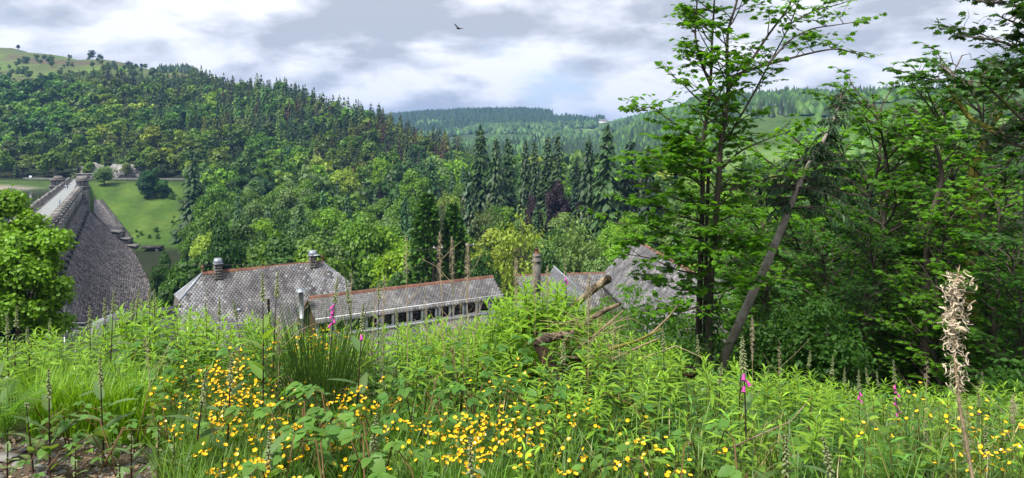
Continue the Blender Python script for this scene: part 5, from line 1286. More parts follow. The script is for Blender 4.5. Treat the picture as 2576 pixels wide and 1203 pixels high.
SYC = (0.095, 0.23, 0.014)
def ptl(lst, Y, dy=0.0):           # measured limb outline -> points at depth Y (+ gentle depth drift)
    return [P(u, v, Y+dy*i) for i, (u, v) in enumerate(lst)]
tw = thing('sycamore_tree', (P(1785, 900, 14).x, 14, g1(3.8, 14)), 'tall twin stemmed sycamore with thin bare trunks and open bright green crown against the sky', 'tree')
lf = Leafy(61); gz = g1(3.7, 14)
stemA = [V3(P(1752, 0, 14).x, 14, gz-.3)] + ptl([(1758, 800), (1761, 700), (1764, 600), (1768, 475), (1765, 380), (1780, 280), (1788, 220), (1790, 115), (1795, 40), (1800, -60)], 14)
lf.limb(stemA, .068, .014, 34, 1.35, .14, t0=.2, per=4)
lf.limb(ptl([(1788, 215), (1760, 150), (1748, 90), (1752, 20), (1760, -60)], 14, .1), .03, .01, 8, .6, .12)
stemB = [V3(P(1780, 0, 13.8).x, 13.8, gz-.3)] + ptl([(1784, 800), (1788, 690), (1798, 585), (1808, 450), (1813, 350), (1828, 280), (1833, 200), (1828, 150), (1830, 75), (1853, 10), (1870, -80)], 13.8)
lf.limb(stemB, .075, .015, 26, 1.15, .14, t0=.25, per=4)
lf.limb([V3(P(1772, 0, 14.3).x, 14.3, gz-.3)] + ptl([(1772, 800), (1776, 640), (1780, 480), (1784, 400), (1800, 370), (1833, 345), (1858, 300), (1888, 250), (1925, 180), (1990, 60), (2030, -60)], 14.3), .045, .010, 22, .85, .135, t0=.35, per=4)
lf.limb(ptl([(1835, 222), (1878, 172), (1932, 88), (1985, 20), (2010, -50)], 13.9, .1), .035, .01, 7, .7, .12)
lf.limb(ptl([(1838, 195), (1888, 175), (1932, 162), (2032, 135), (2107, 120), (2185, 145)], 13.8, -.1), .035, .008, 10, .62, .12, dirf=lambda d, t: unit(d+V3(.3, 0, 0)))
lf.limb(ptl([(1930, 165), (1985, 100), (2040, 72), (2110, 62), (2190, 50)], 13.6, .05), .02, .006, 8, .5, .12)
lf.limb(ptl([(1988, 60), (2050, 25), (2110, 12), (2170, -10)], 14.2, .05), .016, .006, 6, .5, .12)
lf.limb(ptl([(1763, 355), (1713, 320), (1680, 300), (1640, 265), (1600, 285)], 14, -.1), .022, .006, 7, .55, .125)
lf.limb(ptl([(1766, 430), (1700, 400), (1650, 395), (1600, 400)], 13.7, -.1), .02, .006, 7, .6, .125)
lf.limb(ptl([(1764, 520), (1700, 500), (1640, 470), (1570, 455)], 13.9, -.15), .022, .006, 8, .65, .125)
lf.limb(ptl([(1762, 600), (1690, 590), (1620, 560), (1545, 565)], 13.9, -.15), .022, .006, 8, .65, .125)
lf.limb(ptl([(1762, 690), (1700, 680), (1640, 650), (1580, 640)], 13.6, -.1), .02, .006, 9, .65, .125)
lf.limb(ptl([(1810, 430), (1860, 380), (1930, 350), (1990, 330)], 13.8, .1), .025, .006, 8, .7, .125)
lf.limb(ptl([(1812, 480), (1880, 470), (1950, 440), (2000, 450)], 13.9, .1), .02, .006, 7, .6, .125)
lf.limb(ptl([(1760, 770), (1700, 790), (1660, 760), (1640, 800)], 13.4, -.1), .02, .006, 9, .6, .125)
for lst in ([(1766, 460), (1720, 440), (1680, 440), (1640, 420)], [(1765, 560), (1700, 540), (1650, 520), (1600, 510)], [(1763, 640), (1700, 625), (1640, 610), (1570, 600)], [(1762, 730), (1700, 730), (1650, 700)], [(1768, 400), (1720, 370), (1670, 350)], [(1800, 560), (1850, 540), (1890, 520)], [(1800, 640), (1850, 630), (1880, 600)], [(1790, 740), (1840, 730), (1870, 700)]):
    lf.limb(ptl(lst, 13.9, -.12), .018, .006, 9, .6, .14, per=4)
lf.build(tw, T_MAPLE, M['maple'], SYC, M['bark'])
ivy = Acc(); r = np.random.default_rng(3); n = 520; zz = r.uniform(gz, gz+2.7, n); aa = r.uniform(0, 6.28, n); rr = r.uniform(.09, .2, n)
xs = np.interp(zz, [gz, gz+3], [P(1784, 0, 13.8).x, P(1797, 0, 13.8).x])
pos = np.c_[xs+rr*np.cos(aa), 13.85+rr*np.sin(aa), zz]; stamp(ivy, *T_OVAL, frames(pos, np.c_[np.cos(aa)*.3, np.sin(aa)*.3, -np.ones(n)]+r.normal(0, .3, (n, 3)), np.c_[np.cos(aa), np.sin(aa), np.full(n, .3)], r.uniform(.06, .1, n)), r.uniform(0, 1, n))
o = link('ivy', ivy.mesh('ivy', [M['maple']]), tw); o.color = (.03, .08, .014, 1)

# sycamores massed on the right: three grown trees, copied
syc = []
for i, (H, R_, nb, trunkr) in enumerate(((9.0, 2.9, 40, .16), (8.0, 3.3, 40, .14), (7.0, 2.6, 32, .10))):
    l_ = Leafy(70+i); rr = l_.r; wob = np.cumsum(rr.normal(0, .16, (9, 2)), 0); pts = np.c_[wob-wob[0], np.linspace(-.4, H, 9)]
    l_.limb(pts, trunkr*.75, .02, nb+8, R_, .165, t0=.10, per=4, up=.4, twl=.95, step=.17)
    t = thing('sycamore_tree', (0, 0, -5000), 'x', 'tree', absolute=False); l_.build(t, T_MAPLE, M['maple'], SYC, M['bark']); syc.append(t); PROTO.append(t)
    print('syc leaves', len(l_.p))
SG = 'sycamores crowding the right-hand bank'  # sun and shade within the wood are put into the leaf colours
for (k, u, vt, Y, wdm, col, lab) in (
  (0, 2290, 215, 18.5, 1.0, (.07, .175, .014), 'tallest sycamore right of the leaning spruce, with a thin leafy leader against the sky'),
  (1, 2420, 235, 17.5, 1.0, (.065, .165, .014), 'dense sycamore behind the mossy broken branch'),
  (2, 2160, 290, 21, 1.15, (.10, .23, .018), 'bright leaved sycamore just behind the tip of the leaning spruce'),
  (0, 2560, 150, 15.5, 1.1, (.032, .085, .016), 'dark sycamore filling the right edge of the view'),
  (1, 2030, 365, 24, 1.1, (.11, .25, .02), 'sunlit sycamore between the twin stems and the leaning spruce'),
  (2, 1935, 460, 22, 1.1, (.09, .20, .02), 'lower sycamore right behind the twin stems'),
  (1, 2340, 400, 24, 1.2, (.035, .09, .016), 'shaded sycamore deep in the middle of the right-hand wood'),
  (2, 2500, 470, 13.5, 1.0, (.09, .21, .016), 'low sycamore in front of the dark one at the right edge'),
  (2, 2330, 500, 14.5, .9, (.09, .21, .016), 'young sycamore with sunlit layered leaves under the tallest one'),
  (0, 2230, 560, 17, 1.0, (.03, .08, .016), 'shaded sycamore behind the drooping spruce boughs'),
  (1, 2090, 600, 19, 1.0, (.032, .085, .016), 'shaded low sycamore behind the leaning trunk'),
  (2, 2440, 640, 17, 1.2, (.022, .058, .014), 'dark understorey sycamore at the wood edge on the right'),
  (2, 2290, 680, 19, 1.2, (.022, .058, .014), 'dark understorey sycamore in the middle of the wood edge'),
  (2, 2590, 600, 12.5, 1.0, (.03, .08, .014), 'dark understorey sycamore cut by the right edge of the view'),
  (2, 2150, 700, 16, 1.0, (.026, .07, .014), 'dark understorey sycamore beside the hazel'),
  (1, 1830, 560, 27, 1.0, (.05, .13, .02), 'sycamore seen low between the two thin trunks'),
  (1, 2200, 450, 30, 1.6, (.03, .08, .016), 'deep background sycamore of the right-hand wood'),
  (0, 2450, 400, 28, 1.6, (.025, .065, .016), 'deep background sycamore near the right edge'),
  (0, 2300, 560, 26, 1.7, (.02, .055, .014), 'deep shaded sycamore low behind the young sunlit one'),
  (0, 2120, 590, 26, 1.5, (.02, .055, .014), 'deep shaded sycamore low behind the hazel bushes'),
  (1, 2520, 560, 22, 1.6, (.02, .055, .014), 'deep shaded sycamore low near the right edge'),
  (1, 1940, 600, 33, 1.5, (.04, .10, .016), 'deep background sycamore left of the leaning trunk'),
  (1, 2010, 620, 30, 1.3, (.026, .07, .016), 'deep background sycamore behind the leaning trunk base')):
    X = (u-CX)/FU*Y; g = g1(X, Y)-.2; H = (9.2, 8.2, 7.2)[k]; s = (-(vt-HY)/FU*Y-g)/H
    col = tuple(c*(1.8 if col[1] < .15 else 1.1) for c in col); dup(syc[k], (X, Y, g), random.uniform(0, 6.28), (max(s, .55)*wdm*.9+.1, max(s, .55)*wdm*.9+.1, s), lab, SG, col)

# big shade trees standing beyond the right edge (their boughs hang into view)
et = thing('lime_tree', (6.85, 9.3, g1(6.8, 9.3)), 'dark leaved tree with reddish brown trunk cut by the right edge of the view', 'tree')
l_ = Leafy(90); gx_ = g1(6.5, 9.3)
l_.limb([V3(6.72, 9.3, gx_-.3), V3(6.68, 9.3, -2.4), V3(6.62, 9.3, -1.2), V3(6.62, 9.3, 0), V3(6.7, 9.3, 1.4), V3(6.8, 9.3, 3.4)], .13, .06, 16, 1.1, .105, t0=.52, up=.1)
for lst, Y in (([(2600, 330), (2530, 260), (2480, 215), (2450, 185)], 9.0), ([(2600, 150), (2540, 110), (2470, 95), (2412, 92)], 9.2), ([(2600, 30), (2540, 10), (2470, 5), (2400, -10)], 9.4), ([(2610, 240), (2560, 200), (2520, 170)], 8.8), ([(2600, 380), (2540, 360), (2490, 330)], 9.3), ([(2620, 90), (2560, 60), (2510, 40)], 8.9)):
    l_.limb(ptl(lst, Y, -.05), .025, .006, 10, .48, .10, t0=.0)
l_.build(et, T_MAPLE, M['maple'], (.028, .072, .016), M['bark_grey'])
# mossy broken branch
mb = thing('dead_branch', P(2437, 300, 15.5), 'yellow mossed broken bough ending in bare grey twigs above the right-hand sycamores', 'branch')
a = Acc(); a.add(*tube(ptl([(2500, 330), (2437, 295), (2420, 270), (2402, 245), (2384, 215)], 15.5), [.06, .055, .05, .045, .035], 8)); a.add(*tube(ptl([(2402, 246), (2382, 255), (2440, 295)][:2], 15.5), [.03, .02], 6)); link('mossy_bough', a.mesh('mossy_bough', [M['bark_moss']], smooth=True), mb)
for lst in ([(2404, 245), (2400, 190), (2406, 165), (2398, 160), (2390, 130)], [(2400, 190), (2372, 170), (2362, 185), (2360, 200)], [(2402, 185), (2365, 160), (2366, 140)], [(2408, 165), (2420, 140), (2440, 135), (2444, 148)], [(2395, 180), (2366, 160), (2385, 150)]):
    a = Acc(); a.add(*tube(ptl(lst, 15.5), np.linspace(.018, .006, len(lst)), 5)); link('bare_twig', a.mesh('bare_twig', [M['bark_grey']]), mb)
cv = thing('sycamore_tree', P(2350, 700, 15.2), 'sycamore with sinuous nearly black stem in the middle of the right-hand bank', 'tree')
l_ = Leafy(95); l_.limb([V3(*P(2325, 0, 15.2)*[1, 1, 0] if False else (P(2318, 900, 15.2).x, 15.2, g1(8.5, 15.2)-.2))] + ptl([(2332, 700), (2334, 585), (2352, 515), (2372, 450), (2362, 390), (2350, 362), (2335, 330)], 15.2), .085, .02, 15, 1.0, .13, t0=.45, up=.35)
l_.build(cv, T_MAPLE, M['maple'], (.10, .24, .016), M['bark'])
cv = thing('sycamore_tree', P(2442, 700, 16.5), 'sycamore with thick mossy brown trunk forking behind the right-hand leaves', 'tree')
l_ = Leafy(96); l_.limb([V3(P(2445, 0, 16.5).x, 16.5, g1(9, 16.5)-.2)] + ptl([(2440, 700), (2442, 550), (2447, 450), (2455, 400), (2480, 340), (2520, 280)], 16.5), .19, .04, 14, 1.2, .13, t0=.5, up=.35)
l_.build(cv, T_MAPLE, M['maple'], (.05, .135, .016), M['bark_moss'])

# leaning spruce
sp = thing('spruce_tree', (P(1828, 890, 14.6).x, 14.6, g1(4.3, 14.6)), 'leaning spruce with bare grey trunk, drooping dark boughs and a thin tip against the sky', 'tree')
tr = [P(1800, 960, 14.6)] + [P(u, v, 14.6+.25*i) for i, (u, v) in enumerate([(1828, 885), (1895, 735), (1940, 640), (1975, 555), (2008, 470), (2035, 415), (2062, 370), (2090, 320), (2112, 262), (2118, 225)])]
tr = np.array([tuple(p) for p in tr]); a = Acc(); a.add(*tube(tr, [.10, .09, .086, .08, .075, .068, .058, .045, .032, .016, .006], 9)); link('trunk', a.mesh('trunk', [M['bark_pale']], smooth=True), sp)
r = np.random.default_rng(33); pos = []; fw = []; up = []; sz = []; ti = []; bw = Acc()
for k in range(125):
    t = r.uniform(.38, 1)**.9; i = min(int(t*10), 9); p = tr[i]*(1-(t*10-i))+tr[i+1]*(t*10-i)
    a_ = r.uniform(0, 6.28); Lb = np.interp(t, [.38, .48, .58, .66, .8, .93, 1], [1.1, 1.75, 1.35, .5, .42, .26, .07])*r.uniform(.55, 1.1)
    if math.cos(a_) < 0 and t < .7: Lb *= .65
    b = branch_pts(p, V3(math.cos(a_), math.sin(a_)*.8, .12), Lb, 7, .05, .0, .25, r); bw.add(*tube(b, np.linspace(.012+.008*Lb, .004, 8), 4, cap=False))
    for q in range(int(27*Lb)+4):
        f = r.uniform(.12, 1)*7; j = min(int(f), 6); c = b[j]*(1-f+j)+b[j+1]*(f-j); td = unit(b[j+1]-b[j]); s_ = r.choice([-1, 1])
        sd = unit(np.cross(td, V3(0, 0, 1)))*s_; dd = td*.5+sd*r.uniform(.1, .8)+V3(0, 0, -r.uniform(.2, 1.5))
        pos.append(c); fw.append(dd); up.append(V3(0, 0, 1)+r.normal(0, .5, 3)); sz.append(r.uniform(.08, .17)*(1 if t < .85 else .7)); ti.append(r.uniform(0, 1))
        pos.append(c+unit(dd)*sz[-1]*.6); fw.append(dd+r.normal(0, .5, 3)); up.append(r.normal(0, 1, 3)); sz.append(sz[-1]*.8); ti.append(r.uniform(0, 1))
TN2 = (T_NEEDLE[0]*[.5, 1, 1], T_NEEDLE[1])
link('bough', bw.mesh('bough', [M['bark']]), sp); a = Acc(); stamp(a, *TN2, frames(pos, fw, up, sz), ti); o = link('crown', a.mesh('crown', [M['needle']]), sp); o.color = (.028, .066, .026, 1)
for k in range(9):
    t = .12+.03*k; i = int(t*10); p = tr[i]*(1-(t*10-i))+tr[i+1]*(t*10-i); a = Acc(); s_ = (-1)**k; a.add(*tube([p, p+V3(s_*.12, -.1, .01), p+V3(s_*.2, -.15, -.05)], [.012, .008, .004], 5)); link('branch_stub', a.mesh('branch_stub', [M['bark_grey']]), sp)

# leafy bushes under the trees
def bush(u, vt, Y, Rr, seed, label, col, nf=2600, leaf=.085, name='hazel_bush', gap=.0, tm=T_OVAL):
    X = (u-CX)/FU*Y; g = g1(X, Y)-.1; H = max(-(vt-HY)/FU*Y-g, .7); r_ = np.random.default_rng(seed)
    Mx, ti, _, C = broad_crown(seed, nf, leaf, Rr, H*.92, H*.06, 34, tmpl=tm, lobe=(.18, .34), airy=.07)
    o = thing(name, (X, Y, g), label, 'bush', absolute=False)
    a = Acc(); stamp(a, *tm, Mx, ti); c = link('foliage', a.mesh('foliage', [M['maple']]), o); c.color = (*col, 1)
    a = Acc()
    for i in r_.choice(len(C), 14, replace=False): e = C[i]; a.add(*tube([(r_.normal(0, .06), r_.normal(0, .06), -.1), (e[0]*.35, e[1]*.35, e[2]*.5), tuple(e)], [.018, .012, .005], 5, cap=False))
    link('stems', a.mesh('stem', [M['bark_grey']]), o).name = 'stem'
bush(2010, 690, 13.2, 1.0, 801, 'hazel bush with small round leaves beside the leaning trunk', (.05, .125, .02), 3400)
bush(2090, 735, 12.8, .9, 802, 'hazel bush right of the one beside the leaning trunk', (.045, .115, .02), 3000)
bush(1935, 745, 14.5, .8, 803, 'hazel bush low behind the leaning trunk', (.04, .10, .02), 2200)
bush(1650, 775, 10.5, .75, 804, 'small leaved bush behind the dead sticks', (.06, .14, .022), 2800, .06)
bush(1720, 800, 11, .6, 805, 'small leaved bush at the foot of the twin stems', (.05, .12, .02), 1800, .06)
bush(1560, 760, 11.5, .6, 806, 'bright bush behind the slanting log', (.07, .16, .02), 1600, .07)
bush(1530, 665, 34, 1.5, 811, 'bright bush left of the elder before the steep slate roof', (.12, .24, .02), 2200, .14)
bush(1575, 650, 30, 1.6, 807, 'bright elder bush in front of the steep slate roof', (.085, .19, .02), 2600, .14)
bush(1240, 665, 62, 1.9, 808, 'pale yellow green bush at the right end of the long roof', (.15, .21, .05), 2200, .22)
bush(1290, 690, 58, 1.6, 809, 'smaller pale bush beside the right end of the long roof', (.13, .19, .045), 1600, .22)
bush(1600, 712, 14, 1.0, 812, 'tall green bush in front of the steep slate roof', (.07, .17, .02), 3000, .08)
bush(1690, 705, 15, 1.0, 813, 'dark green bush between the steep roof and the twin stems', (.05, .13, .02), 3000, .08)
bush(1535, 742, 13, .75, 814, 'green bush under the upper end of the slanting log', (.08, .18, .02), 2000, .08)
bush(2560, 880, 8.2, .5, 810, 'leafy bush rising at the right edge above the herbs', (.045, .12, .02), 1200, .07)
# oak at the left edge
r = np.random.default_rng(55)
def oakmass(u, vt, vb, Y, Rr, seed, nf, label, col, lobes=46):
    X = (u-CX)/FU*Y; zt = -(vt-HY)/FU*Y; zb = -(vb-HY)/FU*Y; g = g1(X, Y)
    nf = int(nf*2.1); Mx, ti, tm, C = broad_crown(seed, nf, .14, Rr, zt-zb, zb-g, lobes, tmpl=T_PENT, lobe=(.13, .30), airy=.14)
    o = thing('oak_tree', (X, Y, g), label, 'tree', absolute=False); a = Acc(); stamp(a, *tm, Mx, ti); c = link('crown', a.mesh('crown', [M['leaf']]), o); c.color = (*col, 1)
    link('trunk', mesh_trunk('trunk', zt-g, .2, C, seed+1, 14), o)
oakmass(-40, 405, 905, 33, 2.9, 821, 13000, 'bright green oak filling the left edge in front of the dam', (.135, .25, .014), 60)
oakmass(85, 545, 900, 31, 1.95, 823, 9500, 'lower bright oak whose boughs reach in front of the dam face', (.125, .24, .014), 50)
# ------------------------------------------------------------------ foreground herbs
SIL = np.array([(-300, 835), (0, 835), (200, 830), (250, 805), (300, 785), (360, 765), (420, 762), (480, 785), (560, 792), (660, 798), (700, 818), (760, 830), (900, 828), (1000, 826), (1050, 808), (1200, 808), (1250, 775), (1290, 730), (1350, 708), (1430, 725), (1480, 785), (1560, 800), (1640, 862), (1700, 880), (1800, 908), (1900, 918), (2000, 935), (2200, 968), (2400, 975), (2576, 968), (3000, 960)])
def vlim(u, Y): return max(np.interp(u, SIL[:, 0], SIL[:, 1]), float(np.interp(Y, [2.6, 3.2, 4, 5, 5.8, 6.4], [1260, 1140, 1025, 910, 820, 700])))
def uof(x, y): return CX+FU*x/y
def hmax(x, y, extra=0.0): return -(vlim(uof(x, y), y)+extra-HY)/FU*y - g1(x, y)
def lance(L_, w_, fold=.25, droop=.25, n=4, ser=0.0):
    V = []; F = []; ts = np.linspace(0, 1, n+1)
    for i, t in enumerate(ts):
        ww = w_*(math.sin(math.pi*min(1, (t*.93+.07)))**.75); z = -droop*L_*t*t; y = L_*t*(1-.12*droop*t)
        V += [(-ww/2, y, z+fold*ww), (0, y, z), (ww/2, y, z+fold*ww)]
    for i in range(n): F += [[3*i, 3*i+1, 3*i+4, 3*i+3], [3*i+1, 3*i+2, 3*i+5, 3*i+4]]
    return np.array(V), np.array(F)
def ovate(L_, w_, n=7, droop=.2, ser=.06):
    V = [(0, 0, 0)]; F = []
    for i in range(1, n):
        t = i/n; ww = w_*math.sin(math.pi*t**.8)**.8*(1+(ser if i % 2 else -ser)); z = -droop*L_*t*t
        V += [(-ww/2, L_*t, z+.12*ww), (0, L_*t, z), (ww/2, L_*t, z+.12*ww)]
    V.append((0, L_, -droop*L_)); last = len(V)-1
    T = [[0, 2, 1], [0, 3, 2]]; Q = []
    for i in range(n-2): b = 1+3*i; Q += [[b, b+1, b+4, b+3], [b+1, b+2, b+5, b+4]]
    b = 1+3*(n-2); T += [[b, b+1, last], [b+1, b+2, last]]
    return np.array(V), [np.array(T), np.array(Q)]
def leaf_mesh(name, tmpl, mat): return mk(name, tmpl[0], tmpl[1] if isinstance(tmpl[1], list) else [tmpl[1]], [mat], tint=np.full(sum(len(f) for f in (tmpl[1] if isinstance(tmpl[1], list) else [tmpl[1]])), .5))
HL = [lance(.16, .030, .2, d) for d in (.15, .3, .5)]
HLm = [leaf_mesh('leaf', t, M['herb']) for t in HL]
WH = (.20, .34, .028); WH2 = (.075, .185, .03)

HS = [lance(.16, .032, .2, d, 2) for d in (.15, .3, .5)]
def mat4(pos, fwd, up, s): return Matrix([list(map(float, q)) for q in frames([pos], [fwd], [up], [s])[0]])
# --- willowherb shoots as things: stem and each leaf
willow = []
def willow_layout(seed, nl, H):
    r = np.random.default_rng(seed); out = []; lean = r.normal(0, .05, 2)
    for k in range(nl):
        t = .12+.88*(k/(nl-1))**.8; a = k*2.4+r.normal(0, .2); z = H*t; el = np.interp(t, [0, .6, .9, 1], [-.15, .15, .75, 1.9])+r.normal(0, .12)
        L_ = np.interp(t, [0, .3, .8, 1], [.75, 1.1, 1.05, .45])*r.uniform(.85, 1.15)
        out.append((V3(lean[0]*t*t*H*2, lean[1]*t*t*H*2, z), V3(math.cos(a), math.sin(a), el), V3(-math.cos(a)*el*.5, -math.sin(a)*el*.5, 1)+r.normal(0, .2, 3), L_, t))
    return out, lean
for i in range(6):
    H = 1.0; lay, lean = willow_layout(900+i, 36, H); root = thing('willowherb_plant', (0, 0, -5000), 'x', 'plant', absolute=False); PROTO.append(root)
    a = Acc(); a.add(*tube([(lean[0]*t*t*2*H, lean[1]*t*t*2*H, t*H-.05) for t in np.linspace(0, 1, 6)], np.linspace(.0045, .002, 6), 5)); link('stem', a.mesh('stem', [M['stem_red'] if i % 2 else M['stem_green']]), root)
    for (p, f, u_, s, t) in lay:
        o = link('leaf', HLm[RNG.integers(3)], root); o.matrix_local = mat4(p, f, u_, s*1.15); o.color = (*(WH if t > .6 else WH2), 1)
    willow.append(root)
def recolor(root, c1, c2):
    for c in root.children:
        if c.name.startswith('leaf'): c.color = (*(c1 if c.color[1] > .2 else c2), 1)
def zone_label(u):
    return ('on the bank below the dam face' if u < 460 else 'in front of the big slate roof' if u < 700 else 'beside the rush clump' if u < 1000 else 'in the tall leafy stand at the centre' if u < 1280 else
            'on the bracken mound' if u < 1480 else 'between the dead sticks and the buttercups' if u < 1760 else 'in the tall stand below the leaning trunk' if u < 2120 else 'on the open bank at the right')
r = np.random.default_rng(71); WP = []
def wscatter(n, u0, u1, Y0, Y1, hmin, hmx, mind=.16):
    c = 0
    for _ in range(n*30):
        if c >= n: break
        u = r.uniform(u0, u1); Y = math.sqrt(r.uniform(Y0**2, Y1**2)); x = (u-CX)/FU*Y
        if any((x-a)**2+(Y-b)**2 < mind**2 for a, b in WP): continue
        h = min(hmax(x, Y), r.uniform(hmin, hmx))
        if h < .3: continue
        WP.append((x, Y)); c += 1; k = r.uniform(.75, 1.2)
        dup(willow[int(r.integers(6))], (x, Y, g1(x, Y)), r.uniform(0, 6.28), (max(h, .7)*r.uniform(.85, 1.05),)*2 + (h,), 'leafy willowherb shoot ' + zone_label(u), 'willowherb shoots ' + zone_label(u), None, tilt=(r.normal(0, .05), r.normal(0, .05)))
wscatter(44, 1010, 1290, 4.9, 6.9, .9, 1.4)
wscatter(26, 1440, 1720, 3.9, 6.2, .6, 1.1)
wscatter(26, 1720, 2120, 3.6, 6.5, .6, 1.15)
wscatter(26, 340, 680, 5.4, 7.2, .9, 1.4)
wscatter(22, 1250, 1470, 5.9, 7.2, 1.1, 1.7)
wscatter(24, 640, 1020, 5.4, 7.0, .8, 1.2)
wscatter(20, 2120, 2570, 5.5, 9, .5, .9)
wscatter(20, -20, 360, 5.2, 7, .7, 1.2)
wscatter(8, 1280, 1440, 4.0, 5.4, .4, .8)

# --- undergrowth: one mass of leaves nobody could count
und = Acc(); r = np.random.default_rng(72); stems = Acc()
WHc = np.array([WH, WH2, (.15, .25, .03), (.06, .13, .025)])
Ms_, Ti_, Co_ = [[], [], []], [[], [], []], [[], [], []]
n = 0
while n < 1350:
    u = r.uniform(-60, 2640); Y = math.sqrt(r.uniform(3.4**2, 12.5**2)) if (u > 1650 or r.random() < .2) else math.sqrt(r.uniform(3.4**2, 8.0**2)); x = (u-CX)/FU*Y
    if u < 470 and Y < 4.9: continue
    if 640 < u < 940 and Y < 5.2 : continue
    dens = .25 if (u < 1000 and Y < 5) else 1
    if 940 < u < 1320 and Y < 4.8: dens = .15
    if r.random() > dens: continue
    h = min(hmax(x, Y, 12+r.uniform(0, 30)), r.uniform(.4, 1.3)); n += 1
    if h < .22: continue
    g = g1(x, Y); nl = int(10+18*h); lean = r.normal(0, .07, 2); ci = WHc[r.choice(4, p=[.35, .35, .12, .18])]*r.uniform(.8, 1.2)
    stems.add(*tube([(x, Y, g), (x+lean[0]*.4*h, Y+lean[1]*.4*h, g+h*.5), (x+lean[0]*h, Y+lean[1]*h, g+h)], [.004, .003, .002], 3, cap=False))
    for k in range(nl):
        t = .15+.85*k/(nl-1); a = k*2.4+r.normal(0, .3); el = np.interp(t, [0, .6, .9, 1], [-.15, .15, .75, 1.9])+r.normal(0, .2); q = int(r.integers(3))
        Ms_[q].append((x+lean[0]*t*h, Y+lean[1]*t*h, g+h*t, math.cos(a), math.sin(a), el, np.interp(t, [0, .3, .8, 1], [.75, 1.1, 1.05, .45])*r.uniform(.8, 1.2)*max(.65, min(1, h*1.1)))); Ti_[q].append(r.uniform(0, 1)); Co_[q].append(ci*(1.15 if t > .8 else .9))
for q in range(3):
    m = np.array(Ms_[q]); up = np.c_[-m[:, 3]*m[:, 5]*.5, -m[:, 4]*m[:, 5]*.5, np.ones(len(m))]+r.normal(0, .2, (len(m), 3))
    stamp(und, HS[q][0], HS[q][1], frames(m[:, :3], m[:, 3:6], up, m[:, 6]), Ti_[q], Co_[q])
# broad small leaves near the ground, thicker towards the back
OV = (np.array([(0, 0, 0), (.022, .03, .008), (0, .065, -.012), (-.022, .03, .008), (0, .03, -.002)]), np.array([[0, 1, 4], [1, 2, 4], [2, 3, 4], [3, 0, 4]])); n = 19000; u = r.uniform(-80, 2660, n); Y = np.sqrt(r.uniform(3.2**2, 12.5**2, n)); x = (u-CX)/FU*Y
cl = fbm(x, Y, .35, 3, 31); h = r.uniform(0.02, 1, n)**1.1*(.38+.16*cl)*np.clip((Y-2.6)/2.2, .25, 1.3)
keep = ~((u < 430+60*cl) & (Y < 4.75) & (cl < .75)) & (r.random(n) < .5+.5*np.clip(cl+.6, 0, 1))
lim = np.array([hmax(a, b, 35) if k_ else 0 for a, b, k_ in zip(x, Y, keep)]); h = np.minimum(h, lim); keep &= (h > .01)
x, Y, u, h = x[keep], Y[keep], u[keep], h[keep]; n = len(x); a = r.uniform(0, 6.28, n)
c = np.array([(.085, .17, .018), (.13, .23, .022), (.06, .135, .022), (.17, .27, .03)])[r.choice(4, n, p=[.35, .3, .2, .15])]*r.uniform(.8, 1.2, (n, 1))
stamp(und, OV[0], OV[1], frames(np.c_[x, Y, ground(x, Y)+h], np.c_[np.cos(a), np.sin(a), r.uniform(-.5, .2, n)], np.c_[r.normal(0, .3, (n, 2)), np.ones(n)], r.uniform(.6, 1.5, n)), r.uniform(0, 1, n), c)
link('undergrowth', und.mesh('undergrowth', [M['herb_mass']]), kind='stuff'); link('undergrowth_stems', stems.mesh('undergrowth_stems', [M['stem_red']]), kind='stuff')
# --- grass
gr = Acc(); GB = (np.array([(-.5, 0, 0), (.5, 0, 0), (.42, .4, 0), (-.42, .4, 0), (.28, .75, -.06), (-.28, .75, -.06), (0, 1, -.22)])*[.022, 1, 1], [np.array([[0, 1, 2, 3], [3, 2, 4, 5]]), np.array([[5, 4, 6]])])
def grass(n, u0, u1, Y0, Y1, h0, h1, col, fl=.25, clump=None):
    u = r.uniform(u0, u1, n); Y = np.sqrt(r.uniform(Y0**2, Y1**2, n)); x = (u-CX)/FU*Y
    if clump is not None: k = fbm(x, Y, .3, 3, 77) > clump; u, Y, x = u[k], Y[k], x[k]; n = len(x)
    lim = np.array([hmax(a_, b_, 10) for a_, b_ in zip(x, Y)]); h = np.minimum(r.uniform(h0, h1, n), np.maximum(lim, .08)); a = r.uniform(0, 6.28, n)
    fw = np.c_[np.cos(a)*fl*r.uniform(.2, 1.6, n), np.sin(a)*fl*r.uniform(.2, 1.6, n), np.ones(n)]
    stamp(gr, GB[0], GB[1], frames(np.c_[x, Y, ground(x, Y)-.01], fw, np.c_[-np.cos(a), -np.sin(a), np.full(n, .3)], h), r.uniform(0, 1, n), np.array(col)*r.uniform(.75, 1.25, (n, 1)))
grass(3600, 70, 400, 4.7, 5.6, .32, .52, (.18, .32, .018), .22)
grass(1500, 400, 700, 3.0, 5.2, .2, .42, (.11, .20, .02), .35)
grass(5200, 430, 1450, 2.9, 5.2, .18, .40, (.10, .20, .02), .4)
grass(3200, 1450, 2640, 2.9, 7.5, .2, .45, (.11, .20, .025), .4)
grass(2200, 2150, 2640, 6, 12.5, .3, .6, (.12, .19, .03), .3)
grass(900, 400, 2600, 3.0, 8, .25, .5, (.36, .29, .14), .5)
grass(900, 1050, 1260, 2.9, 3.5, .2, .34, (.11, .24, .022), .25)
grass(350, -60, 430, 2.7, 4.7, .05, .16, (.07, .14, .022), .5, .2)
link('grass', gr.mesh('grass', [M['herb_mass']]), kind='stuff')

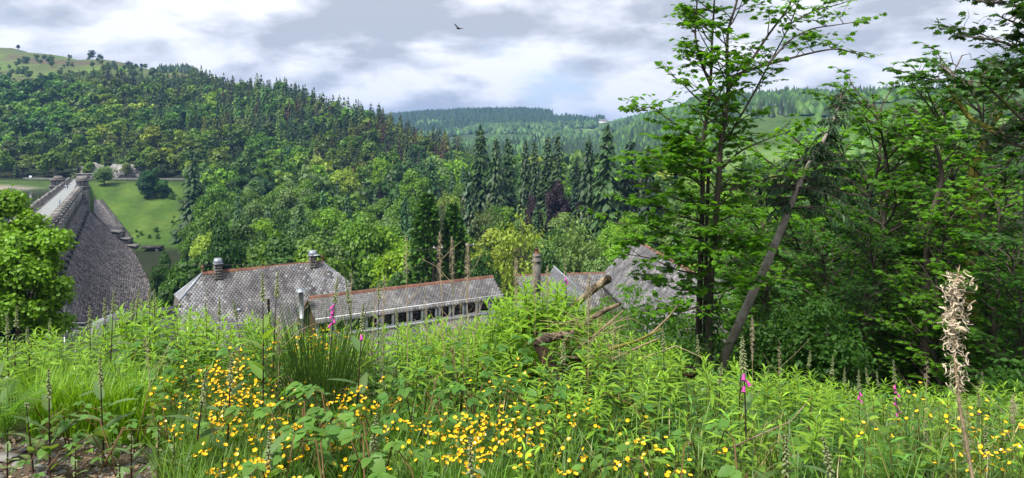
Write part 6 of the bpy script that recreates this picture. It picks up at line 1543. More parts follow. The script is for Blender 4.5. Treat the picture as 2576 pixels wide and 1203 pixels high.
# --- rush clump
rc = Acc(); n = 400; cxr, cyr = (800-CX)/FU*4.9, 4.9; gg = g1(cxr, cyr); a = r.uniform(0, 6.28, n); rad = np.sqrt(r.uniform(0, 1, n))*.20
for k in range(n):
    b = V3(cxr+rad[k]*math.cos(a[k]), cyr+rad[k]*math.sin(a[k])*.8, gg-.03); L_ = r.uniform(.55, .98); o = V3(math.cos(a[k]), math.sin(a[k]), 0)*rad[k]*r.uniform(.5, 1.6); d2 = V3(r.normal(0, .03), r.normal(0, .03), 0)
    rc.add(*tube([b, b+o*.4+V3(0, 0, L_*.5), b+o*1.3+d2+V3(0, 0, L_)], [.0026, .0023, .0007], 3, cap=False), r.uniform(0, 1))
rs = thing('rush_clump', (cxr, cyr, gg), 'dense dark green clump of upright rushes among the buttercups', 'rushes'); o = link('blades', rc.mesh('blade', [M['herb']]), rs); o.name = 'blade_tuft'; o['kind'] = 'stuff'; o.color = (.085, .17, .03, 1)
rc = Acc()
for k in range(60):
    b = V3(cxr+r.normal(0, .1), cyr+r.normal(0, .1), gg); t_ = r.uniform(0, 6.28); rc.add(*tube([b, b+V3(math.cos(t_)*.08, math.sin(t_)*.08, .3), b+V3(math.cos(t_)*.25, math.sin(t_)*.25, r.uniform(.35, .5))], [.002, .002, .001], 3, cap=False))
o = link('dry_blades', rc.mesh('dry_blades', [M['straw']]), rs); o['kind'] = 'stuff'

# --- foxgloves
FL = [ovate(.20, .062, 8, d, .03) for d in (.1, .35)]; FLm = [leaf_mesh('leaf', t, M['herb']) for t in FL]
bud = Acc()
bv, bf = tube([(0, 0, 0), (0, .006, -.001), (0, .012, -.004), (0, .016, -.009)], [.002, .0055, .0045, .001], 6); bud.add(bv, bf)
bellA = Acc(); bellA.add(*tube([(0, 0, 0), (0, .01, -.003), (0, .028, -.016), (0, .04, -.03)], [.003, .008, .010, .014], 8, cap=False)); bell_me = bellA.mesh('flower_bell', [M['bell']], smooth=True)
M['budmat'] = surf('foxglove_bud', [(.3, (.13, .17, .06)), (.7, (.24, .27, .14))], 60, bump=0)
def foxglove(u, vt, Y, label, leafy=6, bells=0, curve=0.0, lc=(.10, .15, .065), spike=.17, lsz=1.0, dry=False, H=None, group=None):
    x = (u-CX)/FU*Y; g = g1(x, Y); zt = -(vt-HY)/FU*Y; Ht = zt-g if H is None else H
    lx, ly = r.normal(0, .035), r.normal(0, .02)
    root = thing('foxglove_plant', (x-lx*Ht, Y-ly*Ht, g), label, 'foxglove', group, absolute=False)
    def at(t): return V3(lx*Ht*t + curve*Ht*(t*t), ly*Ht*t, Ht*t)
    a = Acc(); a.add(*tube([at(t)-(V3(0, 0, .04) if t == 0 else 0) for t in np.linspace(0, 1, 9)], np.linspace(.0062, .0018, 9), 6)); link('stem', a.mesh('stem', [M['straw'] if dry else M['stem_dark']]), root)
    sp_ = Acc(); nb = int(46*spike/.17)
    vv = np.concatenate(bud.V); ff = [np.concatenate(bud.F[k]) for k in sorted(bud.F)]
    ms = []
    for k in range(nb):
        t = 1-spike*(1-k/nb)/Ht if Ht > .4 else 1-.5*(1-k/nb); a_ = k*2.4; el = r.uniform(-.3, .5)+.9*(k/nb)
        ms.append(frames([at(t)], [V3(math.cos(a_), math.sin(a_), el)], [V3(0, 0, 1)], [1.15*(1.1-.6*k/nb)*r.uniform(.6, 1.2)])[0])
    stamp(sp_, vv, ff, np.array(ms)); o = link('bud_spike', sp_.mesh('bud_spike', [M['budmat']]), root); o['kind'] = 'stuff'
    for k in range(leafy):
        t = .06+.62*(k/max(1, leafy-1)); a_ = k*2.4+r.uniform(0, .6); el = r.uniform(.35, 1.0); s = (1.15-.75*t)*lsz*r.uniform(.8, 1.15)
        o = link('leaf', FLm[int(r.integers(2))], root); o.matrix_local = mat4(at(t), V3(math.cos(a_), math.sin(a_)*.8, el), V3(-math.cos(a_)*el*.6, -math.sin(a_)*el*.6, 1), s); o.color = (*jit(lc, .12), 1)
    for k in range(bells):
        t = 1-(spike+.02+.03*k)/Ht; a_ = r.uniform(-2.4, -.8); o = link('flower_bell', bell_me, root); o.matrix_local = mat4(at(t), V3(math.cos(a_)*1.1, math.sin(a_), -.1), V3(0, 0, 1), .8)
    return root
FOX = [
 (19, 790, 5.6, 'dark stemmed foxglove at the left edge below the oak', 5, 0), (42, 769, 5.9, 'tall foxglove spire, second from the left edge in front of the oak', 4, 0), (77, 822, 5.4, 'foxglove leaning left over the bright grass at the left', 5, 0),
 (118, 800, 6.2, 'slim foxglove between the oak foot and the bright grass', 4, 0), (230, 769, 5.8, 'foxglove in front of the grey shed', 5, 0), (270, 749, 6.0, 'foxglove just left of the thick dark one before the dam face', 4, 0),
 (285, 734, 5.6, 'foxglove with thick dark leaning stem in front of the dam face', 7, 0), (328, 749, 6.1, 'foxglove bending left before the dam face toe', 4, 0), (345, 724, 6.4, 'tallest foxglove in front of the toe of the dam', 4, 0),
 (386, 727, 6.3, 'left one of the foxglove pair standing against the dark stream', 4, 0), (406, 728, 6.4, 'right one of the foxglove pair standing against the dark stream', 4, 0),
 (125, 927, 4.1, 'broad leaved foxglove at the left beside the bare soil', 8, 0), (250, 897, 4.3, 'grey green foxglove rosette beside the flat stone', 8, 0), (500, 932, 3.6, 'dark stemmed foxglove at the left edge of the buttercups', 6, 0),
 (577, 892, 3.75, 'dark foxglove stem rising through the densest buttercups', 4, 0), (2, 842, 4.6, 'foxglove with drooping leaves cut by the left edge', 8, 0), (669, 686, 4.6, 'tall leafy foxglove in front of the big slate roof', 12, 0),
 (687, 684, 4.9, 'second spire beside the tall leafy foxglove', 5, 0), (829, 696, 4.9, 'foxglove with first magenta bells before the long roof gable', 4, 5), (884, 700, 5.2, 'dark slim foxglove in front of the left end of the long roof', 4, 0),
 (909, 762, 4.4, 'foxglove with big upright leaves behind the buttercups', 7, 1), (939, 1042, 3.3, 'grey bud foxglove low among the bramble leaves', 4, 0), (674, 1082, 3.2, 'foxglove stem low in the buttercups at the bottom', 4, 0),
 (1179, 1097, 3.1, 'short foxglove at the bottom centre among buttercups', 3, 0), (1410, 852, 4.8, 'greyish foxglove right of the pale log', 6, 0), (1673, 822, 5.2, 'tall grey stemmed foxglove left of the dark hollow log', 5, 0),
 (1810, 912, 5.5, 'small grey foxglove below the foot of the leaning trunk', 3, 0), (1866, 852, 4.3, 'left one of the twin foxgloves below the leaning trunk', 4, 0), (1880, 846, 3.7, 'thick black stemmed foxglove with a few pink bells at the right centre', 5, 3),
 (1753, 842, 6.8, 'slim foxglove at the foot of the twin stemmed sycamore', 3, 0), (2024, 881, 7.5, 'foxglove spire against the dark wood, left of three', 3, 0), (2087, 896, 6.5, 'foxglove spire against the dark wood, middle of three', 3, 0),
 (2254, 906, 5.6, 'foxglove with bright magenta bells on the right-hand bank', 5, 8), (2164, 931, 6.2, 'foxglove with few pink bells left of the magenta one', 4, 3), (2194, 926, 7.8, 'distant small foxglove just left of the magenta one', 2, 0),
 (2207, 933, 8.2, 'distant small foxglove touching its neighbour near the magenta one', 2, 0), (1982, 1092, 3.1, 'pale purple budded foxglove at the bottom right of centre', 3, 1), (2462, 971, 5.2, 'grey foxglove just right of the curled dead seedhead', 3, 1),
 (2482, 1076, 3.7, 'dark foxglove stem at the lower right beside buttercups', 3, 0), (2337, 1066, 4.0, 'foxglove stem left of the curled dead seedhead', 3, 0), (2107, 1100, 3.0, 'foxglove with thick bending stem at the bottom right', 2, 0),
 (2120, 925, 7.2, 'small foxglove between the three spires and the magenta one', 2, 0), (1955, 925, 7.4, 'small foxglove right of the twin foxgloves at the wood edge', 2, 0), (2390, 950, 8.0, 'faint foxglove spire behind the curled seedhead', 2, 0),
 (555, 745, 6.6, 'faint foxglove spire in front of the left half of the big roof', 3, 0), (600, 752, 6.5, 'foxglove spire between the roof vent stain and the leafy foxglove', 3, 0), (520, 760, 6.3, 'reddish foxglove before the left side of the big roof', 3, 0),
 (1002, 775, 6.1, 'small green foxglove before the lower roof of the long building', 3, 0), (958, 700, 6.3, 'slim dry foxglove in front of the clerestory windows', 2, 0), (1425, 645, 6.6, 'tall dark foxglove rising beside the slanting log', 2, 2),
]
for (u, v, Y, lab, lv, bl) in FOX:
    front = Y < 4.4
    foxglove(u, v, Y, lab, lv, bl, curve=-.12 if u in (2107,) else r.normal(0, .03), lsz=1.25 if lv >= 7 else (.8 if not front else 1.0), lc=(.15, .25, .05) if lv > 10 else (.115, .185, .06))

for (u, v, Y, lab) in ((65, 1010, 4.1, 'leafy foxglove rosette left of the flat pale stone'), (330, 1060, 3.9, 'silvery foxglove rosette between the stones and the buttercups'), (190, 1130, 3.4, 'foxglove rosette in the middle of the bare soil'), (400, 1050, 3.9, 'foxglove rosette at the edge of the buttercup drift'),
                      (440, 1090, 3.6, 'low foxglove rosette beside the bottom buttercups'), (20, 1080, 3.6, 'foxglove rosette cut by the left edge at the bottom'), (300, 1160, 3.2, 'small foxglove rosette at the bottom of the bare soil'), (560, 1150, 3.2, 'grey foxglove rosette under the bottom left buttercups')):
    foxglove(u, v, Y, lab, 7, 0, spike=.03, lsz=.58, lc=(.16, .24, .09), H=max(.14, -(v-HY)/FU*Y-g1((u-CX)/FU*Y, Y)))

# --- bramble with trifoliate leaves
BL = [ovate(.062, .045, 8, d, .09) for d in (.15, .35)]; BLm = [leaf_mesh('leaf', t, M['herb']) for t in BL]
def bramble(u, v, Y, n, label, size=1.0, col=(.06, .14, .028), spread=.45):
    x = (u-CX)/FU*Y; g = g1(x, Y); h = max(-(v-HY)/FU*Y-g, .15); root = thing('bramble_plant', (x, Y, g), label, 'bramble', absolute=False); cn = Acc()
    for c_ in range(max(2, n//5)):
        a_ = r.uniform(0, 6.28); e = V3(math.cos(a_)*spread, math.sin(a_)*spread*.8, h*r.uniform(.3, .7)); pts = [V3(0, 0, 0), e*.35+V3(0, 0, h*.75), e*.75+V3(0, 0, h*.45), e]; cn.add(*tube(pts, [.004, .0035, .003, .002], 5, cap=False))
        for k in range(5):
            t = (k+.8)/5*3; i = min(int(t), 2); p = pts[i]*(1-t+i)+pts[i+1]*(t-i); b_ = a_+r.uniform(-1.6, 1.6)
            st = p + V3(math.cos(b_)*.05, math.sin(b_)*.05, .03)
            cn.add(*tube([p, st], [.0015, .0012], 3, cap=False))
            for q in (-1.15, 0, 1.15):
                o = link('leaf', BLm[int(r.integers(2))], root); o.matrix_local = mat4(st, V3(math.cos(b_+q), math.sin(b_+q), r.uniform(-.3, .1)), V3(r.normal(0, .2), r.normal(0, .2)-.15, 1), size*r.uniform(.8, 1.15)*(1.1 if q == 0 else .9)); o.color = (*jit(col, .15), 1)
    link('cane', cn.mesh('cane', [M['stem_red']]), root)
BRM = [(760, 1030, 3.6, 15, 1.0), (850, 1000, 3.7, 20, 1.1), (950, 1060, 3.4, 15, 1.1), (700, 1120, 3.2, 10, 1.1), (830, 1110, 3.1, 15, 1.2), (920, 1150, 2.95, 10, 1.2), (1050, 950, 4.3, 15, 1.0), (1150, 930, 4.4, 20, 1.0), (1240, 960, 4.3, 15, 1.0), (1000, 1040, 3.6, 10, 1.0),
       (1180, 870, 4.9, 15, 1.0), (470, 860, 5.6, 15, 1.0), (560, 850, 5.7, 15, 1.0), (640, 870, 5.4, 10, 1.0), (520, 910, 4.9, 15, .9), (1450, 960, 4.3, 10, .9), (1400, 830, 5.9, 15, 1.1), (1530, 800, 6.6, 15, 1.0), (330, 1010, 4.4, 10, .8), (430, 1030, 4.2, 10, .8), (180, 1020, 4.4, 10, .8), (60, 1040, 4.3, 10, .7), (300, 1065, 4.0, 5, .6), (140, 1000, 4.7, 10, .7), (350, 980, 4.8, 10, .7), (230, 1080, 3.9, 10, .7), (1700, 1130, 3.2, 10, .9), (1870, 1130, 3.1, 10, 1.1), (2500, 1080, 4.2, 10, .9), (1330, 870, 5.3, 15, 1.0)]
near_what = lambda u, v: ('at the bottom below the rush clump' if 640 < u < 1020 and v > 980 else 'on the stony soil at the lower left' if u < 460 and v > 980 else 'under the tall willowherbs at the centre' if 1020 <= u < 1280 else 'among the shoots before the big slate roof' if u < 700 else 'around the fallen logs' if u < 1600 else 'at the lower right between the shoots')
for (u, v, Y, n, s) in BRM: o_ = bramble(u, v, Y, n, 'bramble with toothed light green leaves ' + near_what(u, v), s, (.11, .225, .04) if v > 980 else (.075, .18, .03))
for o in COL.objects:
    if o.get('category') == 'bramble': o['group'] = 'brambles ' + o['label'].split('leaves ')[1]

# --- buttercups
pet = Acc()
for k in range(5):
    a_ = k*2*math.pi/5; c, s_ = math.cos(a_), math.sin(a_); pv = np.array([(.0, .001, 0), (.0048, .006, .0028), (.0062, .0115, .0065), (0, .0135, .0078), (-.0062, .0115, .0065), (-.0048, .006, .0028)])
    pet.add(np.c_[pv[:, 0]*c-pv[:, 1]*s_, pv[:, 0]*s_+pv[:, 1]*c, pv[:, 2]], np.array([[0, 1, 2, 3, 4, 5]]))
pet.add(*tube([(0, 0, -.001), (0, 0, .004)], [.003, .0026], 6)); flower_me = pet.mesh('flower', [M['petal']])
butt = []
for i in range(6):
    rr = np.random.default_rng(950+i); root = thing('buttercup_plant', (0, 0, -5000), 'x', 'buttercup', absolute=False); PROTO.append(root); st = Acc(); nfl = (4, 5, 3, 5, 4, 4)[i]
    for k in range(nfl):
        a_ = rr.uniform(0, 6.28); e = V3(math.cos(a_)*rr.uniform(.03, .13), math.sin(a_)*rr.uniform(.03, .13), rr.uniform(.78, 1.0)*.5); m = e*.5+V3(rr.normal(0, .01), rr.normal(0, .01), .05)
        st.add(*tube([(0, 0, -.02), m, e], [.0018, .0015, .0011], 4, cap=False)); o = link('flower', flower_me, root); o.location = e; o.rotation_euler = (rr.normal(0, .45)+.15, rr.normal(0, .45), rr.uniform(0, 6)); s = rr.uniform(.6, .86); o.scale = (s, s, s)
    link('stem', st.mesh('stem', [M['stem_green']]), root); lv = Acc(); 
    for k in range(7):
        a_ = rr.uniform(0, 6.28); stamp(lv, *T_MAPLE, frames([V3(math.cos(a_)*.04, math.sin(a_)*.04, rr.uniform(.03, .3))], [V3(math.cos(a_), math.sin(a_), -.1)], [V3(0, 0, 1)], [rr.uniform(.03, .05)]))
    o = link('foliage', lv.mesh('foliage', [M['herb']]), root); o.color = (.055, .13, .022, 1); butt.append(root)
r = np.random.default_rng(81); nbp = 0
def yv(v): return float(np.interp(v, [800, 850, 900, 960, 1020, 1080, 1140, 1203], [5.9, 5.5, 5.0, 4.45, 4.0, 3.6, 3.25, 3.0]))
def bpatch(n, cu, cv, su, sv, lab):
    global nbp
    for _ in range(n):
        u = r.normal(cu, su); v = min(max(r.normal(cv, sv), 800), 1215); 
        if not -20 < u < 2600: continue
        Y = yv(v)*r.uniform(.97, 1.03); x = (u-CX)/FU*Y; g = g1(x, Y); h = -(v-HY)/FU*Y-g
        if h < .10: continue
        s = h/.5; w_ = min(max(s, .7), 1.15); o = dup(butt[int(r.integers(6))], (x, Y, g), r.uniform(0, 6.28), 1.0, lab, 'buttercups ' + lab.split('flowers ')[-1])
        for c in o.children:
            if c.name.startswith('flower'): c.location = (c.location[0]*w_, c.location[1]*w_, c.location[2]*s)
            else: c.scale = (w_, w_, s)
        nbp += 1
bpatch(84, 585, 955, 80, 52, 'buttercup plant with yellow flowers in the dense drift left of the rush clump')
bpatch(30, 570, 1090, 75, 50, 'buttercup plant with yellow flowers at the bottom left beside the bare soil')
bpatch(22, 790, 845, 60, 14, 'buttercup plant with yellow flowers behind the rush clump')
bpatch(24, 920, 985, 70, 30, 'buttercup plant with yellow flowers right below the rush clump')
bpatch(22, 800, 1090, 100, 45, 'buttercup plant with yellow flowers between the bramble leaves at the bottom')
bpatch(56, 1140, 1080, 90, 45, 'buttercup plant with yellow flowers in the drift at the bottom centre')
bpatch(12, 1290, 1060, 50, 50, 'buttercup plant with yellow flowers at the right end of the central drift')
bpatch(20, 1590, 1100, 110, 60, 'buttercup plant with yellow flowers thinly spread below the fallen logs')
bpatch(9, 1370, 990, 70, 30, 'buttercup plant with yellow flowers under the pale log')
bpatch(14, 2350, 1070, 110, 45, 'buttercup plant with yellow flowers on the far side of the right-hand bank')
bpatch(8, 2500, 1120, 60, 35, 'buttercup plant with yellow flowers at the lower right corner')
print('buttercups', nbp)

# --- ferns
def frond_geo(L_, np_=17):
    a = Acc(); r_ = np.random.default_rng(8)
    def P_(t): return V3(0, L_*t*(1-.1*t), L_*(.75*t-.75*t*t))
    a.add(*tube([P_(t) for t in np.linspace(0, 1, 8)], np.linspace(.003, .0008, 8), 4, cap=False))
    for i in range(np_):
        t = .16+.84*i/np_; w_ = L_*.26*math.sin(math.pi*min(1, .22+.78*t))**.9*(1-.2*t); 
        for s_ in (-1, 1):
            b = P_(t); d = unit(V3(s_, .28, -.1)); f_ = V3(0, 1, 0); m = 7
            for k in range(m):
                q = b+d*w_*(k+.3)/m; l = w_*.15*(1-k/m*.75); wd = w_/m*.36
                for e in (-1, 1): a.add([q-d*wd, q+d*wd, q+d*wd*.5+f_*l*e, q-d*wd*.3+f_*l*e], np.array([[0, 1, 2, 3]]), .5)
    return a
fr_me = frond_geo(.62).mesh('frond', [M['herb']])
fern = thing('fern', (0, 0, -5000), 'x', 'fern', absolute=False); PROTO.append(fern)
for k in range(8):
    o = link('frond', fr_me, fern); o.matrix_local = mat4(V3(0, 0, .02), V3(math.cos(k*.8), math.sin(k*.8), .75+.25*(k % 3)), V3(-math.cos(k*.8)*.6, -math.sin(k*.8)*.6, 1), .85+.1*(k % 3)); o.color = (.085, .19, .022, 1)
for i, (u, v, Y, s, lab) in enumerate([(1300, 765, 6.6, 1.35, 'bright fern low on the left of the mound'), (1335, 722, 6.9, 1.4, 'bright fern on the left shoulder of the mound'), (1385, 712, 6.9, 1.4, 'bright fern crowning the mound'), (1430, 735, 6.7, 1.3, 'fern on the right shoulder of the mound beside the slanting log'),
      (1350, 800, 6.0, 1.1, 'fern on the front of the mound above the pale log'), (1280, 830, 5.9, 1.1, 'fern at the foot of the mound beside the willowherbs'), (1400, 930, 4.9, .8, 'small shaded fern under the pale log'), (15, 930, 4.3, .8, 'yellow green fern at the left edge'),
      (2260, 1140, 3.9, .62, 'fern with light fronds at the bottom right'), (2160, 1165, 3.6, .5, 'smaller fern left of the light fronded fern at the bottom right'), (1440, 810, 6.2, 1.0, 'fern between the two logs')]):
    x = (u-CX)/FU*Y; g = max(g1(x, Y), -(v-HY)/FU*Y-.55*s); dup(fern, (x, Y, g), i*1.3, s, lab, None, (.10, .21, .022) if i != 6 else (.04, .10, .02))  # fern under the log: shade put into a darker frond colour

# --- dead stalks, twigs
def dead_stalk(u, vt, Y, label, twigs=5, fluff=1, H=None, mat='straw', lean=0.0, top=.006):
    x = (u-CX)/FU*Y; g = g1(x, Y); Ht = -(vt-HY)/FU*Y-g; root = thing('dry_stalk', (x-lean*Ht, Y, g), label, 'dry stalk', absolute=False)
    c1, c2 = r.normal(0, .02, 2); at = lambda t: V3(lean*Ht*t+c1*math.sin(t*5)*Ht*.3, c2*math.sin(t*4)*Ht*.3, Ht*t)
    a = Acc(); a.add(*tube([at(t) for t in np.linspace(0, 1, 10)], np.linspace(.0042, .0012, 10), 5)); 
    for k in range(twigs):
        t = r.uniform(.35, .9); a_ = r.uniform(0, 6.28); L_ = r.uniform(.12, .35); p = at(t); a.add(*tube([p, p+V3(math.cos(a_)*L_*.4, math.sin(a_)*L_*.3, L_*.4), p+V3(math.cos(a_)*L_*.8, math.sin(a_)*L_*.6, L_*r.uniform(.5, 1))], [.002, .0015, .0008], 4, cap=False))
    link('stem', a.mesh('stem', [M[mat]]), root)
    if fluff:
        f = Acc(); n_ = int(150*fluff)
        for k in range(n_):
            t = 1-.30*r.uniform(0, 1)**1.0; a_ = r.uniform(0, 6.28); rd = .022*math.sin(min(1, (1-t)/.30+.12)*2.8)+.004; p = at(t); q = p+V3(math.cos(a_)*rd, math.sin(a_)*rd, r.uniform(-.02, .03)); f.add(*tube([p, (p+q)/2+V3(0, 0, .006), q+V3(0, 0, -.008)], [.0012, .0012, .0004], 3, cap=False))
        o = link('seed_fluff', f.mesh('seed_fluff', [M['fluff']]), root); o['kind'] = 'stuff'
for (u, v, Y, lab, tw_, fl_, ln) in [(1022, 590, 5.3, 'tall dry stalk with fluffy tip, leftmost before the clerestory windows', 3, .5, -.01), (1112, 585, 5.3, 'tall fluffy dry stalk left of the pole and crossing the long roof', 3, 1.2, .0), (1137, 600, 5.4, 'tall fluffy dry stalk leaning right across the long roof', 2, 1.2, -.02),
     (1180, 615, 5.3, 'dry stalk with thick drooping fluff across the right part of the long roof', 3, 1.4, .02), (964, 698, 5.4, 'short dry stalk before the middle of the long roof', 3, .6, 0), (880, 690, 5.4, 'dry stalk before the left end of the long roof ridge', 2, .6, 0), (1300, 650, 6.2, 'pale fluffy stalk left of the brick chimney', 1, 1.3, 0),
     (1346, 640, 6.1, 'pale fluffy stalk in front of the brick chimney', 1, 1.4, 0), (1378, 668, 6.2, 'pale fluffy stalk right of the brick chimney', 1, 1.0, 0), (1482, 690, 5.2, 'thick grey fluffy dead stalk in front of the slanting log', 5, 2.4, .01), (1893, 800, 6.6, 'fluffy dead stalk right of the leaning trunk foot', 1, 1.2, 0),
     (700, 800, 4.6, 'thin dry stalk among the buttercups left of the rushes', 3, .6, 0), (363, 850, 4.7, 'pale dry stalk leaning across the bright grass', 2, .3, -.12), (1200, 730, 5.6, 'branched dry stalk at the right end of the window strip', 6, .3, .05), (1070, 720, 5.5, 'branched dry stalk before the middle of the window strip', 7, .2, -.04), (1160, 760, 5.6, 'short branched dry stalk below the window strip', 7, .2, .02),
     (940, 740, 5.5, 'branched dry stalk left of the window strip', 5, .2, .03), (2330, 905, 6.0, 'dry stalk against the dark wood right of the magenta foxglove', 2, .3, 0), (2470, 940, 6.5, 'pale thin stalk against the dark wood near the right edge', 2, .2, .03), (1545, 790, 5.6, 'dry branched stalk right of the slanting log', 6, .3, .05), (1960, 860, 6.2, 'dry stalk standing against the dark wood', 2, .3, 0), (2550, 1000, 4.2, 'dry brown stalk at the lower right edge', 4, .8, 0)]:
    dead_stalk(u, v, Y, lab, tw_, fl_, lean=ln)

# --- logs, sticks, brushwood
def log(pts, rad, mat, label, name='log', cat='log', endmat=None, seed=1, sides=12):
    p = np.array([tuple(q) for q in pts]); n = 14; tt = np.linspace(0, 1, len(p)); ts = np.linspace(0, 1, n); Q = np.stack([np.interp(ts, tt, p[:, k]) for k in range(3)], 1); rr = np.interp(ts, np.linspace(0, 1, len(rad)), rad); r_ = np.random.default_rng(seed)
    V, F = tube(Q, rr, sides); c = np.repeat(Q, sides, axis=0); k = 1+.09*np.sin(np.tile(np.arange(sides), n)*2.2+seed)+r_.normal(0, .06, len(V)); V = c+(V-c)*k[:, None]
    root = thing(name, tuple(Q[0]), label, cat); a = Acc(); a.add(V, F); link('bark', a.mesh('bark', [mat]), root)
    for e, sg__ in ((0, -1), (-1, 1)):
        d = unit(Q[e]-Q[1 if e == 0 else -2]); a = Acc(); a.add(*tube([Q[e]-d*.02, Q[e]+d*.008, Q[e]+d*.02], [rr[e]*.92, rr[e]*.85, rr[e]*.35], sides)); link('broken_end', a.mesh('broken_end', [endmat or M['rotten']]), root)
    return root
log([P(1352, 868, 5.6), P(1375, 852, 5.7), P(1410, 845, 5.8), P(1440, 838, 5.9)], [.042, .036, .03, .024], M['birch'], 'pale flaking birch log with dark broken left end', seed=2)
log([P(1356, 866, 5.62), P(1368, 890, 5.6), P(1385, 925, 5.55), P(1400, 960, 5.5)], [.045, .05, .05, .04], M['rotten'], 'dark mossy log running down from the pale birch log', seed=3)
log([P(1400, 800, 7.0), P(1450, 765, 6.9), P(1500, 722, 6.8), P(1532, 700, 6.75)], [.018, .028, .034, .037], M['birch'], 'slanting log with flaking bark rising in front of the cottage roofs', seed=4)
log([P(1340, 838, 6.9), P(1385, 812, 6.9), P(1415, 792, 6.9)], [.022, .032, .034], M['deadwood'], 'dark lower piece of log left of the slanting one', seed=5)
log([P(1440, 832, 6.4), P(1480, 805, 6.4), P(1520, 782, 6.4), P(1558, 765, 6.4)], [.02, .024, .022, .014], M['birch'], 'mossy stick below the slanting log', seed=6, sides=8)
log([P(1690, 952, 5.6), P(1712, 944, 5.6), P(1745, 934, 5.6)], [.045, .05, .042], M['rotten'], 'short dark hollow log end in the herbs below the sycamore stems', seed=7)
def stick(pts, r0, label, m='deadwood'):
    t = thing('stick', tuple(pts[0]), label, 'stick'); a = Acc(); n_ = len(pts); a.add(*tube(pts, np.linspace(r0, r0*.4, n_), 6)); link('wood', a.mesh('wood', [M[m]], smooth=True), t)
stick([P(1605, 860, 6), P(1640, 838, 6), P(1680, 800, 6), P(1706, 768, 6)], .012, 'long pale bare stick pointing up right towards the sycamore stems')
stick([P(1530, 880, 5.8), P(1600, 858, 5.8), P(1668, 826, 5.8)], .016, 'mossy stick under the long pale bare one', 'bark_moss')
stick([P(1540, 905, 5.7), P(1610, 872, 5.7), P(1660, 850, 5.7)], .012, 'lower thin stick under the mossy stick')
stick([P(1440, 885, 5.9), P(1500, 840, 6), P(1568, 782, 6.1)], .015, 'brown stick crossing the brushwood')
stick([P(1830, 1130, 3.5), P(1990, 1060, 3.7), P(2040, 1000, 3.8)], .004, 'thin bent grey twig in the right-hand herbs')
stick([P(1620, 900, 5.5), P(1700, 870, 5.5), P(1780, 905, 5.5)], .005, 'thin arching twig before the hollow log', 'straw')
br = Acc(); r = np.random.default_rng(91)
for k in range(80):
    u, v, Y = r.uniform(1390, 1600), r.uniform(800, 925), r.uniform(5.5, 6.3); p = V3(*P(u, v, Y)); a_ = r.uniform(0, 6.28); L_ = r.uniform(.15, .5); d = V3(math.cos(a_), math.sin(a_)*.5, r.uniform(-.3, .7))*L_
    br.add(*tube([p-d*.5, p+r.normal(0, .02, 3), p+d*.5], [.0018, .0016, .0008], 3, cap=False), r.uniform(0, 1))
link('dry_brushwood', br.mesh('dry_brushwood', [M['straw']]), kind='stuff')
rt = rock('root_plate', P(1470, 945, 6.0), (.22, .18, .14), 9, M['rotten'], 'dark earthy root mass under the brushwood between the logs', 'root mass')

# --- curled dead seedhead close to the lens
cp = thing('dead_willowherb', (P(2440, 1203, 2.15).x, 2.15, g1(1.35, 2.15)), 'dead willowherb with a shock of pale curled seedpods near the right edge', 'dead plant')
spine = [V3(*P(u, v, 2.15)) for u, v in ((2475, 1420), (2452, 1230), (2432, 1120), (2412, 1010), (2402, 900), (2398, 820), (2400, 740), (2408, 700), (2413, 675))]
a = Acc(); a.add(*tube(spine, [.0055, .005, .0045, .004, .0035, .003, .0028, .003, .001], 6)); 
for k in range(5): p = spine[-1-0]*(1-k*.12)+spine[-2]*(k*.12); a.add(*tube([p, p+V3(r.normal(0, .004), 0, .012)], [.002, .0008], 4))
link('stem', a.mesh('stem', [M['straw']]), cp)
pods = []
for i in range(9):
    rr = np.random.default_rng(990+i); n_ = 15; th = np.linspace(0, rr.uniform(4.0, 8.5), n_); R0_ = rr.uniform(.006, .022); pts = [V3(0, 0, 0)]; d = 0
    c = [V3(.010+ t/9*.050+R0_*math.sin(t)*(1-.03*t), rr.uniform(-.3, .3)*.002+.006*math.sin(t*1.7), R0_*(math.cos(t)-1)*(1-.05*t)-.004*t*(i % 3-.6)) for t in th]
    W_ = .0014+.0008*rr.uniform(); V = []; F = []
    for k, q in enumerate(c): tw_ = .4+k*.12; o_ = V3(0, math.cos(tw_), math.sin(tw_))*W_; V += [q-o_, q+o_]
    for k in range(n_-1): F.append([2*k, 2*k+1, 2*k+3, 2*k+2])
    V = np.array(V)-c[0]; pods.append(mk('curled_pod', V, [np.array(F)], [M['pod']], smooth=True))
for k in range(190):
    t = r.uniform(0, 1)**1.35; vpos = 690+290*t; u_ = np.interp(vpos, [675, 700, 740, 820, 900, 1010], [2413, 2408, 2400, 2398, 2402, 2412]); p = P(u_, vpos, 2.15); a_ = r.uniform(0, 6.28)
    s = np.interp(vpos, [690, 730, 800, 880, 990], [.9, 1.25, 1.15, .95, .6])*r.uniform(.7, 1.15)
    o = link('curled_pod', pods[k % 9], cp); o.matrix_parent_inverse = Matrix(); o.location = p-cp.location; o.rotation_euler = (r.normal(0, .9), r.normal(0, .9)+.3, a_); o.scale = (s,)*3
fz = Acc()
for k in range(240):
    vpos = r.uniform(960, 1160); u_ = np.interp(vpos, [900, 1010, 1120, 1230], [2402, 2412, 2432, 2452]); p = V3(*P(u_, vpos, 2.15)); q = p+V3(r.normal(0, .012), r.normal(0, .012), r.uniform(-.02, .03)); fz.add(*tube([p, (p+q)/2+r.normal(0, .003, 3), q], [.0005, .0005, .0002], 3, cap=False))
o = link('seed_fluff', fz.mesh('seed_fluff', [M['fluff']]), cp); o['kind'] = 'stuff'

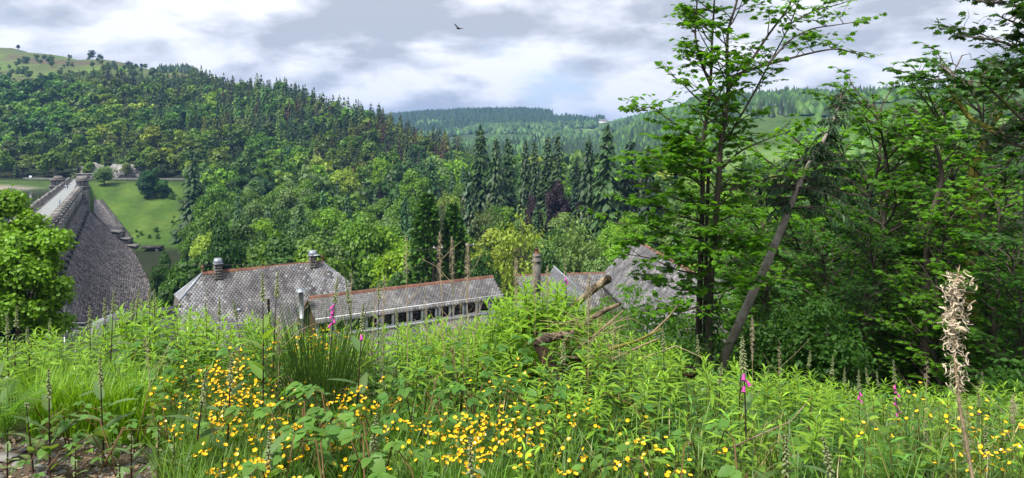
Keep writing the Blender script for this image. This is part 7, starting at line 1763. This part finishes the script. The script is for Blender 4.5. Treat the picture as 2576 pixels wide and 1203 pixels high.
# --- slate chips on the bare soil, flat stones
chip_t = (np.array([(-.5, -.35, 0), (.1, -.5, 0), (.5, -.1, 0), (.35, .45, 0), (-.3, .4, 0), (-.46, -.3, .18), (.08, -.45, .2), (.45, -.08, .16), (.3, .4, .2), (-.27, .36, .17)]), None)
chip_me = [mk('stone', chip_t[0]*k, [np.array([[0, 1, 6, 5], [1, 2, 7, 6], [2, 3, 8, 7], [3, 4, 9, 8], [4, 0, 5, 9]]), np.array([[5, 6, 7, 8, 9]])], [M['chip']], tint=np.full(6, .5)) for k in ([1, 1, 1], [1, .6, .7], [.8, 1, 1.6])]
r = np.random.default_rng(101); gch = Acc(); ns = 0
for k in range(2100):
    u = r.uniform(-60, 520); Y = math.sqrt(r.uniform(2.9**2, 4.7**2)); x = (u-CX)/FU*Y; big_ = ns < 260 and k % 4 == 0
    s = (r.uniform(.018, .055)*(1.6 if r.random() < .08 else 1)) if big_ else r.uniform(.006, .018); z = g1(x, Y); rot = (r.normal(0, .25)+.05, r.normal(0, .25), r.uniform(0, 6.28))
    if big_:
        o = bpy.data.objects.new('stone', chip_me[int(r.integers(3))]); COL.objects.link(o); o.parent = GROUND; o.location = (x, Y, z+.004); o.rotation_euler = rot; o.scale = (s, s, s*.8); ns += 1
    else:
        m = np.array(Matrix.Translation((x, Y, z+.003)) @ Matrix.Rotation(rot[2], 4, 'Z') @ Matrix.Rotation(rot[0], 4, 'X') @ Matrix.Diagonal((s, s, s, 1))); stamp(gch, chip_t[0], [np.array([[0, 1, 6, 5], [1, 2, 7, 6], [2, 3, 8, 7], [3, 4, 9, 8], [4, 0, 5, 9]]), np.array([[5, 6, 7, 8, 9]])], [m], [r.uniform(0, 1)])
link('gravel', gch.mesh('gravel', [M['chip']]), kind='stuff')
for (u, v, Y, s, lab) in ((190, 1095, 3.95, (.075, .045, .018), 'flat pale stone on the bare soil at the lower left'), (10, 1030, 4.3, (.07, .05, .02), 'flat stone at the left edge below the fern'), (330, 1165, 3.4, (.04, .03, .012), 'small grey slate slab on the soil near the buttercups')):
    x = (u-CX)/FU*Y; o_ = rock('flat_stone', (x, Y, g1(x, Y)+.015), s, int(u), M['chip'], lab, 'stone')
# dry leaf litter
lit = Acc(); n = 700; u = r.uniform(-60, 480, n); Y = np.sqrt(r.uniform(2.9**2, 4.8**2, n)); x = (u-CX)/FU*Y; a = r.uniform(0, 6.28, n)
stamp(lit, *T_OVAL, frames(np.c_[x, Y, ground(x, Y)+.008], np.c_[np.cos(a), np.sin(a), r.uniform(-.2, .3, n)], np.c_[r.normal(0, .3, (n, 2)), np.ones(n)], r.uniform(.015, .05, n)), r.uniform(0, 1, n)); link('leaf_litter', lit.mesh('leaf_litter', [M['deadwood']]), kind='stuff')
# ------------------------------------------------------------------ haze and clean-up
for p in PROTO:
    for c in list(p.children): bpy.data.objects.remove(c)
    bpy.data.objects.remove(p)
def haze(dens):
    m, t = newmat('haze_air')
    v = N('ShaderNodeVolumePrincipled', t); v.inputs['Color'].default_value = (0.26, 0.50, 1.0, 1); v.inputs['Density'].default_value = dens; v.inputs['Anisotropy'].default_value = 0.2
    L(t, v.outputs[0], N('ShaderNodeOutputMaterial', t).inputs['Volume'])
    a = Acc(); a.add(*box(1000, 2600, 75, 15600, 5500, 290)); o = link('haze', a.mesh('haze', [m]), kind='stuff')
    return o
HAZE = haze(0.00014)
print('objects', len(bpy.data.objects), 'tris', sum(len(m.loops)-2*len(m.polygons) for m in bpy.data.meshes if m.users))
